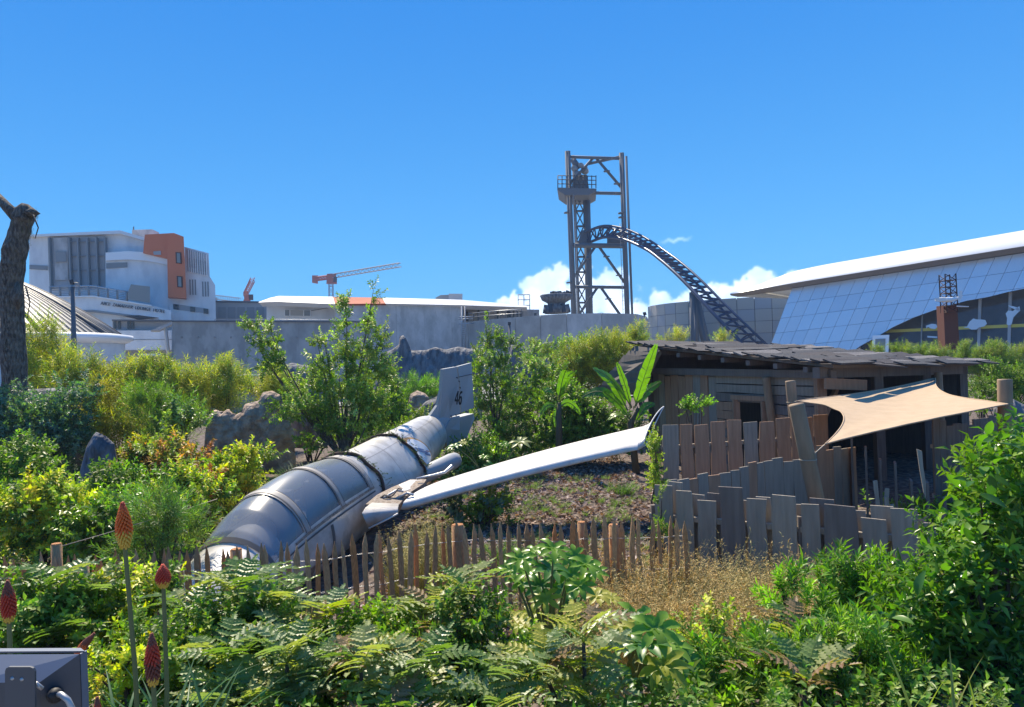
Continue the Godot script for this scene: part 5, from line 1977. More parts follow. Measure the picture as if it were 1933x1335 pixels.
func build_hut() -> void:
	var fl := Vector3(5.62, 2.34, -13.4)   # roof corners: near
	var ll := Vector3(3.0, 2.86, -19.0)    # left
	var rt := Vector3(10.4, 2.16, -17.0)   # right
	var bk := ll + rt - fl                 # back
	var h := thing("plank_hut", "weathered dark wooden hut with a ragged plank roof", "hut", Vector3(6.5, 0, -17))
	var ax := (rt - fl).normalized()       # along the near right eave
	var ay := (ll - fl).normalized()       # along the near left eave, up the roof
	var up := ay.cross(ax).normalized()
	if up.y < 0:
		up = -up
	var wx := fl.distance_to(rt)
	var wy := fl.distance_to(ll)
	var s := begin()
	prism(s, [fl + ax * 0.12 + ay * 0.12, rt - ax * 0.12 + ay * 0.12, bk - ax * 0.12 - ay * 0.12, ll + ax * 0.12 - ay * 0.12], up * -0.05)
	var deck := wpart("roof", s, M.wood_old, h)
	var meshes := []
	for k in 6:
		meshes.append(plank_mesh(Vector3(0.22, 1.0, 0.028), 40 + k))
	var mats := [M.shingle, M.shingle_brown, M.shingle_pale, M.shingle, M.shingle_brown]
	for row in 27:
		var y := -0.15 + row * (wy + 0.2) / 26.0
		var x := rr(-0.3, 0.0)
		while x < wx:
			var length := rr(0.8, 2.0)
			if x + length > wx + 0.3:
				length = maxf(0.5, wx + rr(0.0, 0.3) - x)
			var tilt := rr(-0.05, 0.05)
			var d := (ax + ay * rr(-0.07, 0.07)).normalized()
			var lift := up.rotated(d, 0.13 + rr(-0.06, 0.16))
			var b := Basis(lift.cross(d).normalized() * -1.0, (d + up * tilt).normalized() * length, lift)
			var o := part("roof_plank", meshes[rng.randi() % 6], mats[rng.randi() % 5], deck)
			o.transform = deck_local(deck, Transform3D(b, fl + ax * x + ay * y + up * rr(0.035, 0.075)))
			x += length + rr(-0.12, 0.06)
	# boards of the steep side roof on the left
	var sa := at(1199, 656, 18.9)
	var sb := at(1246, 662, 17.4)
	var sc := at(1205, 742, 18.4)
	var sd := at(1128, 742, 20.0)
	s = begin()
	prism(s, [sa, sb, sc, sd], Vector3(0.05, -0.05, -0.05))
	var side := wpart("side_roof", s, M.wood_old, h)
	for k in 9:
		var t := k / 9.0
		s = begin()
		var lift := Vector3(-0.03, 0.04, 0.05) + Vector3(-0.02, 0.02, 0.0) * (k % 3)
		prism(s, [sa.lerp(sd, t) + lift, sb.lerp(sc, t) + lift, sb.lerp(sc, t + 0.15) + lift * 0.5, sa.lerp(sd, t + 0.15) + lift * 0.5 - (sb - sa).normalized() * rr(0, 0.2)], Vector3(0, -0.02, -0.02))
		wpart("roof_plank", s, M.wood_old, side)
	# walls stand a little inside the eaves
	var il := ll + ax * 0.45 - ay * 0.35
	var inr := fl + ax * 0.45 + ay * 0.55
	var wall_dir := inr - il
	var flat := Vector3(wall_dir.x, 0, wall_dir.z).normalized()
	var length := Vector2(wall_dir.x, wall_dir.z).length()
	var outw := flat.cross(Vector3.UP)
	if outw.x > 0 and outw.z < 0:
		outw = -outw
	var face := Basis(flat, Vector3.UP, flat.cross(Vector3.UP))
	var base := Vector3(il.x, 0, il.z)
	var wood := [M.wood_brown, M.wood, M.wood_brown, M.wood_grey]
	# left: upright planks; right: lying planks with a dark doorway
	s = begin()
	box(s, base + flat * length * 0.22 + Vector3.UP * 1.06, Vector3(length * 0.46, 2.12, 0.04), face)
	var wl := wpart("wall", s, M.wood_old, h)
	var x := 0.0
	var k2 := 0
	while x < length * 0.44:
		var w := rr(0.16, 0.30)
		var pm := plank_mesh(Vector3(w * 0.94, 2.12 + rr(-0.05, 0.05), 0.03), 100 + k2)
		var o := part("wall_plank", pm, wood[rng.randi() % 4], wl)
		o.transform = deck_local(wl, Transform3D(face, base + flat * (x + w / 2.0) + outward(flat) * (0.05 + rr(0, 0.012))))
		x += w
		k2 += 1
	var d0 := length * 0.56
	var d1 := length * 0.72
	var rows := 11
	for k in rows:
		var y0 := k * 2.12 / rows
		for seg in [[length * 0.44, d0], [d1, length]]:
			if y0 > 1.5 and seg[0] > d0:
				continue
			var to: float = seg[1]
			if y0 > 1.5:
				to = length
			var lg: float = to - seg[0]
			var pm := plank_mesh(Vector3(2.12 / rows * 0.93, lg * rr(0.97, 1.0), 0.035), 200 + k * 3)
			var b := Basis(Vector3.UP, flat, Vector3.UP.cross(flat))
			var o := part("wall_plank", pm, wood[rng.randi() % 4], h)
			o.transform = deck_local(h, Transform3D(b, base + flat * seg[0] + Vector3.UP * (y0 + 0.11) + outward(flat) * (0.04 + rr(0, 0.015))))
	for dx in [d0, d1]:
		beam_between("door_post", base + flat * dx + outward(flat) * 0.07, base + flat * dx + outward(flat) * 0.07 + Vector3.UP * 1.62, 0.1, 0.14, M.wood_brown, h)
	beam_between("door_lintel", base + flat * (d0 - 0.1) + outward(flat) * 0.075 + Vector3.UP * 1.66, base + flat * (d1 + 0.1) + outward(flat) * 0.075 + Vector3.UP * 1.66, 0.1, 0.1, M.wood_brown, h)
	# wall plates, corner posts, rafters
	beam_between("wall_plate", base + Vector3.UP * 2.2 + outward(flat) * 0.09, base + flat * (length + 0.3) + Vector3.UP * 2.17 + outward(flat) * 0.09, 0.15, 0.15, M.wood_old, h)
	beam_between("corner_post", base + flat * length + outward(flat) * 0.12, base + flat * length + outward(flat) * 0.12 + Vector3.UP * 2.2, 0.17, 0.17, M.wood_brown, h)
	for k in 8:
		var p := ll.lerp(fl, 0.06 + k * 0.12) - up * 0.12
		beam_between("rafter", p - ax * 0.05, p + ax * 1.2, 0.09, 0.1, M.wood_old if k % 3 else M.wood, h)
	# open porch on the right: posts, beams and the shaded back wall
	for t in [0.35, 0.68, 0.97]:
		var p := fl.lerp(rt, t) + ay * 0.4
		beam_between("porch_post", Vector3(p.x, 0, p.z), p - up * 0.1, 0.17, 0.17, M.wood_old, h)
	beam_between("porch_beam", fl + ay * 0.4 - up * 0.16, rt + ay * 0.4 - up * 0.16, 0.14, 0.2, M.wood_old, h)
	beam_between("porch_beam", fl + ay * 0.25 - up * 0.34 + ax * 0.1, fl + ay * 0.25 - up * 0.40 + ax * 1.5, 0.05, 0.2, M.wood_brown, h)
	beam_between("porch_brace", fl + ay * 0.5 + ax * 0.5 - up * 1.0, fl + ay * 0.5 + ax * 1.0 - up * 0.25, 0.08, 0.08, M.wood_brown, h)
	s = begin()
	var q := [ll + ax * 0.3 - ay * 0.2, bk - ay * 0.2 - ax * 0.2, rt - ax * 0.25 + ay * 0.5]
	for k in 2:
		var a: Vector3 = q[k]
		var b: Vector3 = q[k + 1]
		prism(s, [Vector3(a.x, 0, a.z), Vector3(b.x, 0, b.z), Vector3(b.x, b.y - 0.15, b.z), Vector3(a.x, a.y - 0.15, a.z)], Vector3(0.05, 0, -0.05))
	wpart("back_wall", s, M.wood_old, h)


func outward(flat: Vector3) -> Vector3:
	var o := flat.cross(Vector3.UP).normalized()
	return o if o.x < 0 else -o


func deck_local(parent: Node3D, world: Transform3D) -> Transform3D:
	var x := Transform3D.IDENTITY
	var n: Node = parent
	while n != self and n is Node3D:
		x = n.transform * x
		n = n.get_parent()
	return x.affine_inverse() * world


# ---------------------------------------------------------------- board fences

func build_board_fences() -> void:
	# front: boards nailed by turns on both sides of a rail, with their real tops
	var a := Vector3(1.66, 0, -9.35)
	var b := Vector3(4.55, 0, -7.55)
	var dir := (b - a).normalized()
	var near := dir.cross(Vector3.UP)
	if near.z < 0:
		near = -near
	var yaw := Basis(dir, Vector3.UP, dir.cross(Vector3.UP))
	var f := thing("board_fence", "front grey board fence with wide uneven planks in shade", "fence", (a + b) / 2.0)
	var front := [[85, 188, 118], [220, 312, 150], [345, 455, 205], [483, 625, 130], [642, 760, 195], [790, 943, 178], [978, 1085, 248], [1112, 1310, 245], [1340, 1485, 318], [1515, 1675, 255], [1715, 1890, 340], [1930, 2080, 300], [2110, 2230, 380]]
	var rear := [[165, 255, 98], [300, 385, 165], [405, 480, 155], [615, 650, 215], [700, 790, 182], [940, 985, 240], [1030, 1170, 205], [1300, 1365, 268], [1395, 1530, 232], [1660, 1735, 300], [1785, 1960, 285], [2040, 2120, 330]]
	var k := 0
	for side in [0, 1]:
		for e in [front, rear][side]:
			var u0: float = 1200.0 + e[0] / 3.22
			var u1: float = 1200.0 + e[1] / 3.22
			var off := near * (0.055 if side == 0 else -0.06)
			var p0 := on_line(a + off, dir, u0)
			var p1 := on_line(a + off, dir, u1)
			var mid := (p0 + p1) / 2.0
			var top: float = at((u0 + u1) / 2.0, 880.0 + e[2] / 3.22, -mid.z).y
			var w := p0.distance_to(p1)
			var pm := plank_mesh(Vector3(w, top + 0.12, 0.026), 300 + k)
			var o := part("board", pm, [M.wood_grey, M.wood_pale, M.wood_grey, M.wood][k % 4], f)
			o.transform = deck_local(f, Transform3D(yaw, Vector3(mid.x, ground_y(mid.x, mid.z) - 0.12, mid.z)))
			k += 1
	for y in [0.72, 0.18]:
		beam_between("rail", a + Vector3.UP * y - dir * 0.05, b + Vector3.UP * (y - 0.02) + dir * 0.3, 0.075, 0.06, M.wood_pale, f)
	for t in [0.0, 0.5, 1.0]:
		var p := a.lerp(b, t) - near * 0.0
		beam_between("post", Vector3(p.x, -0.1, p.z), Vector3(p.x, 0.85, p.z), 0.07, 0.07, M.wood_old, f)
	# side run that climbs back towards the hut
	board_run("side board fence running back from the front fence corner", Vector3(1.70, 0, -9.55), Vector3(4.95, 0, -11.4), 1.06, 1.24, 0.13, 0.20, 500, [M.wood_grey, M.wood_grey, M.wood_brown], 0.07)
	# rear run under the hut
	board_run("rear brown board fence in front of the hut doorway", Vector3(2.32, 0, -12.2), Vector3(5.2, 0, -13.0), 1.52, 1.5, 0.17, 0.28, 600, [M.wood_brown, M.wood_brown, M.wood_grey], 0.05, 1.16)
	# dark enclosure wall of the pen under the sail, with a gap and broken boards
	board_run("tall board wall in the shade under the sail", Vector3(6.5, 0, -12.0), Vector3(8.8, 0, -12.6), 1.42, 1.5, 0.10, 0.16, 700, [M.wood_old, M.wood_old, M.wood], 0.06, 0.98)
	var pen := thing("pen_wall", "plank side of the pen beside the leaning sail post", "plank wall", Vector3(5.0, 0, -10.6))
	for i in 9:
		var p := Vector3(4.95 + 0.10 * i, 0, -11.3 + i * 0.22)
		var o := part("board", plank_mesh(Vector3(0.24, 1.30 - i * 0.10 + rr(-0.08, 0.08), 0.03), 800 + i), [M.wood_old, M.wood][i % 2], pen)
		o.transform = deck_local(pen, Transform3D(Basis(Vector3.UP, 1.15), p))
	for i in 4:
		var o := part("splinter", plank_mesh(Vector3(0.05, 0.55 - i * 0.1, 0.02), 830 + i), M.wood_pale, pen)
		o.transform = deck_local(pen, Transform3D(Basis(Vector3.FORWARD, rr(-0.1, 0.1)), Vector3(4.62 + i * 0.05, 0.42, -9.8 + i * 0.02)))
	var bb := thing("broken_board", "pale split board hanging upright in the dark pen", "board", at(1745, 920, 9.8))
	var s := begin()
	prism(s, outline([[1731, 848], [1741, 852], [1743, 880], [1748, 910], [1749, 943], [1744, 930], [1737, 890]], 9.8), Vector3(0.01, 0, -0.03))
	wpart("board", s, M.wood_pale, bb)


func on_line(a: Vector3, dir: Vector3, u: float) -> Vector3:
	# where the line of sight of a bearing meets a ground line
	var m := (u - 966.5) / LENS
	var t := (-a.z * m - a.x) / (dir.x + dir.z * m)
	return a + dir * t


func board_run(label: String, a: Vector3, b: Vector3, h0: float, h1: float, w0: float, w1: float, sd: int, mats: Array, uneven := 0.09, pitch := 1.03) -> void:
	var f := thing("board_fence", label, "fence", (a + b) / 2.0)
	var dir := (b - a).normalized()
	var yaw := Basis(dir, Vector3.UP, dir.cross(Vector3.UP))
	var near := dir.cross(Vector3.UP)
	if near.z < 0:
		near = -near
	var x := 0.0
	var k := 0
	var length := a.distance_to(b)
	while x < length:
		var w := rr(w0, w1)
		var h := lerpf(h0, h1, x / length) + rr(-uneven, uneven)
		var p := a + dir * (x + w / 2.0) + near * (0.042 + 0.004 * (k % 3))
		var o := part("board", plank_mesh(Vector3(w, h + 0.1, 0.024), sd + k), mats[rng.randi() % mats.size()], f)
		o.transform = deck_local(f, Transform3D(yaw, Vector3(p.x, ground_y(p.x, p.z) - 0.1, p.z)))
		x += w * pitch
		k += 1
	for y in [h0 - 0.35, 0.3]:
		beam_between("rail", a + Vector3.UP * y, b + Vector3.UP * (y + (h1 - h0) * 0.5), 0.05, 0.06, M.wood_pale, f)


# ---------------------------------------------------------------- shade sail

func build_sail() -> void:
	var c := [at(1506, 757, 12.6), at(1766, 714, 15.5), at(1903, 763, 11.2), at(1557, 839, 9.9)]
	var sail := thing("shade_sail", "beige four cornered shade sail stretched beside the hut", "shade sail", Vector3(6.2, 1.9, -12.3))
	var n := 28
	var pull := func(a: Vector3, b: Vector3, t: float, sag: float, mid: Vector3) -> Vector3:
		return a.lerp(b, t) + (mid - (a + b) / 2.0).normalized() * sag * sin(t * PI)
	var mid: Vector3 = (c[0] + c[1] + c[2] + c[3]) / 4.0
	var sags := [0.28, 0.62, 0.12, 0.75]
	var grid := []
	for i in n + 1:
		var row := []
		var u := i / float(n)
		for j in n + 1:
			var v := j / float(n)
			var e0: Vector3 = pull.call(c[0], c[1], u, sags[0], mid)
			var e1: Vector3 = pull.call(c[3], c[2], u, sags[2], mid)
			var f0: Vector3 = pull.call(c[0], c[3], v, sags[3], mid)
			var f1: Vector3 = pull.call(c[1], c[2], v, sags[1], mid)
			var p: Vector3 = e0.lerp(e1, v) + f0.lerp(f1, u) - (c[0].lerp(c[1], u).lerp(c[3].lerp(c[2], u), v))
			var crease := 0.0
			for q in 4:
				var cc: Vector3 = c[q]
				var to := Vector2(p.x - cc.x, p.z - cc.z)
				crease += 0.022 * sin(atan2(to.y, to.x) * 22.0) * exp(-to.length() / 0.8) * clampf(to.length() * 2.0, 0.0, 1.0)
			p.y += crease - 0.05 * sin(u * PI) * sin(v * PI)
			row.append(p)
		grid.append(row)
	var s := begin(true)
	for i in n:
		for j in n:
			quad(s, grid[i][j], grid[i][j + 1], grid[i + 1][j + 1], grid[i + 1][j])
	wpart("canvas", s, M.canvas, sail)
	for e in 4:
		var pts := []
		for k in n + 1:
			pts.append([grid[k][0], grid[n][k], grid[k][n], grid[0][k]][e])
		s = begin(true)
		tube(s, pts, [0.011], 5, false)
		wpart("hem", s, M.canvas, sail)
	# posts with their ropes
	var posts := [
		[[1492, 719, 13.0], [1506, 860, 13.0], 0.085, 0, "thin wooden sail post standing behind the leaning one"],
		[[1771, 703, 15.8], [1776, 800, 15.8], 0.08, 1, "wooden sail post at the far corner before the porch"],
		[[1897, 716, 11.4], [1899, 840, 11.4], 0.10, 2, "round wooden sail post at the right corner"],
		[[1503, 763, 9.7], [1548, 975, 9.7], 0.098, 3, "thick leaning wooden sail post behind front fence"],
		[[1769, 800, 13.6], [1771, 870, 13.6], 0.085, -1, "wooden post standing in shade beneath the sail"],
		[[1446, 712, 15.2], [1458, 800, 15.2], 0.08, -1, "leaning thin post beside the hut doorway"]]
	for p in posts:
		var top := at(p[0][0], p[0][1], p[0][2])
		var low := at(p[1][0], p[1][1], p[1][2])
		var d := (low - top).normalized()
		var foot := top + d * ((top.y + 0.15) / -d.y)
		var o := thing("sail_post", p[4], "post", Vector3(foot.x, 0, foot.z), 0.0, "posts round the shade sail")
		s = begin(true)
		tube(s, [foot, top - d * -0.02, top], [p[2] * 1.02, p[2], p[2] * 0.96], 14)
		wpart("pole", s, M.post_wood, o)
		if p[3] >= 0:
			s = begin(true)
			var grip := top.lerp(foot, 0.16) if p[3] != 3 else top.lerp(foot, 0.33)
			tube(s, [grip, c[p[3]]], [0.006, 0.006], 5)
			wpart("rope", s, M.rope, o)
			s = begin(true)
			var ring := []
			for k in 13:
				ring.append(grip + Vector3(cos(TAU * k / 12), 0, sin(TAU * k / 12)) * (p[2] + 0.008))
			tube(s, ring, [0.005], 5, false)
			wpart("rope_loop", s, M.rope, o)


# ---------------------------------------------------------------- picket fence

func build_picket_fence() -> void:
	var f := thing("picket_fence", "split chestnut picket fence wired together in front of the jet", "fence", Vector3(-1.4, 0, -7.6))
	var curve := Curve3D.new()
	for p in [[-5.6, -7.1], [-4.15, -7.15], [-2.72, -7.3], [-1.47, -7.65], [-0.66, -7.98], [0.4, -7.95], [1.75, -7.75]]:
		curve.add_point(Vector3(p[0], 0, p[1]))
	var meshes := []
	for k in 7:
		var s := begin()
		var g := rr(0.9, 1.25)
		var w := 0.0235 * g
		var d := 0.014
		var h := 1.0
		var ring := func(y: float, x: float, z: float, sx: float) -> Array:
			return [Vector3(sx - x, y, -z), Vector3(sx + x, y, -z * 0.7), Vector3(sx + x * 0.9, y, z), Vector3(sx - x * 0.85, y, z * 0.8)]
		var rs := [ring.call(0.0, w, d, 0.0), ring.call(h * 0.35, w * rr(0.85, 1.1), d, rr(-0.012, 0.012)), ring.call(h * 0.7, w * rr(0.85, 1.1), d, rr(-0.012, 0.012)), ring.call(h * 0.89, w * 0.95, d, rr(-0.006, 0.006)), ring.call(h, 0.003, 0.004, rr(-0.006, 0.006))]
		for r in 4:
			for i in 4:
				var j := (i + 1) % 4
				quad(s, rs[r][i], rs[r][j], rs[r + 1][j], rs[r + 1][i])
		quad(s, rs[4][0], rs[4][1], rs[4][2], rs[4][3])
		meshes.append(done(s))
	var mats := [M.paling, M.paling_pale, M.paling_red, M.paling]
	var length := curve.get_baked_length()
	var x := 0.0
	var tops := []
	while x < length:
		var p := curve.sample_baked(x)
		var q := curve.sample_baked(minf(x + 0.1, length))
		var d := (q - p).normalized()
		if d.length() < 0.5:
			d = Vector3.RIGHT
		var b := Basis(d, Vector3.UP, d.cross(Vector3.UP)) * Basis.from_euler(Vector3(rr(-0.05, 0.05), rr(-0.2, 0.2), rr(-0.035, 0.035)))
		var h := rr(1.0, 1.08)
		b = b * Basis.from_scale(Vector3(rr(0.85, 1.2), h, 1))
		var o := part("picket", meshes[rng.randi() % 7], mats[rng.randi() % 4], f)
		o.transform = deck_local(f, Transform3D(b, p + Vector3.UP * (ground_y(p.x, p.z) - 0.03)))
		x += rr(0.084, 0.096)
	for y in [0.18, 0.5, 0.82]:
		for w in [0, 1]:
			var s := begin(true)
			var pts := []
			var k := 0
			x = 0.0
			while x < length:
				var p := curve.sample_baked(x)
				var z := 0.02 * (1 if (k + w) % 2 else -1)
				pts.append(Vector3(p.x, ground_y(p.x, p.z) + y + 0.012 * sin(x * 1.7), p.z + z))
				x += 0.1
				k += 1
			tube(s, pts, [0.0014], 4, false)
			wpart("wire", s, M.wire, f)
	for p in [[432, 1042, 7.55, 0.062], [445, 1036, 7.42, 0.06], [864, 990, 8.08, 0.07], [1158, 990, 7.98, 0.055], [1098, 985, 8.06, 0.05], [106, 1026, 7.25, 0.05], [157, 1062, 7.0, 0.05]].slice(1):
		var top := at(p[0], p[1], p[2])
		var o := thing("fence_post", "stout round post of the picket fence %s" % ["in front of the jet nose", "midway, opposite the wing root", "thick, near the board fence corner", "thinner, left of the thick end post", "with a rope below the tall orange flower", "short, nearest the left flower stalks"][[445, 864, 1158, 1098, 106, 157].find(int(p[0]))], "fence post", Vector3(top.x, 0, top.z), 0.0, "posts of the picket fence")
		var s := begin(true)
		tube(s, [Vector3(top.x, -0.1, top.z), top - Vector3.UP * 0.012], [p[3], p[3] * 0.95], 12)
		wpart("post", s, M.paling_pale if int(p[0]) % 2 else M.paling, o)
		s = begin()
		tube(s, [top - Vector3.UP * 0.012, top], [p[3] * 0.95, p[3] * 0.85], 12)
		wpart("sawn_top", s, M.paling_red, o)
	# rope strung along the shrubs
	var rp := thing("guide_rope", "thin pale rope strung past the yellow shrubs", "rope", at(330, 975, 10))
	var s := begin(true)
	tube(s, [at(113, 1032, 7.25), at(190, 1010, 8.6), at(330, 968, 9.6), at(410, 942, 10.4)], [0.004], 5)
	wpart("line", s, M.rope, rp)


# ---------------------------------------------------------------- garden plants

const BAMBOO := [[0.36, 0.32, 0.045], [0.28, 0.27, 0.04], [0.17, 0.22, 0.04], [0.10, 0.15, 0.03]]
const VARIEGATED := [[0.32, 0.34, 0.03], [0.16, 0.22, 0.03], [0.09, 0.15, 0.03], [0.06, 0.11, 0.025], [0.38, 0.34, 0.04]]
const GREEN := [[0.12, 0.19, 0.03], [0.085, 0.15, 0.028], [0.07, 0.125, 0.026]]
const SILVERY := [[0.22, 0.28, 0.11], [0.16, 0.22, 0.07], [0.12, 0.17, 0.05]]
const BLUISH := [[0.07, 0.13, 0.12], [0.045, 0.09, 0.09], [0.10, 0.16, 0.14]]
const ORANGEY := [[0.22, 0.20, 0.035], [0.12, 0.16, 0.03], [0.07, 0.10, 0.025], [0.30, 0.14, 0.05]]


# a bush seen at (u, v) with half sizes in photograph pixels at that distance; its foot is on the ground
func bush(called: String, label: String, category: String, lumps: Array, d: float, kind: String, tints: Array, m: Material, size := 1.0, group := "", upward := 0.5, per := 1.0) -> Node3D:
	var px := d / LENS
	var c0 := at(lumps[0][0], lumps[0][1], d)
	var gy := ground_y(c0.x, c0.z)
	var o := thing(called, label, category, Vector3(c0.x, gy, c0.z), 0.0, group)
	var blobs := []
	var s := begin(true)
	for l in lumps:
		var dd: float = d + (l[4] if l.size() > 4 else 0.0)
		var c := at(l[0], l[1], dd)
		var r := Vector3(l[2] * px, l[3] * px, (l[2] + l[3]) * 0.5 * px)
		var vol := r.x * r.y * 4.0
		blobs.append([c - o.position, r, int(clampf(vol * 260.0 * per / (size * size), 24, 900))])
		# stems from the foot up into each lump
		for k in 3:
			var foot := Vector3(c0.x + rr(-0.1, 0.1), gy - 0.05, c0.z + rr(-0.1, 0.1))
			var tip := c + Vector3(rr(-0.4, 0.4) * r.x, rr(0.0, 0.6) * r.y, rr(-0.4, 0.4) * r.z)
			tube(s, [foot, foot.lerp(tip, 0.5) + Vector3(rr(-0.08, 0.08), 0.05, rr(-0.08, 0.08)), tip], [0.022, 0.014, 0.005], 5, false)
	wpart("stems", s, M.twig, o)
	crown("foliage", blobs, kind, m, tints, o, size, upward)
	return o


func build_garden_plants() -> void:
	var L: Material = M.leaf
	var bam := "bamboo clumps behind the shrubs"
	# bamboo, left
	bush("bamboo_clump", "tall bamboo clump right beside the dead trunk", "bamboo", [[78, 665, 32, 48], [80, 720, 40, 40]], 22.0, "bamboo", BAMBOO, L, 1.0, bam, 0.9)
	bush("bamboo_clump", "yellow bamboo clump below the lamp post", "bamboo", [[140, 715, 42, 38], [175, 745, 45, 40], [150, 780, 45, 50]], 20.5, "bamboo", BAMBOO, L, 1.0, bam, 0.9)
	bush("bamboo_clump", "golden bamboo clump beside the dark standing stone", "bamboo", [[212, 790, 42, 50], [222, 835, 40, 40]], 17.5, "bamboo", [[0.30, 0.26, 0.04], [0.24, 0.22, 0.035], [0.15, 0.17, 0.03]], L, 1.0, bam, 0.9)
	bush("bamboo_clump", "bamboo clump under the stair railing", "bamboo", [[258, 722, 36, 30], [290, 730, 34, 36], [275, 775, 40, 40]], 21.0, "bamboo", BAMBOO, L, 1.0, bam, 0.9)
	bush("bamboo_clump", "bamboo clump left of the brown rock wall", "bamboo", [[330, 730, 34, 30], [345, 770, 36, 36]], 21.5, "bamboo", BAMBOO, L, 1.0, bam, 0.9)
	bush("bamboo_clump", "bamboo clump with one tall shoot above brown rock wall", "bamboo", [[415, 735, 48, 36], [428, 708, 12, 18], [400, 765, 45, 30]], 22.5, "bamboo", BAMBOO, L, 1.0, bam, 0.9)
	bush("bamboo_clump", "pale bamboo clump between brown rock wall and young tree", "bamboo", [[505, 735, 40, 26], [525, 760, 30, 30]], 24.0, "bamboo", BAMBOO, L, 1.0, bam, 0.9)
	# ivy over the rock planter
	bush("blue_ivy", "blue green ivy hanging over the dark rock planter", "ivy", [[60, 765, 62, 26, -1.0], [20, 800, 46, 60, -1.0], [85, 800, 60, 50, -1.0], [140, 780, 36, 55, -0.8], [110, 840, 50, 40, -1.2], [30, 850, 50, 30, -1.2]], 17.3, "ovate", BLUISH, L, 0.85, "", -0.2, 0.55)
	# shrubs in the left bed, back to front
	var bed := "shrubs in the bed left of the jet"
	bush("leafy_shrub", "mid green feathery shrub left of the brown rock wall", "shrub", [[300, 800, 50, 45], [285, 760, 30, 26], [335, 820, 40, 40]], 16.5, "needle", GREEN, L, 1.0, bed, 0.8)
	bush("leafy_shrub", "shrub with pale shiny leaves beside the brown rock wall", "shrub", [[335, 795, 26, 14], [345, 815, 26, 20]], 15.5, "ovate", [[0.20, 0.27, 0.13], [0.10, 0.16, 0.06]], M.leaf_glossy, 1.2, bed)
	bush("leafy_shrub", "round yellow green shrub with orange leaves in the bed", "shrub", [[310, 868, 50, 34], [345, 890, 50, 40], [295, 905, 44, 36], [262, 880, 28, 30]], 13.5, "ovate", ORANGEY, L, 0.9, bed)
	bush("leafy_shrub", "bright yellow variegated shrub just left of the canopy", "shrub", [[455, 888, 38, 20], [425, 910, 42, 28], [395, 930, 38, 30], [478, 872, 26, 14], [440, 930, 30, 26]], 13.0, "ovate", [[0.32, 0.30, 0.03], [0.22, 0.25, 0.03], [0.10, 0.16, 0.03]], L, 0.85, bed)
	bush("leafy_shrub", "large round green shrub at the left edge", "shrub", [[38, 890, 58, 44], [70, 930, 40, 36], [0, 920, 50, 50]], 12.5, "ovate", GREEN, L, 0.9, bed)
	bush("leafy_shrub", "green shrub in front of the dark standing stone", "shrub", [[205, 930, 50, 34], [160, 962, 55, 36], [240, 950, 46, 40]], 12.0, "ovate", GREEN, L, 0.9, bed)
	bush("leafy_shrub", "yellow variegated shrub at the left edge behind the pickets", "shrub", [[70, 965, 66, 44], [20, 1000, 50, 50], [120, 1000, 50, 44], [100, 950, 40, 30]], 10.6, "ovate", VARIEGATED, L, 0.9, bed)
	bush("leafy_shrub", "dark glossy shrub behind the tall orange flower", "shrub", [[215, 1000, 60, 46], [170, 1020, 46, 40], [265, 1005, 46, 44]], 10.2, "ovate", GREEN, M.leaf_glossy, 0.9, bed)
	bush("leafy_shrub", "feathery green shrub beside the jet nose", "shrub", [[305, 990, 48, 44], [340, 1012, 34, 32], [275, 1030, 44, 34]], 9.4, "needle", [[0.08, 0.16, 0.05], [0.06, 0.12, 0.04], [0.13, 0.18, 0.05]], L, 0.8, bed, 0.7)
	bush("leafy_shrub", "mixed green and yellow shrub between rope and canopy", "shrub", [[385, 950, 40, 36], [340, 945, 46, 36], [300, 960, 40, 30]], 11.6, "ovate", VARIEGATED, L, 0.9, bed)
	bush("leafy_shrub", "small red tinged shrub beside the guide rope", "shrub", [[390, 925, 16, 26]], 12.2, "ovate", [[0.24, 0.07, 0.05], [0.16, 0.09, 0.05]], L, 0.8, bed)
	# fine grasses between the rocks and the jet
	var gx: Array[Transform3D] = []
	var gc: Array[Color] = []
	for k in 150:
		var p := at(rr(540, 650), 800, rr(14.5, 17.0))
		gx.append(Transform3D(Basis.from_euler(Vector3(0, rr(0, TAU), 0)).scaled(Vector3.ONE * rr(1.2, 2.4)), Vector3(p.x, ground_y(p.x, p.z), p.z)))
		var g := rr(0.7, 1.2)
		gc.append(Color(0.15 * g, 0.26 * g, 0.08 * g))
	tag(multi("tall_grass", "tuft", L, gx, gc, self), "tall green grass between the brown rock wall and the jet", "grass", "", "stuff")
	# young tree in the middle
	ground_cover()
	bush("leafy_shrub", "green shrub closing the gap right of the brown rock wall", "shrub", [[585, 800, 44, 34], [630, 812, 40, 28], [560, 775, 26, 22]], 21.0, "ovate", GREEN + SILVERY, L, 0.9, "shrubs between the trees")
	young_tree("young_tree", "young tree with two leafy columns and a leaning side branch", 17.2, [645, 838], [[655, 610, 18, 42], [652, 665, 22, 36], [700, 615, 14, 30], [706, 650, 24, 34], [690, 690, 34, 30], [705, 553, 8, 10], [492, 622, 26, 14], [478, 645, 20, 18], [512, 640, 16, 22], [500, 680, 22, 18], [535, 695, 26, 16], [590, 680, 10, 12], [612, 640, 9, 12], [600, 655, 8, 8], [640, 720, 46, 36], [590, 745, 46, 36], [690, 735, 44, 38], [560, 765, 36, 36], [640, 780, 50, 40], [700, 785, 36, 36], [600, 815, 36, 30], [725, 700, 18, 20]], SILVERY + GREEN, 0.8)
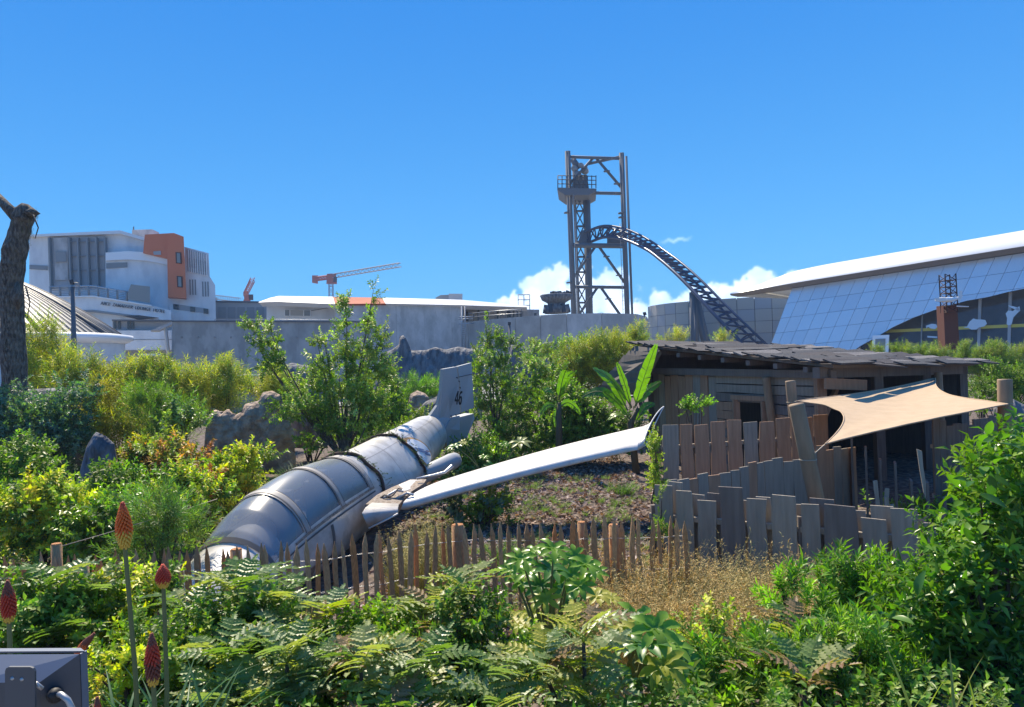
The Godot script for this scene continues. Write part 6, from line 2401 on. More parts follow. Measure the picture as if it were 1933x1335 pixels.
	young_tree("young_tree", "bushy tree rising right behind the tail fin", 19.0, [935, 880], [[917, 625, 9, 22], [925, 650, 20, 22], [955, 665, 22, 18], [905, 690, 16, 30], [935, 700, 32, 36], [940, 750, 40, 44], [920, 800, 34, 40], [960, 800, 36, 44], [925, 850, 34, 36], [970, 850, 36, 36]], [[0.14, 0.21, 0.05], [0.10, 0.16, 0.04], [0.08, 0.13, 0.035]], 0.75)
	young_tree("young_tree", "loose shrubby tree left of the banana plants", 20.0, [1015, 880], [[1005, 710, 30, 28], [1040, 700, 24, 26], [990, 750, 30, 36], [1035, 745, 34, 34], [1010, 800, 40, 44], [1000, 850, 40, 30]], SILVERY + GREEN, 0.75)
	var mid := "shrubs between the trees"
	bush("leafy_shrub", "bright green pointed shrub left of the tail fin", "shrub", [[800, 735, 32, 22], [775, 745, 30, 26], [825, 745, 20, 20]], 24.0, "needle", [[0.10, 0.19, 0.03], [0.06, 0.13, 0.03]], L, 1.1, mid)
	bush("leafy_shrub", "dark green shrub beneath the young tree", "shrub", [[720, 760, 36, 40], [735, 800, 40, 30], [690, 820, 40, 26]], 19.5, "ovate", GREEN, L, 0.9, mid)
	bush("leafy_shrub", "low bright green shrub along the top of the jet", "shrub", [[765, 818, 40, 16], [720, 826, 36, 14], [800, 800, 24, 14], [680, 835, 36, 14]], 18.3, "small", [[0.10, 0.18, 0.03], [0.16, 0.22, 0.03]], L, 1.0, mid)
	bush("bamboo_clump", "yellow bamboo thicket left of the hut's steep side", "bamboo", [[1110, 690, 44, 34], [1150, 670, 34, 30], [1075, 705, 36, 34], [1120, 740, 44, 40]], 23.0, "bamboo", [[0.26, 0.26, 0.035], [0.18, 0.20, 0.03], [0.10, 0.14, 0.03]], L, 0.9, bam, 0.9)
	bush("leafy_shrub", "green shrub row in front of the drum wall", "shrub", [[1010, 672, 36, 16], [1060, 668, 36, 16], [1095, 660, 24, 14]], 28.0, "small", GREEN + SILVERY, L, 1.4, mid)
	bush("bamboo_clump", "thin yellow bamboo at the drum wall's right end", "bamboo", [[1207, 640, 14, 18], [1195, 655, 24, 14], [1172, 662, 30, 14]], 32.0, "bamboo", BAMBOO, L, 1.0, bam, 0.9)
	bush("bamboo_clump", "sparse yellow bamboo before the tan rotunda", "bamboo", [[1282, 640, 14, 16], [1262, 650, 22, 8], [1365, 645, 20, 9]], 32.0, "bamboo", BAMBOO, L, 0.9, bam, 0.9, 0.5)
	bush("leafy_shrub", "dark shrub mass under the banana plants", "shrub", [[1080, 800, 50, 46], [1060, 760, 36, 36], [1120, 810, 46, 40], [1170, 820, 40, 36], [1060, 840, 40, 30]], 18.5, "ovate", GREEN, L, 0.9, mid)
	bush("leafy_shrub", "dark shrub under the jet's tail pipe", "shrub", [[905, 860, 36, 26], [880, 885, 36, 20]], 17.0, "ovate", GREEN, M.leaf_glossy, 0.9, mid)
	bush("leafy_shrub", "dark leafy plant in the shade below the wing", "shrub", [[905, 962, 30, 18], [945, 965, 26, 18], [880, 970, 24, 14]], 12.3, "ovate", GREEN + BLUISH, M.leaf_glossy, 1.0, mid)
	bush("creeper", "yellow green creeper climbing the rear fence end", "creeper", [[1236, 860, 8, 34], [1238, 900, 9, 20]], 11.5, "ovate", [[0.20, 0.25, 0.03], [0.12, 0.18, 0.03]], L, 0.42)
	bush("creeper", "creeper with dark leaves on the front fence corner", "creeper", [[1248, 965, 6, 36], [1246, 1000, 10, 20]], 9.0, "small", GREEN, L, 0.6)
	bush("leafy_shrub", "small bright vine leaf shrub above the rear fence", "shrub", [[1318, 768, 20, 9], [1300, 776, 12, 7]], 13.6, "ovate", [[0.14, 0.25, 0.03], [0.09, 0.17, 0.03]], L, 0.55, mid)
	# beyond the hut
	var far := "bamboo beyond the hut"
	for p in [[1703, 650, 15, 22, "bamboo shoot beside the white door frame"], [1745, 660, 26, 18, "low bamboo left of the rusty mast"], [1770, 660, 22, 22, "bamboo tangle at the foot of the rusty mast"], [1818, 655, 10, 22, "slim bamboo climbing the mast's right side"], [1852, 668, 20, 24, "grey green bamboo right of the mast"], [1880, 660, 20, 26, "taller bamboo before the window pictures"], [1920, 670, 26, 32, "broad bright bamboo at the right edge"], [1655, 655, 10, 12, "tiny bamboo tuft above the hut roof"]]:
		bush("bamboo_clump", p[4], "bamboo", [[p[0], p[1] + 14, p[2] * 0.8, p[3] * 0.7], [p[0], p[1] + p[3] + 16, p[2] * 1.1, p[3]]], 25.0, "bamboo", [[0.14, 0.20, 0.05], [0.10, 0.15, 0.04], [0.20, 0.23, 0.05]], L, 0.6, far, 0.9)
	bush("leafy_shrub", "dull green bush beyond the sail's right post", "shrub", [[1880, 715, 34, 26], [1920, 715, 30, 26], [1960, 720, 40, 30], [1860, 750, 40, 30], [1930, 755, 40, 30]], 21.0, "small", GREEN, L, 1.0, far)
	# banana plants
	banana("banana_plant", "large banana plant with one long upright leaf beside the hut", at(1200, 845, 17.0), [[1190, 800], [1205, 770]], [[1198, 770, 1238, 655, 26, 0.1], [1200, 765, 1247, 725, 18, 0.25], [1190, 765, 1122, 705, 24, 0.35], [1185, 775, 1130, 712, 18, 0.5], [1180, 780, 1100, 765, 20, 0.9], [1188, 790, 1140, 745, 20, 0.3], [1205, 790, 1235, 770, 16, 0.8], [1190, 800, 1150, 800, 18, 1.0], [1200, 800, 1225, 790, 14, 1.1], [1192, 770, 1165, 690, 16, 0.2]], 17.0)
	banana("banana_plant", "smaller banana plant with ragged leaves left of the large one", at(1055, 860, 17.5), [[1055, 790], [1056, 760]], [[1055, 755, 1068, 705, 18, 0.3], [1055, 750, 1082, 710, 14, 0.5], [1052, 760, 1028, 748, 12, 0.9], [1054, 765, 1048, 810, 12, 0.6], [1056, 770, 1095, 790, 14, 1.0], [1052, 772, 1020, 790, 12, 1.0]], 17.5)
	# big-leaved plants by the tail and under the wing
	hand_plant("rice_paper_plant", "big fingered leaves on long stalks beside the tail pipe", [[860, 842, 24], [876, 835, 14], [915, 862, 14], [952, 838, 15], [980, 835, 30], [930, 880, 24]], 14.6, [930, 900], ["big_leaf_dark", "frond_yellow", "big_leaf", "big_leaf", "frond_pale", "big_leaf_dark"])
	hand_plant("rice_paper_plant", "hand shaped leaves low in the shade below the wing", [[905, 945, 26], [928, 950, 24], [888, 962, 22], [955, 945, 20]], 12.4, [915, 985], ["big_leaf"])
	var mz := 0
	for p in [[1175, 880, 14.5, "grass tuft beside the hut corner"], [952, 975, 10.2, "grass tuft behind the pickets below the wing"], [1020, 985, 9.6, "green tuft on the leaf litter near the pickets"]]:
		var q := at(p[0], p[1], p[2])
		var o := thing("grass_tuft", p[3], "grass tuft", Vector3(q.x, ground_y(q.x, q.z), q.z), 0.0, "tufts on the litter")
		var xs: Array[Transform3D] = []
		var cs: Array[Color] = []
		for k in 10:
			xs.append(Transform3D(Basis.from_euler(Vector3(rr(-0.2, 0.2), rr(0, TAU), rr(-0.2, 0.2))).scaled(Vector3.ONE * rr(0.7, 1.4)), Vector3(rr(-0.15, 0.15), 0, rr(-0.15, 0.15))))
			cs.append(Color(0.12, 0.20, 0.045) * rr(0.7, 1.2))
		multi("blades", "tuft", L, xs, cs, o).set_meta("kind", "stuff")


func ground_cover() -> void:
	# low leaves that close the beds between the shrubs
	for b in [["side_ground_cover", "low green leaves on the ground right of the laurel", 4.7, 11.0, 3.0, 12.0, 1300, GREEN, 0.9], ["bed_ground_cover", "low mixed green ground cover in the bed left of the jet", -9.0, -3.6, 8.2, 17.0, 900, VARIEGATED + GREEN, 0.8], ["bank_ground_cover", "low dark green leaves covering the bank below the pickets", -5.2, 4.6, 3.0, 6.9, 1700, GREEN, 0.5], ["back_ground_cover", "low green leaves on the ground behind the jet", -4.5, 0.5, 16.0, 23.0, 500, GREEN + SILVERY, 1.0]]:
		var xs: Array[Transform3D] = []
		var cs: Array[Color] = []
		for k in b[6]:
			var x := rr(b[2], b[3])
			var z := -rr(b[4], b[5])
			if b[4] > 8.0 and b[4] < 9.0 and x > -4.9 + (-z - 9.7) * 0.24 and -z < 18.0:
				continue
			if b[2] < 0.0 and b[4] < 4.0 and x > 0.7 and -z > 5.8:
				continue
			xs.append(Transform3D(rough_basis(Vector3(rr(-0.6, 0.6), 1, rr(-0.2, 0.8)), rr(0, TAU), b[8] * rr(0.7, 1.4)), Vector3(x, ground_y(x, z) + rr(-0.05, 0.12), z)))
			var t: Array = b[7][rng.randi() % b[7].size()]
			var g := snappedf(rr(0.7, 1.2), 0.12)
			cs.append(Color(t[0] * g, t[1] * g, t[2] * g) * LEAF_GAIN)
		tag(laid(b[0], "ovate", M.leaf, xs, cs, self), b[1], "ground cover", "", "stuff")


func young_tree(called: String, label: String, d: float, foot: Array, lumps: Array, tints: Array, size: float) -> void:
	var px := d / LENS
	var f := at(foot[0], foot[1], d)
	f.y = ground_y(f.x, f.z)
	var o := thing(called, label, "tree", f, 0.0, "young trees behind the jet")
	var s := begin(true)
	var fork := f + Vector3(0.02, 0.55, 0)
	tube(s, [f - Vector3.UP * 0.05, f + Vector3(0.03, 0.3, 0), fork], [0.075, 0.06, 0.055], 8)
	wpart("trunk", s, M.bark, o)
	var blobs := []
	for l in lumps:
		var c := at(l[0], l[1], d + rr(-0.4, 0.4))
		var r := Vector3(l[2], l[3], (l[2] + l[3]) * 0.5) * px
		blobs.append([c - o.position, r, int(clampf(r.x * r.y * 4.0 * 105.0 / (size * size), 10, 220))])
		s = begin(true)
		var mid := fork.lerp(c, 0.5) + Vector3(rr(-0.1, 0.1), -0.12 + rr(-0.05, 0.1), rr(-0.1, 0.1))
		tube(s, [fork - Vector3.UP * 0.05, fork.lerp(mid, 0.5), mid, c.lerp(mid, 0.3), c + Vector3.UP * r.y * 0.5], [0.035, 0.028, 0.02, 0.013, 0.005], 6, false)
		wpart("limb", s, M.bark, o)
	crown("crown", blobs, "ovate", M.leaf, tints, o, size, 0.4, 0.22)


func banana(called: String, label: String, foot: Vector3, stem: Array, leaves: Array, d: float) -> void:
	foot.y = ground_y(foot.x, foot.z)
	var o := thing(called, label, "banana plant", foot)
	var s := begin(true)
	tube(s, [foot - Vector3.UP * 0.05, at(stem[0][0], stem[0][1], d), at(stem[1][0], stem[1][1], d)], [0.085, 0.07, 0.04], 12)
	wpart("stem", s, M.banana_stem, o)
	for l in leaves:
		var a := at(l[0], l[1], d)
		var depth := rr(-0.5, 0.7)
		var b := at(l[2], l[3], d - depth)
		s = begin()
		var n := 16
		var path := []
		for k in n + 1:
			var t := k / float(n)
			path.append(a.lerp(b, t) + Vector3.UP * (l[5] * 0.55 * a.distance_to(b) * sin(t * PI * 0.8) * (1.0 - 0.35 * t)))
		var w: float = l[4] * d / LENS * 0.5
		s.set_color(Color(1, 1, 1))
		var side0: Vector3 = (b - a).normalized().cross((Vector3.BACK + Vector3.UP * 0.5).normalized()).normalized()
		var twist := rr(-0.5, 0.5)
		for e in [-1.0, 1.0]:
			var cut := 1.0
			var prev := []
			for k in n + 1:
				var t := k / float(n)
				var along: Vector3 = (path[mini(k + 1, n)] - path[maxi(k - 1, 0)]).normalized()
				var sd := (side0 - along * side0.dot(along)).normalized().rotated(along, twist)
				var ww := w * pow(sin(PI * clampf(t * 0.86 + 0.12, 0.0, 1.0)), 0.6) * (0.15 if t < 0.1 else 1.0)
				var nn := along.cross(sd)
				var edge: Vector3 = path[k] + sd * e * ww * rr(0.82, 1.08) + nn * e * ww * rr(0.1, 0.35) + along * w * 0.35
				if k > 0:
					var g := rr(0.8, 1.2)
					s.set_color(Color(g, g, g * 0.9))
					# each strip between the ribs may be torn from the next
					var gap: float = rr(0.0, 0.5) if rng.randf() < 0.3 else 0.0
					var e0: Vector3 = prev[1].lerp(edge, gap * 0.6)
					quad(s, prev[0], path[k], edge, e0)
				prev = [path[k], edge]
		var lf := wpart("leaf", s, [M.big_leaf, M.big_leaf, M.big_leaf_dark, M.big_leaf_yellow][0 if l[5] < 0.4 else rng.randi() % 3], o)
		s = begin(true)
		tube(s, path, [0.022, 0.016, 0.014, 0.012, 0.01, 0.01, 0.008], 5, false)
		wpart("midrib", s, M.frond_pale_rib if M.has("frond_pale_rib") else M.stem_green, lf)


# a plant of hand-shaped leaves on stalks; leaves are [u, v, radius in pixels]
func hand_plant(called: String, label: String, leaves: Array, d: float, foot: Array, mats: Array) -> Node3D:
	var f := at(foot[0], foot[1], d)
	f.y = ground_y(f.x, f.z)
	var o := thing(called, label, "plant", f)
	for k in leaves.size():
		var l: Array = leaves[k]
		var c := at(l[0], l[1], d + (l[3] if l.size() > 3 else rr(-0.25, 0.25)))
		var r: float = l[2] * d / LENS * 0.92
		var out := Vector3(c.x - f.x, 0.0, c.z - f.z + 0.3).normalized()
		var n := (Vector3.UP + out * rr(0.0, 0.6) + Vector3(rr(-0.35, 0.35), 0, rr(0.05, 0.6))).normalized()
		var z := (out - n * out.dot(n)).normalized()
		var lf := part("leaf", sprigs["palmate%d" % (rng.randi() % 3)], M[mats[k % mats.size()]], o)
		lf.transform = Transform3D(Basis(n.cross(z), n, z).scaled_local(Vector3.ONE * r), c - o.position)
		var s := begin(true)
		var p := f + Vector3(rr(-0.04, 0.04), rr(0.0, 0.3), rr(-0.04, 0.04))
		tube(s, [p, p.lerp(c, 0.55) + Vector3.UP * 0.06, c], [0.014, 0.010, 0.006], 5, false)
		wpart("stalk", s, M.stem_green, o)
	return o


# ---------------------------------------------------------------- foreground plants

func mahonia(label: String, u: float, v: float, d: float, stems: int, reach: float, palette: Array) -> void:
	# upright stems that end in whorls of spiny pinnate leaves
	var top := at(u, v, d)
	var gy := ground_y(top.x, top.z)
	var o := thing("mahonia", label, "mahonia shrub", Vector3(top.x, gy, top.z), 0.0, "mahonia shrubs in the foreground")
	for k in stems:
		var a := TAU * k / stems + rr(-0.4, 0.4)
		var off := Vector3(cos(a), 0, sin(a)) * (0.0 if k == 0 else rr(0.12, 0.30)) * reach
		var h := top.y - gy - (0.0 if k == 0 else rr(0.05, 0.32))
		var foot := Vector3(top.x, gy - 0.05, top.z) + off * 0.3
		var tip := Vector3(top.x, gy + h - 0.12, top.z) + off
		var s := begin(true)
		tube(s, [foot, foot.lerp(tip, 0.6), tip], [0.016, 0.013, 0.010], 6)
		wpart("stem", s, M.twig, o)
		var tiers := 2 if h > 0.5 else 1
		for tier in tiers + 1:
			var c := tip - Vector3.UP * tier * 0.19
			if c.y < gy + 0.12:
				continue
			var n := 8 if tier == 0 else 4
			var spin := rr(0, TAU)
			for i in n:
				var b := spin + TAU * i / n + rr(-0.25, 0.25)
				var rise := rr(0.25, 0.75) if tier == 0 else rr(-0.1, 0.35)
				var size := rr(0.26, 0.38) * reach * (0.85 if tier == 0 else 1.05)
				var z := Vector3(cos(b), rise, sin(b)).normalized()
				var x := Vector3.UP.cross(z).normalized()
				var y := z.cross(x)
				var lf := part("frond", sprigs["frond%d" % (rng.randi() % 3)], M[palette[rng.randi() % palette.size()]], o)
				lf.transform = Transform3D(Basis(x, y, z).rotated(z, rr(-0.3, 0.3)).scaled_local(Vector3.ONE * size), c - o.position)


func poker(label: String, u: float, v: float, d: float, high: float, wide: float, look: String, lean := 0.0, low_u := 0.0) -> void:
	# (u, v) is the tip of the flower head; high and wide are its size in pixels
	var tip := at(u, v, d)
	var px := d / LENS
	var foot := at(low_u if low_u > 0.0 else u, 1400, d)
	foot.y = ground_y(foot.x, foot.z)
	var o := thing("red_hot_poker", label, "flower", foot, 0.0, "red hot pokers")
	var axis := Vector3(sin(lean), cos(lean), 0)
	var h := high * px
	var base := tip - axis * h
	var s := begin(true)
	tube(s, [foot, foot.lerp(base, 0.5) + Vector3(0.01, 0, 0), base, base + axis * h * 0.5], [0.011, 0.0095, 0.0085, 0.006], 8)
	wpart("stem", s, M.stem_green, o)
	var bands := {"bright": [["poker_yellow", 0.0, 0.36], ["poker_orange", 0.28, 0.92], ["poker_red", 0.85, 1.0]], "red": [["poker_yellow", 0.0, 0.16], ["poker_red", 0.12, 0.7], ["poker_brown", 0.65, 1.0]], "brown": [["poker_yellow", 0.0, 0.14], ["poker_brown", 0.1, 0.5], ["poker_red", 0.42, 0.8], ["poker_brown", 0.7, 1.0]], "small": [["poker_yellow", 0.0, 0.3], ["poker_red", 0.22, 1.0]], "seed": [["poker_orange", 0.0, 0.5], ["poker_brown", 0.4, 1.0]]}
	var x := side_of(axis)
	var z := x.cross(axis)
	for bd in bands[look]:
		s = begin(true)
		var n := int(190 * (bd[2] - bd[1]))
		for k in n:
			var t := lerpf(bd[1], bd[2], (k + rng.randf()) / n)
			var a := k * 2.39996
			var wdt := wide * px * 0.5 * sin(PI * clampf(0.16 + t * 0.80, 0.0, 1.0)) * (1.0 if look != "small" else 1.15)
			var out := x * cos(a) + z * sin(a)
			var c := base + axis * h * t
			var e := c + out * wdt * 0.9 - axis * h * (0.10 - 0.10 * t)
			tube(s, [c + out * wdt * 0.3, e.lerp(c, 0.3) + axis * 0.004, e - axis * h * 0.02], [0.0045, 0.0045, 0.0032], 5)
		wpart("florets", s, M[bd[0]], o)


func build_front_plants() -> void:
	var L: Material = M.leaf
	# golden grass on the bank, and more behind the pickets
	var xs: Array[Transform3D] = []
	var cs: Array[Color] = []
	for k in 620:
		var z := -rr(6.0, 8.4)
		var x := rr(0.85, 3.5) if k % 6 else rr(0.1, 1.2)
		if x > 1.75 and z < -9.35 + (x - 1.66) * 0.62 + 0.3:
			z += 1.2
		var size := rr(0.68, 1.15)
		if x > 1.5 and z < -9.35 + (x - 1.66) * 0.62 + 1.1:
			size *= 0.55 if k % 4 else 0.95
		xs.append(Transform3D(Basis.from_euler(Vector3(rr(-0.15, 0.15), rr(0, TAU), rr(-0.15, 0.15))).scaled(Vector3(size, size * rr(0.7, 1.1), size)), Vector3(x, ground_y(x, z) - 0.02, z)))
		var g := rr(0.75, 1.25)
		cs.append(Color(g * rr(0.9, 1.15), g, g))
	tag(multi("golden_grass", "dryseed", M.straw, xs, cs, self), "golden dry grass with seed heads before the board fence", "grass", "", "stuff")
	xs = []
	cs = []
	for k in 110:
		var p := at(rr(735, 850), 1000, rr(8.6, 9.8))
		var size := rr(0.68, 1.15)
		xs.append(Transform3D(Basis.from_euler(Vector3(rr(-0.15, 0.15), rr(0, TAU), rr(-0.15, 0.15))).scaled(Vector3(size, size, size)), Vector3(p.x, ground_y(p.x, p.z) - 0.02, p.z)))
		var g := rr(0.7, 1.2)
		cs.append(Color(g * 0.9, g, g * 0.9))
	tag(multi("rusty_grass", "dryseed", M.straw, xs, cs, self), "rusty dry grass growing behind the pickets near the wing root", "grass", "", "stuff")
	# mahonias
	var cool := ["frond_green", "frond_blue", "frond_green", "frond_pale"]
	var warm := ["frond_green", "frond_pale", "frond_blue", "frond_bronze", "frond_yellow"]
	mahonia("mahonia in front of the jet nose, brightest blue green", 445, 1092, 4.9, 5, 1.15, cool)
	mahonia("mahonia right of the jet nose reaching over pickets", 520, 1112, 4.8, 4, 1.05, cool)
	mahonia("yellow tinged mahonia below the middle pickets", 615, 1140, 4.6, 4, 1.0, warm)
	mahonia("tall pale mahonia left of the bright fatsia", 880, 1090, 4.7, 4, 1.0, warm)
	mahonia("mahonia with bronze fronds beside the tall pale one", 790, 1150, 4.6, 4, 1.0, warm)
	mahonia("shaded mahonia at the bottom, left of centre", 540, 1210, 4.0, 5, 1.0, cool)
	mahonia("low mahonia at the bottom edge with yellow tips", 680, 1225, 3.9, 5, 1.0, warm)
	mahonia("dark mahonia at the bottom centre", 800, 1220, 3.9, 5, 1.0, cool)
	mahonia("mahonia at the bottom with one bare brown stem", 1100, 1170, 3.9, 4, 0.95, warm)
	mahonia("mahonia at the left edge behind the red pokers", 110, 1085, 5.0, 5, 1.1, cool)
	mahonia("mahonia behind the small red poker", 350, 1125, 4.8, 4, 1.0, cool)
	mahonia("bronze mahonia in the green bank on the right", 1490, 1165, 4.6, 4, 0.9, warm)
	mahonia("yellowing mahonia low in the right corner", 1520, 1255, 3.9, 4, 0.95, ["frond_yellow", "frond_pale", "frond_green", "frond_bronze"])
	mahonia("mahonia low at the bottom below the fatsia", 960, 1250, 3.8, 4, 0.9, cool)
	mahonia("mahonia at the bottom edge above the strap leaves", 420, 1215, 4.1, 4, 1.0, cool)
	# leafy filler shrubs low between them
	var low := "low dark shrubs between the mahonias"
	bush("leafy_shrub", "dark small leaved shrub below the tall orange flower", "shrub", [[225, 1140, 70, 46], [160, 1170, 60, 46], [290, 1150, 50, 46]], 5.3, "ovate", GREEN + VARIEGATED, L, 0.55, low)
	bush("leafy_shrub", "dark shrub at the left edge behind the floodlight", "shrub", [[50, 1170, 80, 50], [110, 1200, 60, 40]], 4.9, "ovate", GREEN, L, 0.55, low)
	bush("leafy_shrub", "yellow flecked shrub between the poker stalks", "shrub", [[245, 1230, 70, 50], [330, 1240, 60, 60], [200, 1290, 70, 50]], 4.3, "small", VARIEGATED + GREEN, L, 0.7, low)
	bush("leafy_shrub", "dark undershrub below the jet nose mahonias", "shrub", [[440, 1200, 70, 50], [520, 1230, 80, 60], [450, 1270, 70, 60]], 4.7, "ovate", GREEN, L, 0.5, low)
	bush("leafy_shrub", "dark undershrub at the bottom left of centre", "shrub", [[640, 1280, 90, 50], [740, 1270, 70, 50], [700, 1220, 60, 40]], 4.4, "ovate", GREEN, L, 0.5, low)
	bush("leafy_shrub", "dark undershrub at the bottom centre", "shrub", [[850, 1260, 80, 60], [940, 1290, 80, 50], [870, 1190, 50, 40]], 4.5, "ovate", GREEN, L, 0.5, low)
	# fatsias
	hand_plant("fatsia", "bright green fatsia standing before the pickets", [[985, 1055, 42], [1010, 1040, 39], [1045, 1035, 45], [1080, 1050, 42], [1105, 1065, 45], [1120, 1080, 36], [965, 1075, 36], [1000, 1080, 48], [1040, 1075, 50], [1075, 1085, 48], [1020, 1105, 45], [1060, 1110, 42], [1095, 1105, 39], [985, 1100, 39], [1045, 1055, 39], [1030, 1130, 42], [1075, 1135, 39], [1125, 1125, 42], [1150, 1130, 34], [1010, 1160, 42], [990, 1180, 39], [1000, 1205, 36]], 5.4, [1045, 1330], ["big_leaf", "big_leaf", "big_leaf", "big_leaf", "big_leaf", "big_leaf", "big_leaf", "big_leaf", "big_leaf_dark", "big_leaf", "big_leaf_dark", "big_leaf_dark", "big_leaf", "big_leaf", "big_leaf", "big_leaf_yellow", "big_leaf_dark", "frond_yellow", "frond_yellow", "big_leaf_yellow", "big_leaf_yellow", "big_leaf"])
	hand_plant("fatsia", "larger fatsia with drooping shiny leaves lower right", [[1200, 1165, 62], [1235, 1185, 67], [1165, 1180, 56], [1260, 1215, 64], [1215, 1215, 64], [1175, 1215, 56], [1250, 1255, 64], [1130, 1225, 50], [1290, 1245, 50], [1265, 1285, 62], [1210, 1275, 62], [1165, 1270, 56], [1235, 1315, 62], [1180, 1320, 56]], 4.5, [1205, 1400], ["big_leaf", "big_leaf", "frond_yellow", "big_leaf", "big_leaf_dark", "big_leaf", "big_leaf_yellow", "big_leaf_yellow", "big_leaf_dark", "frond_pale", "big_leaf_dark", "big_leaf_dark", "big_leaf_dark", "big_leaf_dark"])
	# green narrow-leaved shrubs on the right
	var right := "narrow leaved shrubs on the right bank"
	var lime := [[0.14, 0.25, 0.03], [0.09, 0.18, 0.025], [0.06, 0.12, 0.02]]
	bush("leafy_shrub", "bright narrow leaved shrub in front of the board fence", "shrub", [[1605, 1110, 46, 30], [1660, 1125, 46, 36], [1575, 1145, 34, 36], [1640, 1170, 66, 46]], 5.6, "narrow", lime, L, 0.75, right, 0.8)
	bush("leafy_shrub", "lush green shrub low on the right bank", "shrub", [[1360, 1285, 56, 34], [1430, 1265, 56, 38], [1400, 1320, 90, 34], [1320, 1315, 40, 34]], 4.6, "narrow", lime, L, 0.7, right, 0.9)
	bush("leafy_shrub", "green shrub in the bottom right corner", "shrub", [[1540, 1290, 80, 60], [1630, 1260, 70, 60], [1700, 1300, 80, 50]], 4.3, "narrow", lime + GREEN, L, 0.65, right, 0.8)
	bush("leafy_shrub", "upright leafy stems between golden grass and laurel", "shrub", [[1482, 1130, 18, 24], [1515, 1165, 32, 32], [1490, 1215, 40, 36], [1575, 1215, 56, 46]], 5.1, "narrow", lime, L, 0.7, right, 0.9)
	bush("leafy_shrub", "cream flowered shrub right of the larger fatsia", "shrub", [[1330, 1200, 36, 30], [1360, 1225, 30, 26]], 4.9, "small", [[0.30, 0.30, 0.10], [0.20, 0.23, 0.05], [0.12, 0.18, 0.03]], L, 0.8, right, 0.6)
	laurel()
	# strap leaves round the pokers
	for g in [["poker_leaves", "green strap leaves round the poker stalks", 290, 1390, 3.1, 46, 0.75, M.strap_green], ["flax_leaves", "upright olive flax blades in the bottom right corner", 1775, 1420, 3.4, 9, 0.62, M.strap_olive]]:
		var f := at(g[2], g[3], g[4])
		f.y = ground_y(f.x, f.z)
		var want: float = at(g[2], 1235, g[4]).y - f.y
		var o := thing(g[0], g[1], "leaves", f)
		for k in g[5]:
			var a := rr(0, TAU)
			var tilt: float = rr(0.1, 0.75) if g[0] == "poker_leaves" else rr(0.02, 0.3)
			var b := Basis(Vector3.UP, a) * Basis(Vector3.RIGHT, tilt)
			var lf := part("leaf", sprigs["strap%d" % (rng.randi() % 3 if g[0] == "poker_leaves" else 0)], g[7], o)
			lf.transform = Transform3D(b.scaled_local(Vector3(1, 1, 1) * want * rr(0.75, 1.25)), Vector3(rr(-0.22, 0.22), 0, rr(-0.22, 0.22)))
	# the pokers
	poker("tallest red hot poker, orange fading to yellow below", 231, 950, 3.0, 78, 34, "bright", -0.02, 262)
	poker("small red tufted poker on a thin stalk", 307, 1068, 3.1, 38, 27, "small", 0.0, 309)
	poker("dark red poker at the left edge", 14, 1098, 2.9, 70, 30, "red", 0.0, 16)
	poker("dark brownish red poker lowest before the strap leaves", 286, 1198, 2.7, 88, 32, "brown", 0.0, 288)
	poker("bent withered poker head above the floodlight", 177, 1197, 3.0, 46, 15, "seed", 0.75, 145)
	poker("poker bud just showing at the bottom edge", 183, 1318, 2.7, 60, 18, "brown", 0.0, 184)


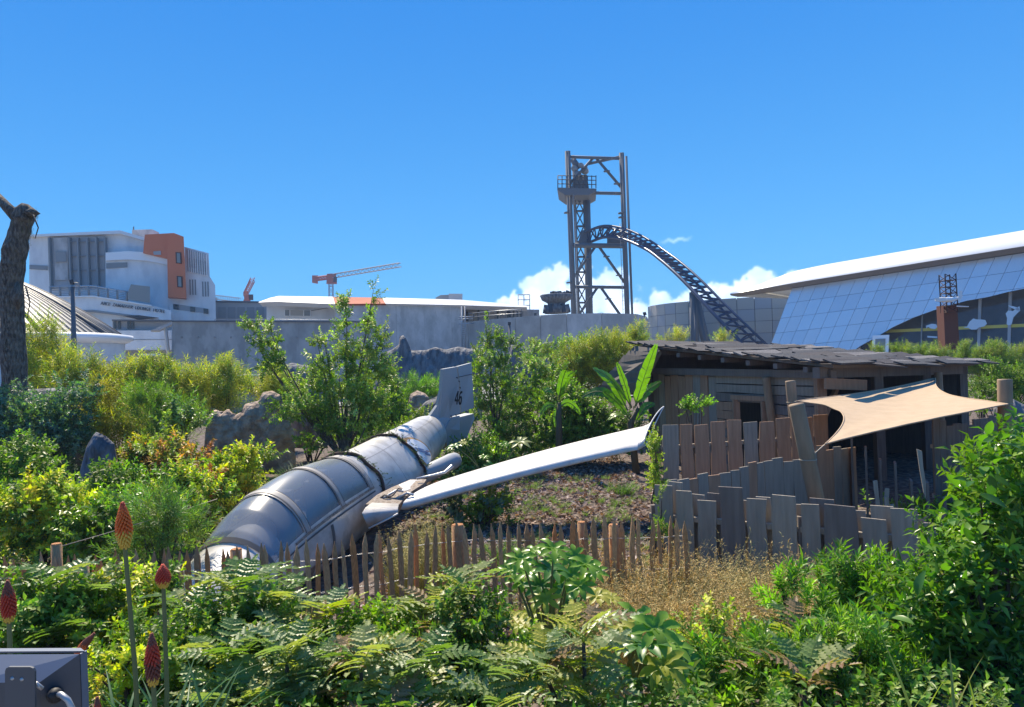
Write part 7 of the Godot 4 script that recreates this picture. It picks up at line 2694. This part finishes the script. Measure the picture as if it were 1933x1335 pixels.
func laurel() -> void:
	# glossy shrub on the right: the leaves that show largest are parts, the rest one mass
	var o := thing("laurel_shrub", "large glossy laurel shrub filling the right edge", "laurel", Vector3(at(1880, 1300, 4.6).x, 0.35, -4.6))
	o.position.y = ground_y(o.position.x, o.position.z)
	var d := 4.6
	var px := d / LENS
	var lumps := [[1875, 860, 45, 40], [1905, 920, 60, 60], [1850, 940, 50, 50], [1840, 1000, 55, 50], [1900, 1010, 60, 60], [1830, 1070, 60, 50], [1780, 1090, 50, 40], [1900, 1100, 60, 60], [1740, 1130, 55, 40], [1820, 1150, 70, 60], [1760, 1190, 70, 60], [1880, 1200, 70, 70], [1800, 1260, 80, 60], [1900, 1290, 60, 60], [1720, 1250, 60, 50], [1690, 1170, 40, 36]]
	var s := begin(true)
	for l in lumps:
		var tip := at(l[0], l[1], d + rr(-0.2, 0.2))
		var foot := o.position + Vector3(rr(-0.15, 0.15), -0.05, rr(-0.1, 0.1))
		tube(s, [foot, foot.lerp(tip, 0.5) + Vector3(rr(-0.08, 0.08), 0.1, rr(-0.08, 0.08)), tip], [0.024, 0.015, 0.005], 6, false)
	wpart("stems", s, M.twig, o)
	var blobs := []
	for l in lumps:
		blobs.append([at(l[0], l[1], d + 0.10) - o.position, Vector3(l[2] * px, l[3] * px, 0.24), int(l[2] * l[3] / 52.0)])
	var mass := crown("foliage", blobs, "laurel", M.leaf_glossy, [[0.065, 0.135, 0.022], [0.05, 0.11, 0.02], [0.10, 0.18, 0.028]], o, 0.62, 0.4, 0.25)
	mass.set_meta("kind", "stuff")
	var mats := [M.laurel_green, M.laurel_light, M.laurel_light, M.laurel_dark]
	for k in 290:
		var l: Array = lumps[rng.randi() % lumps.size()]
		var a := rr(0, TAU)
		var f := sqrt(rng.randf())
		var c := at(l[0] + cos(a) * l[2] * f, l[1] + sin(a) * l[3] * f, d - rr(0.1, 0.34) * (1.15 - f * 0.6))
		var out := Vector3(cos(a) * f + rr(-0.5, 0.5), rr(-0.3, 0.7), rr(0.0, 1.0)).normalized()
		var up := (Vector3.UP + Vector3(rr(-0.4, 0.4), 0, rr(-0.2, 0.6))).normalized()
		var x := up.cross(out).normalized()
		var lf := part("leaf", sprigs["bigleaf%d" % (rng.randi() % 2)], mats[rng.randi() % 4], o)
		lf.transform = Transform3D(Basis(x, out.cross(x), out).scaled_local(Vector3.ONE * rr(0.7, 1.25)), c - o.position)


func build_floodlight() -> void:
	# grey lamp housing seen from behind at the lower left, on its post
	var d := 1.75
	var o := thing("floodlight", "grey metal floodlight housing with a cable, lower left corner", "floodlight", Vector3(at(40, 1335, d).x, 0.9, -d))
	var tl := at(-60, 1236, d)
	var tr := at(150, 1235, d)
	var y := Vector3.DOWN
	var back := Vector3(-0.02, 0.0, -0.02)
	var low := 0.24
	var s := begin()
	# back of the housing: a sloping top plate over a folded side
	var fold := at(75, 1288, d - 0.05)
	var cl := at(-60, 1290, d - 0.06)
	prism(s, [tl, tr, fold, cl], Vector3(0, -0.004, -0.004))
	wpart("top_plate", s, M.box_grey, o)
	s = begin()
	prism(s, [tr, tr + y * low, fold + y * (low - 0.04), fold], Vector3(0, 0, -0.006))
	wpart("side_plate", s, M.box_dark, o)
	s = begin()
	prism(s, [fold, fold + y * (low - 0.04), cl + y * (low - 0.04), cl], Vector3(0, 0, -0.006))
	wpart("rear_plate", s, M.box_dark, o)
	s = begin()
	prism(s, [tr + Vector3(0.002, 0, 0), tr + Vector3(0.006, 0, -0.02), tr + Vector3(0.006, 0, -0.02) + y * low, tr + Vector3(0.002, 0, 0) + y * low], Vector3(-0.004, 0, -0.004))
	wpart("edge_flange", s, M.box_grey, o)
	s = begin()
	prism(s, [tl + Vector3(0, 0.003, -0.01), tr + Vector3(0.006, 0.003, -0.01), tr + Vector3(0.006, -0.002, -0.012), tl + Vector3(0, -0.002, -0.012)], back)
	wpart("front_frame", s, M.box_grey, o)
	# mounting bracket with two holes
	s = begin()
	var bp := []
	for p in [[9, 1335], [9, 1268], [11, 1262], [16, 1259.5], [56, 1259.5], [62, 1262], [65, 1268], [66, 1380], [9, 1380]]:
		bp.append(at(p[0], p[1], d - 0.12))
	prism(s, bp, Vector3(0, 0, -0.006))
	var br := wpart("bracket", s, M.box_dark, o)
	for p in [[23, 1281], [41, 1282.5]]:
		s = begin(true)
		tube(s, [at(p[0], p[1], d - 0.1215), at(p[0], p[1], d - 0.119)], [0.004, 0.004], 12)
		wpart("bolt", s, M.wire, br)
	s = begin(true)
	tube(s, [at(66, 1290, d - 0.11), at(79, 1300, d - 0.1)], [0.005, 0.005], 10)
	wpart("pivot_screw", s, M.wire, br)
	# cable gland and cable
	s = begin(true)
	tube(s, [at(104, 1312, d - 0.03), at(104, 1312, d - 0.075)], [0.018, 0.013], 16)
	var gl := wpart("cable_gland", s, M.black_mark, o)
	s = begin(true)
	tube(s, [at(106, 1310, d - 0.06), at(116, 1312, d - 0.08), at(128, 1322, d - 0.085), at(136, 1338, d - 0.08), at(140, 1390, d - 0.07)], [0.0065], 10)
	wpart("cable", s, M.wire, gl)
	s = begin(true)
	var foot := Vector3(at(36, 1335, d).x, ground_y(at(36, 1335, d).x, -d) - 0.1, -d)
	tube(s, [foot, at(38, 1400, d - 0.06)], [0.03, 0.03], 12)
	wpart("post", s, M.box_dark, o)
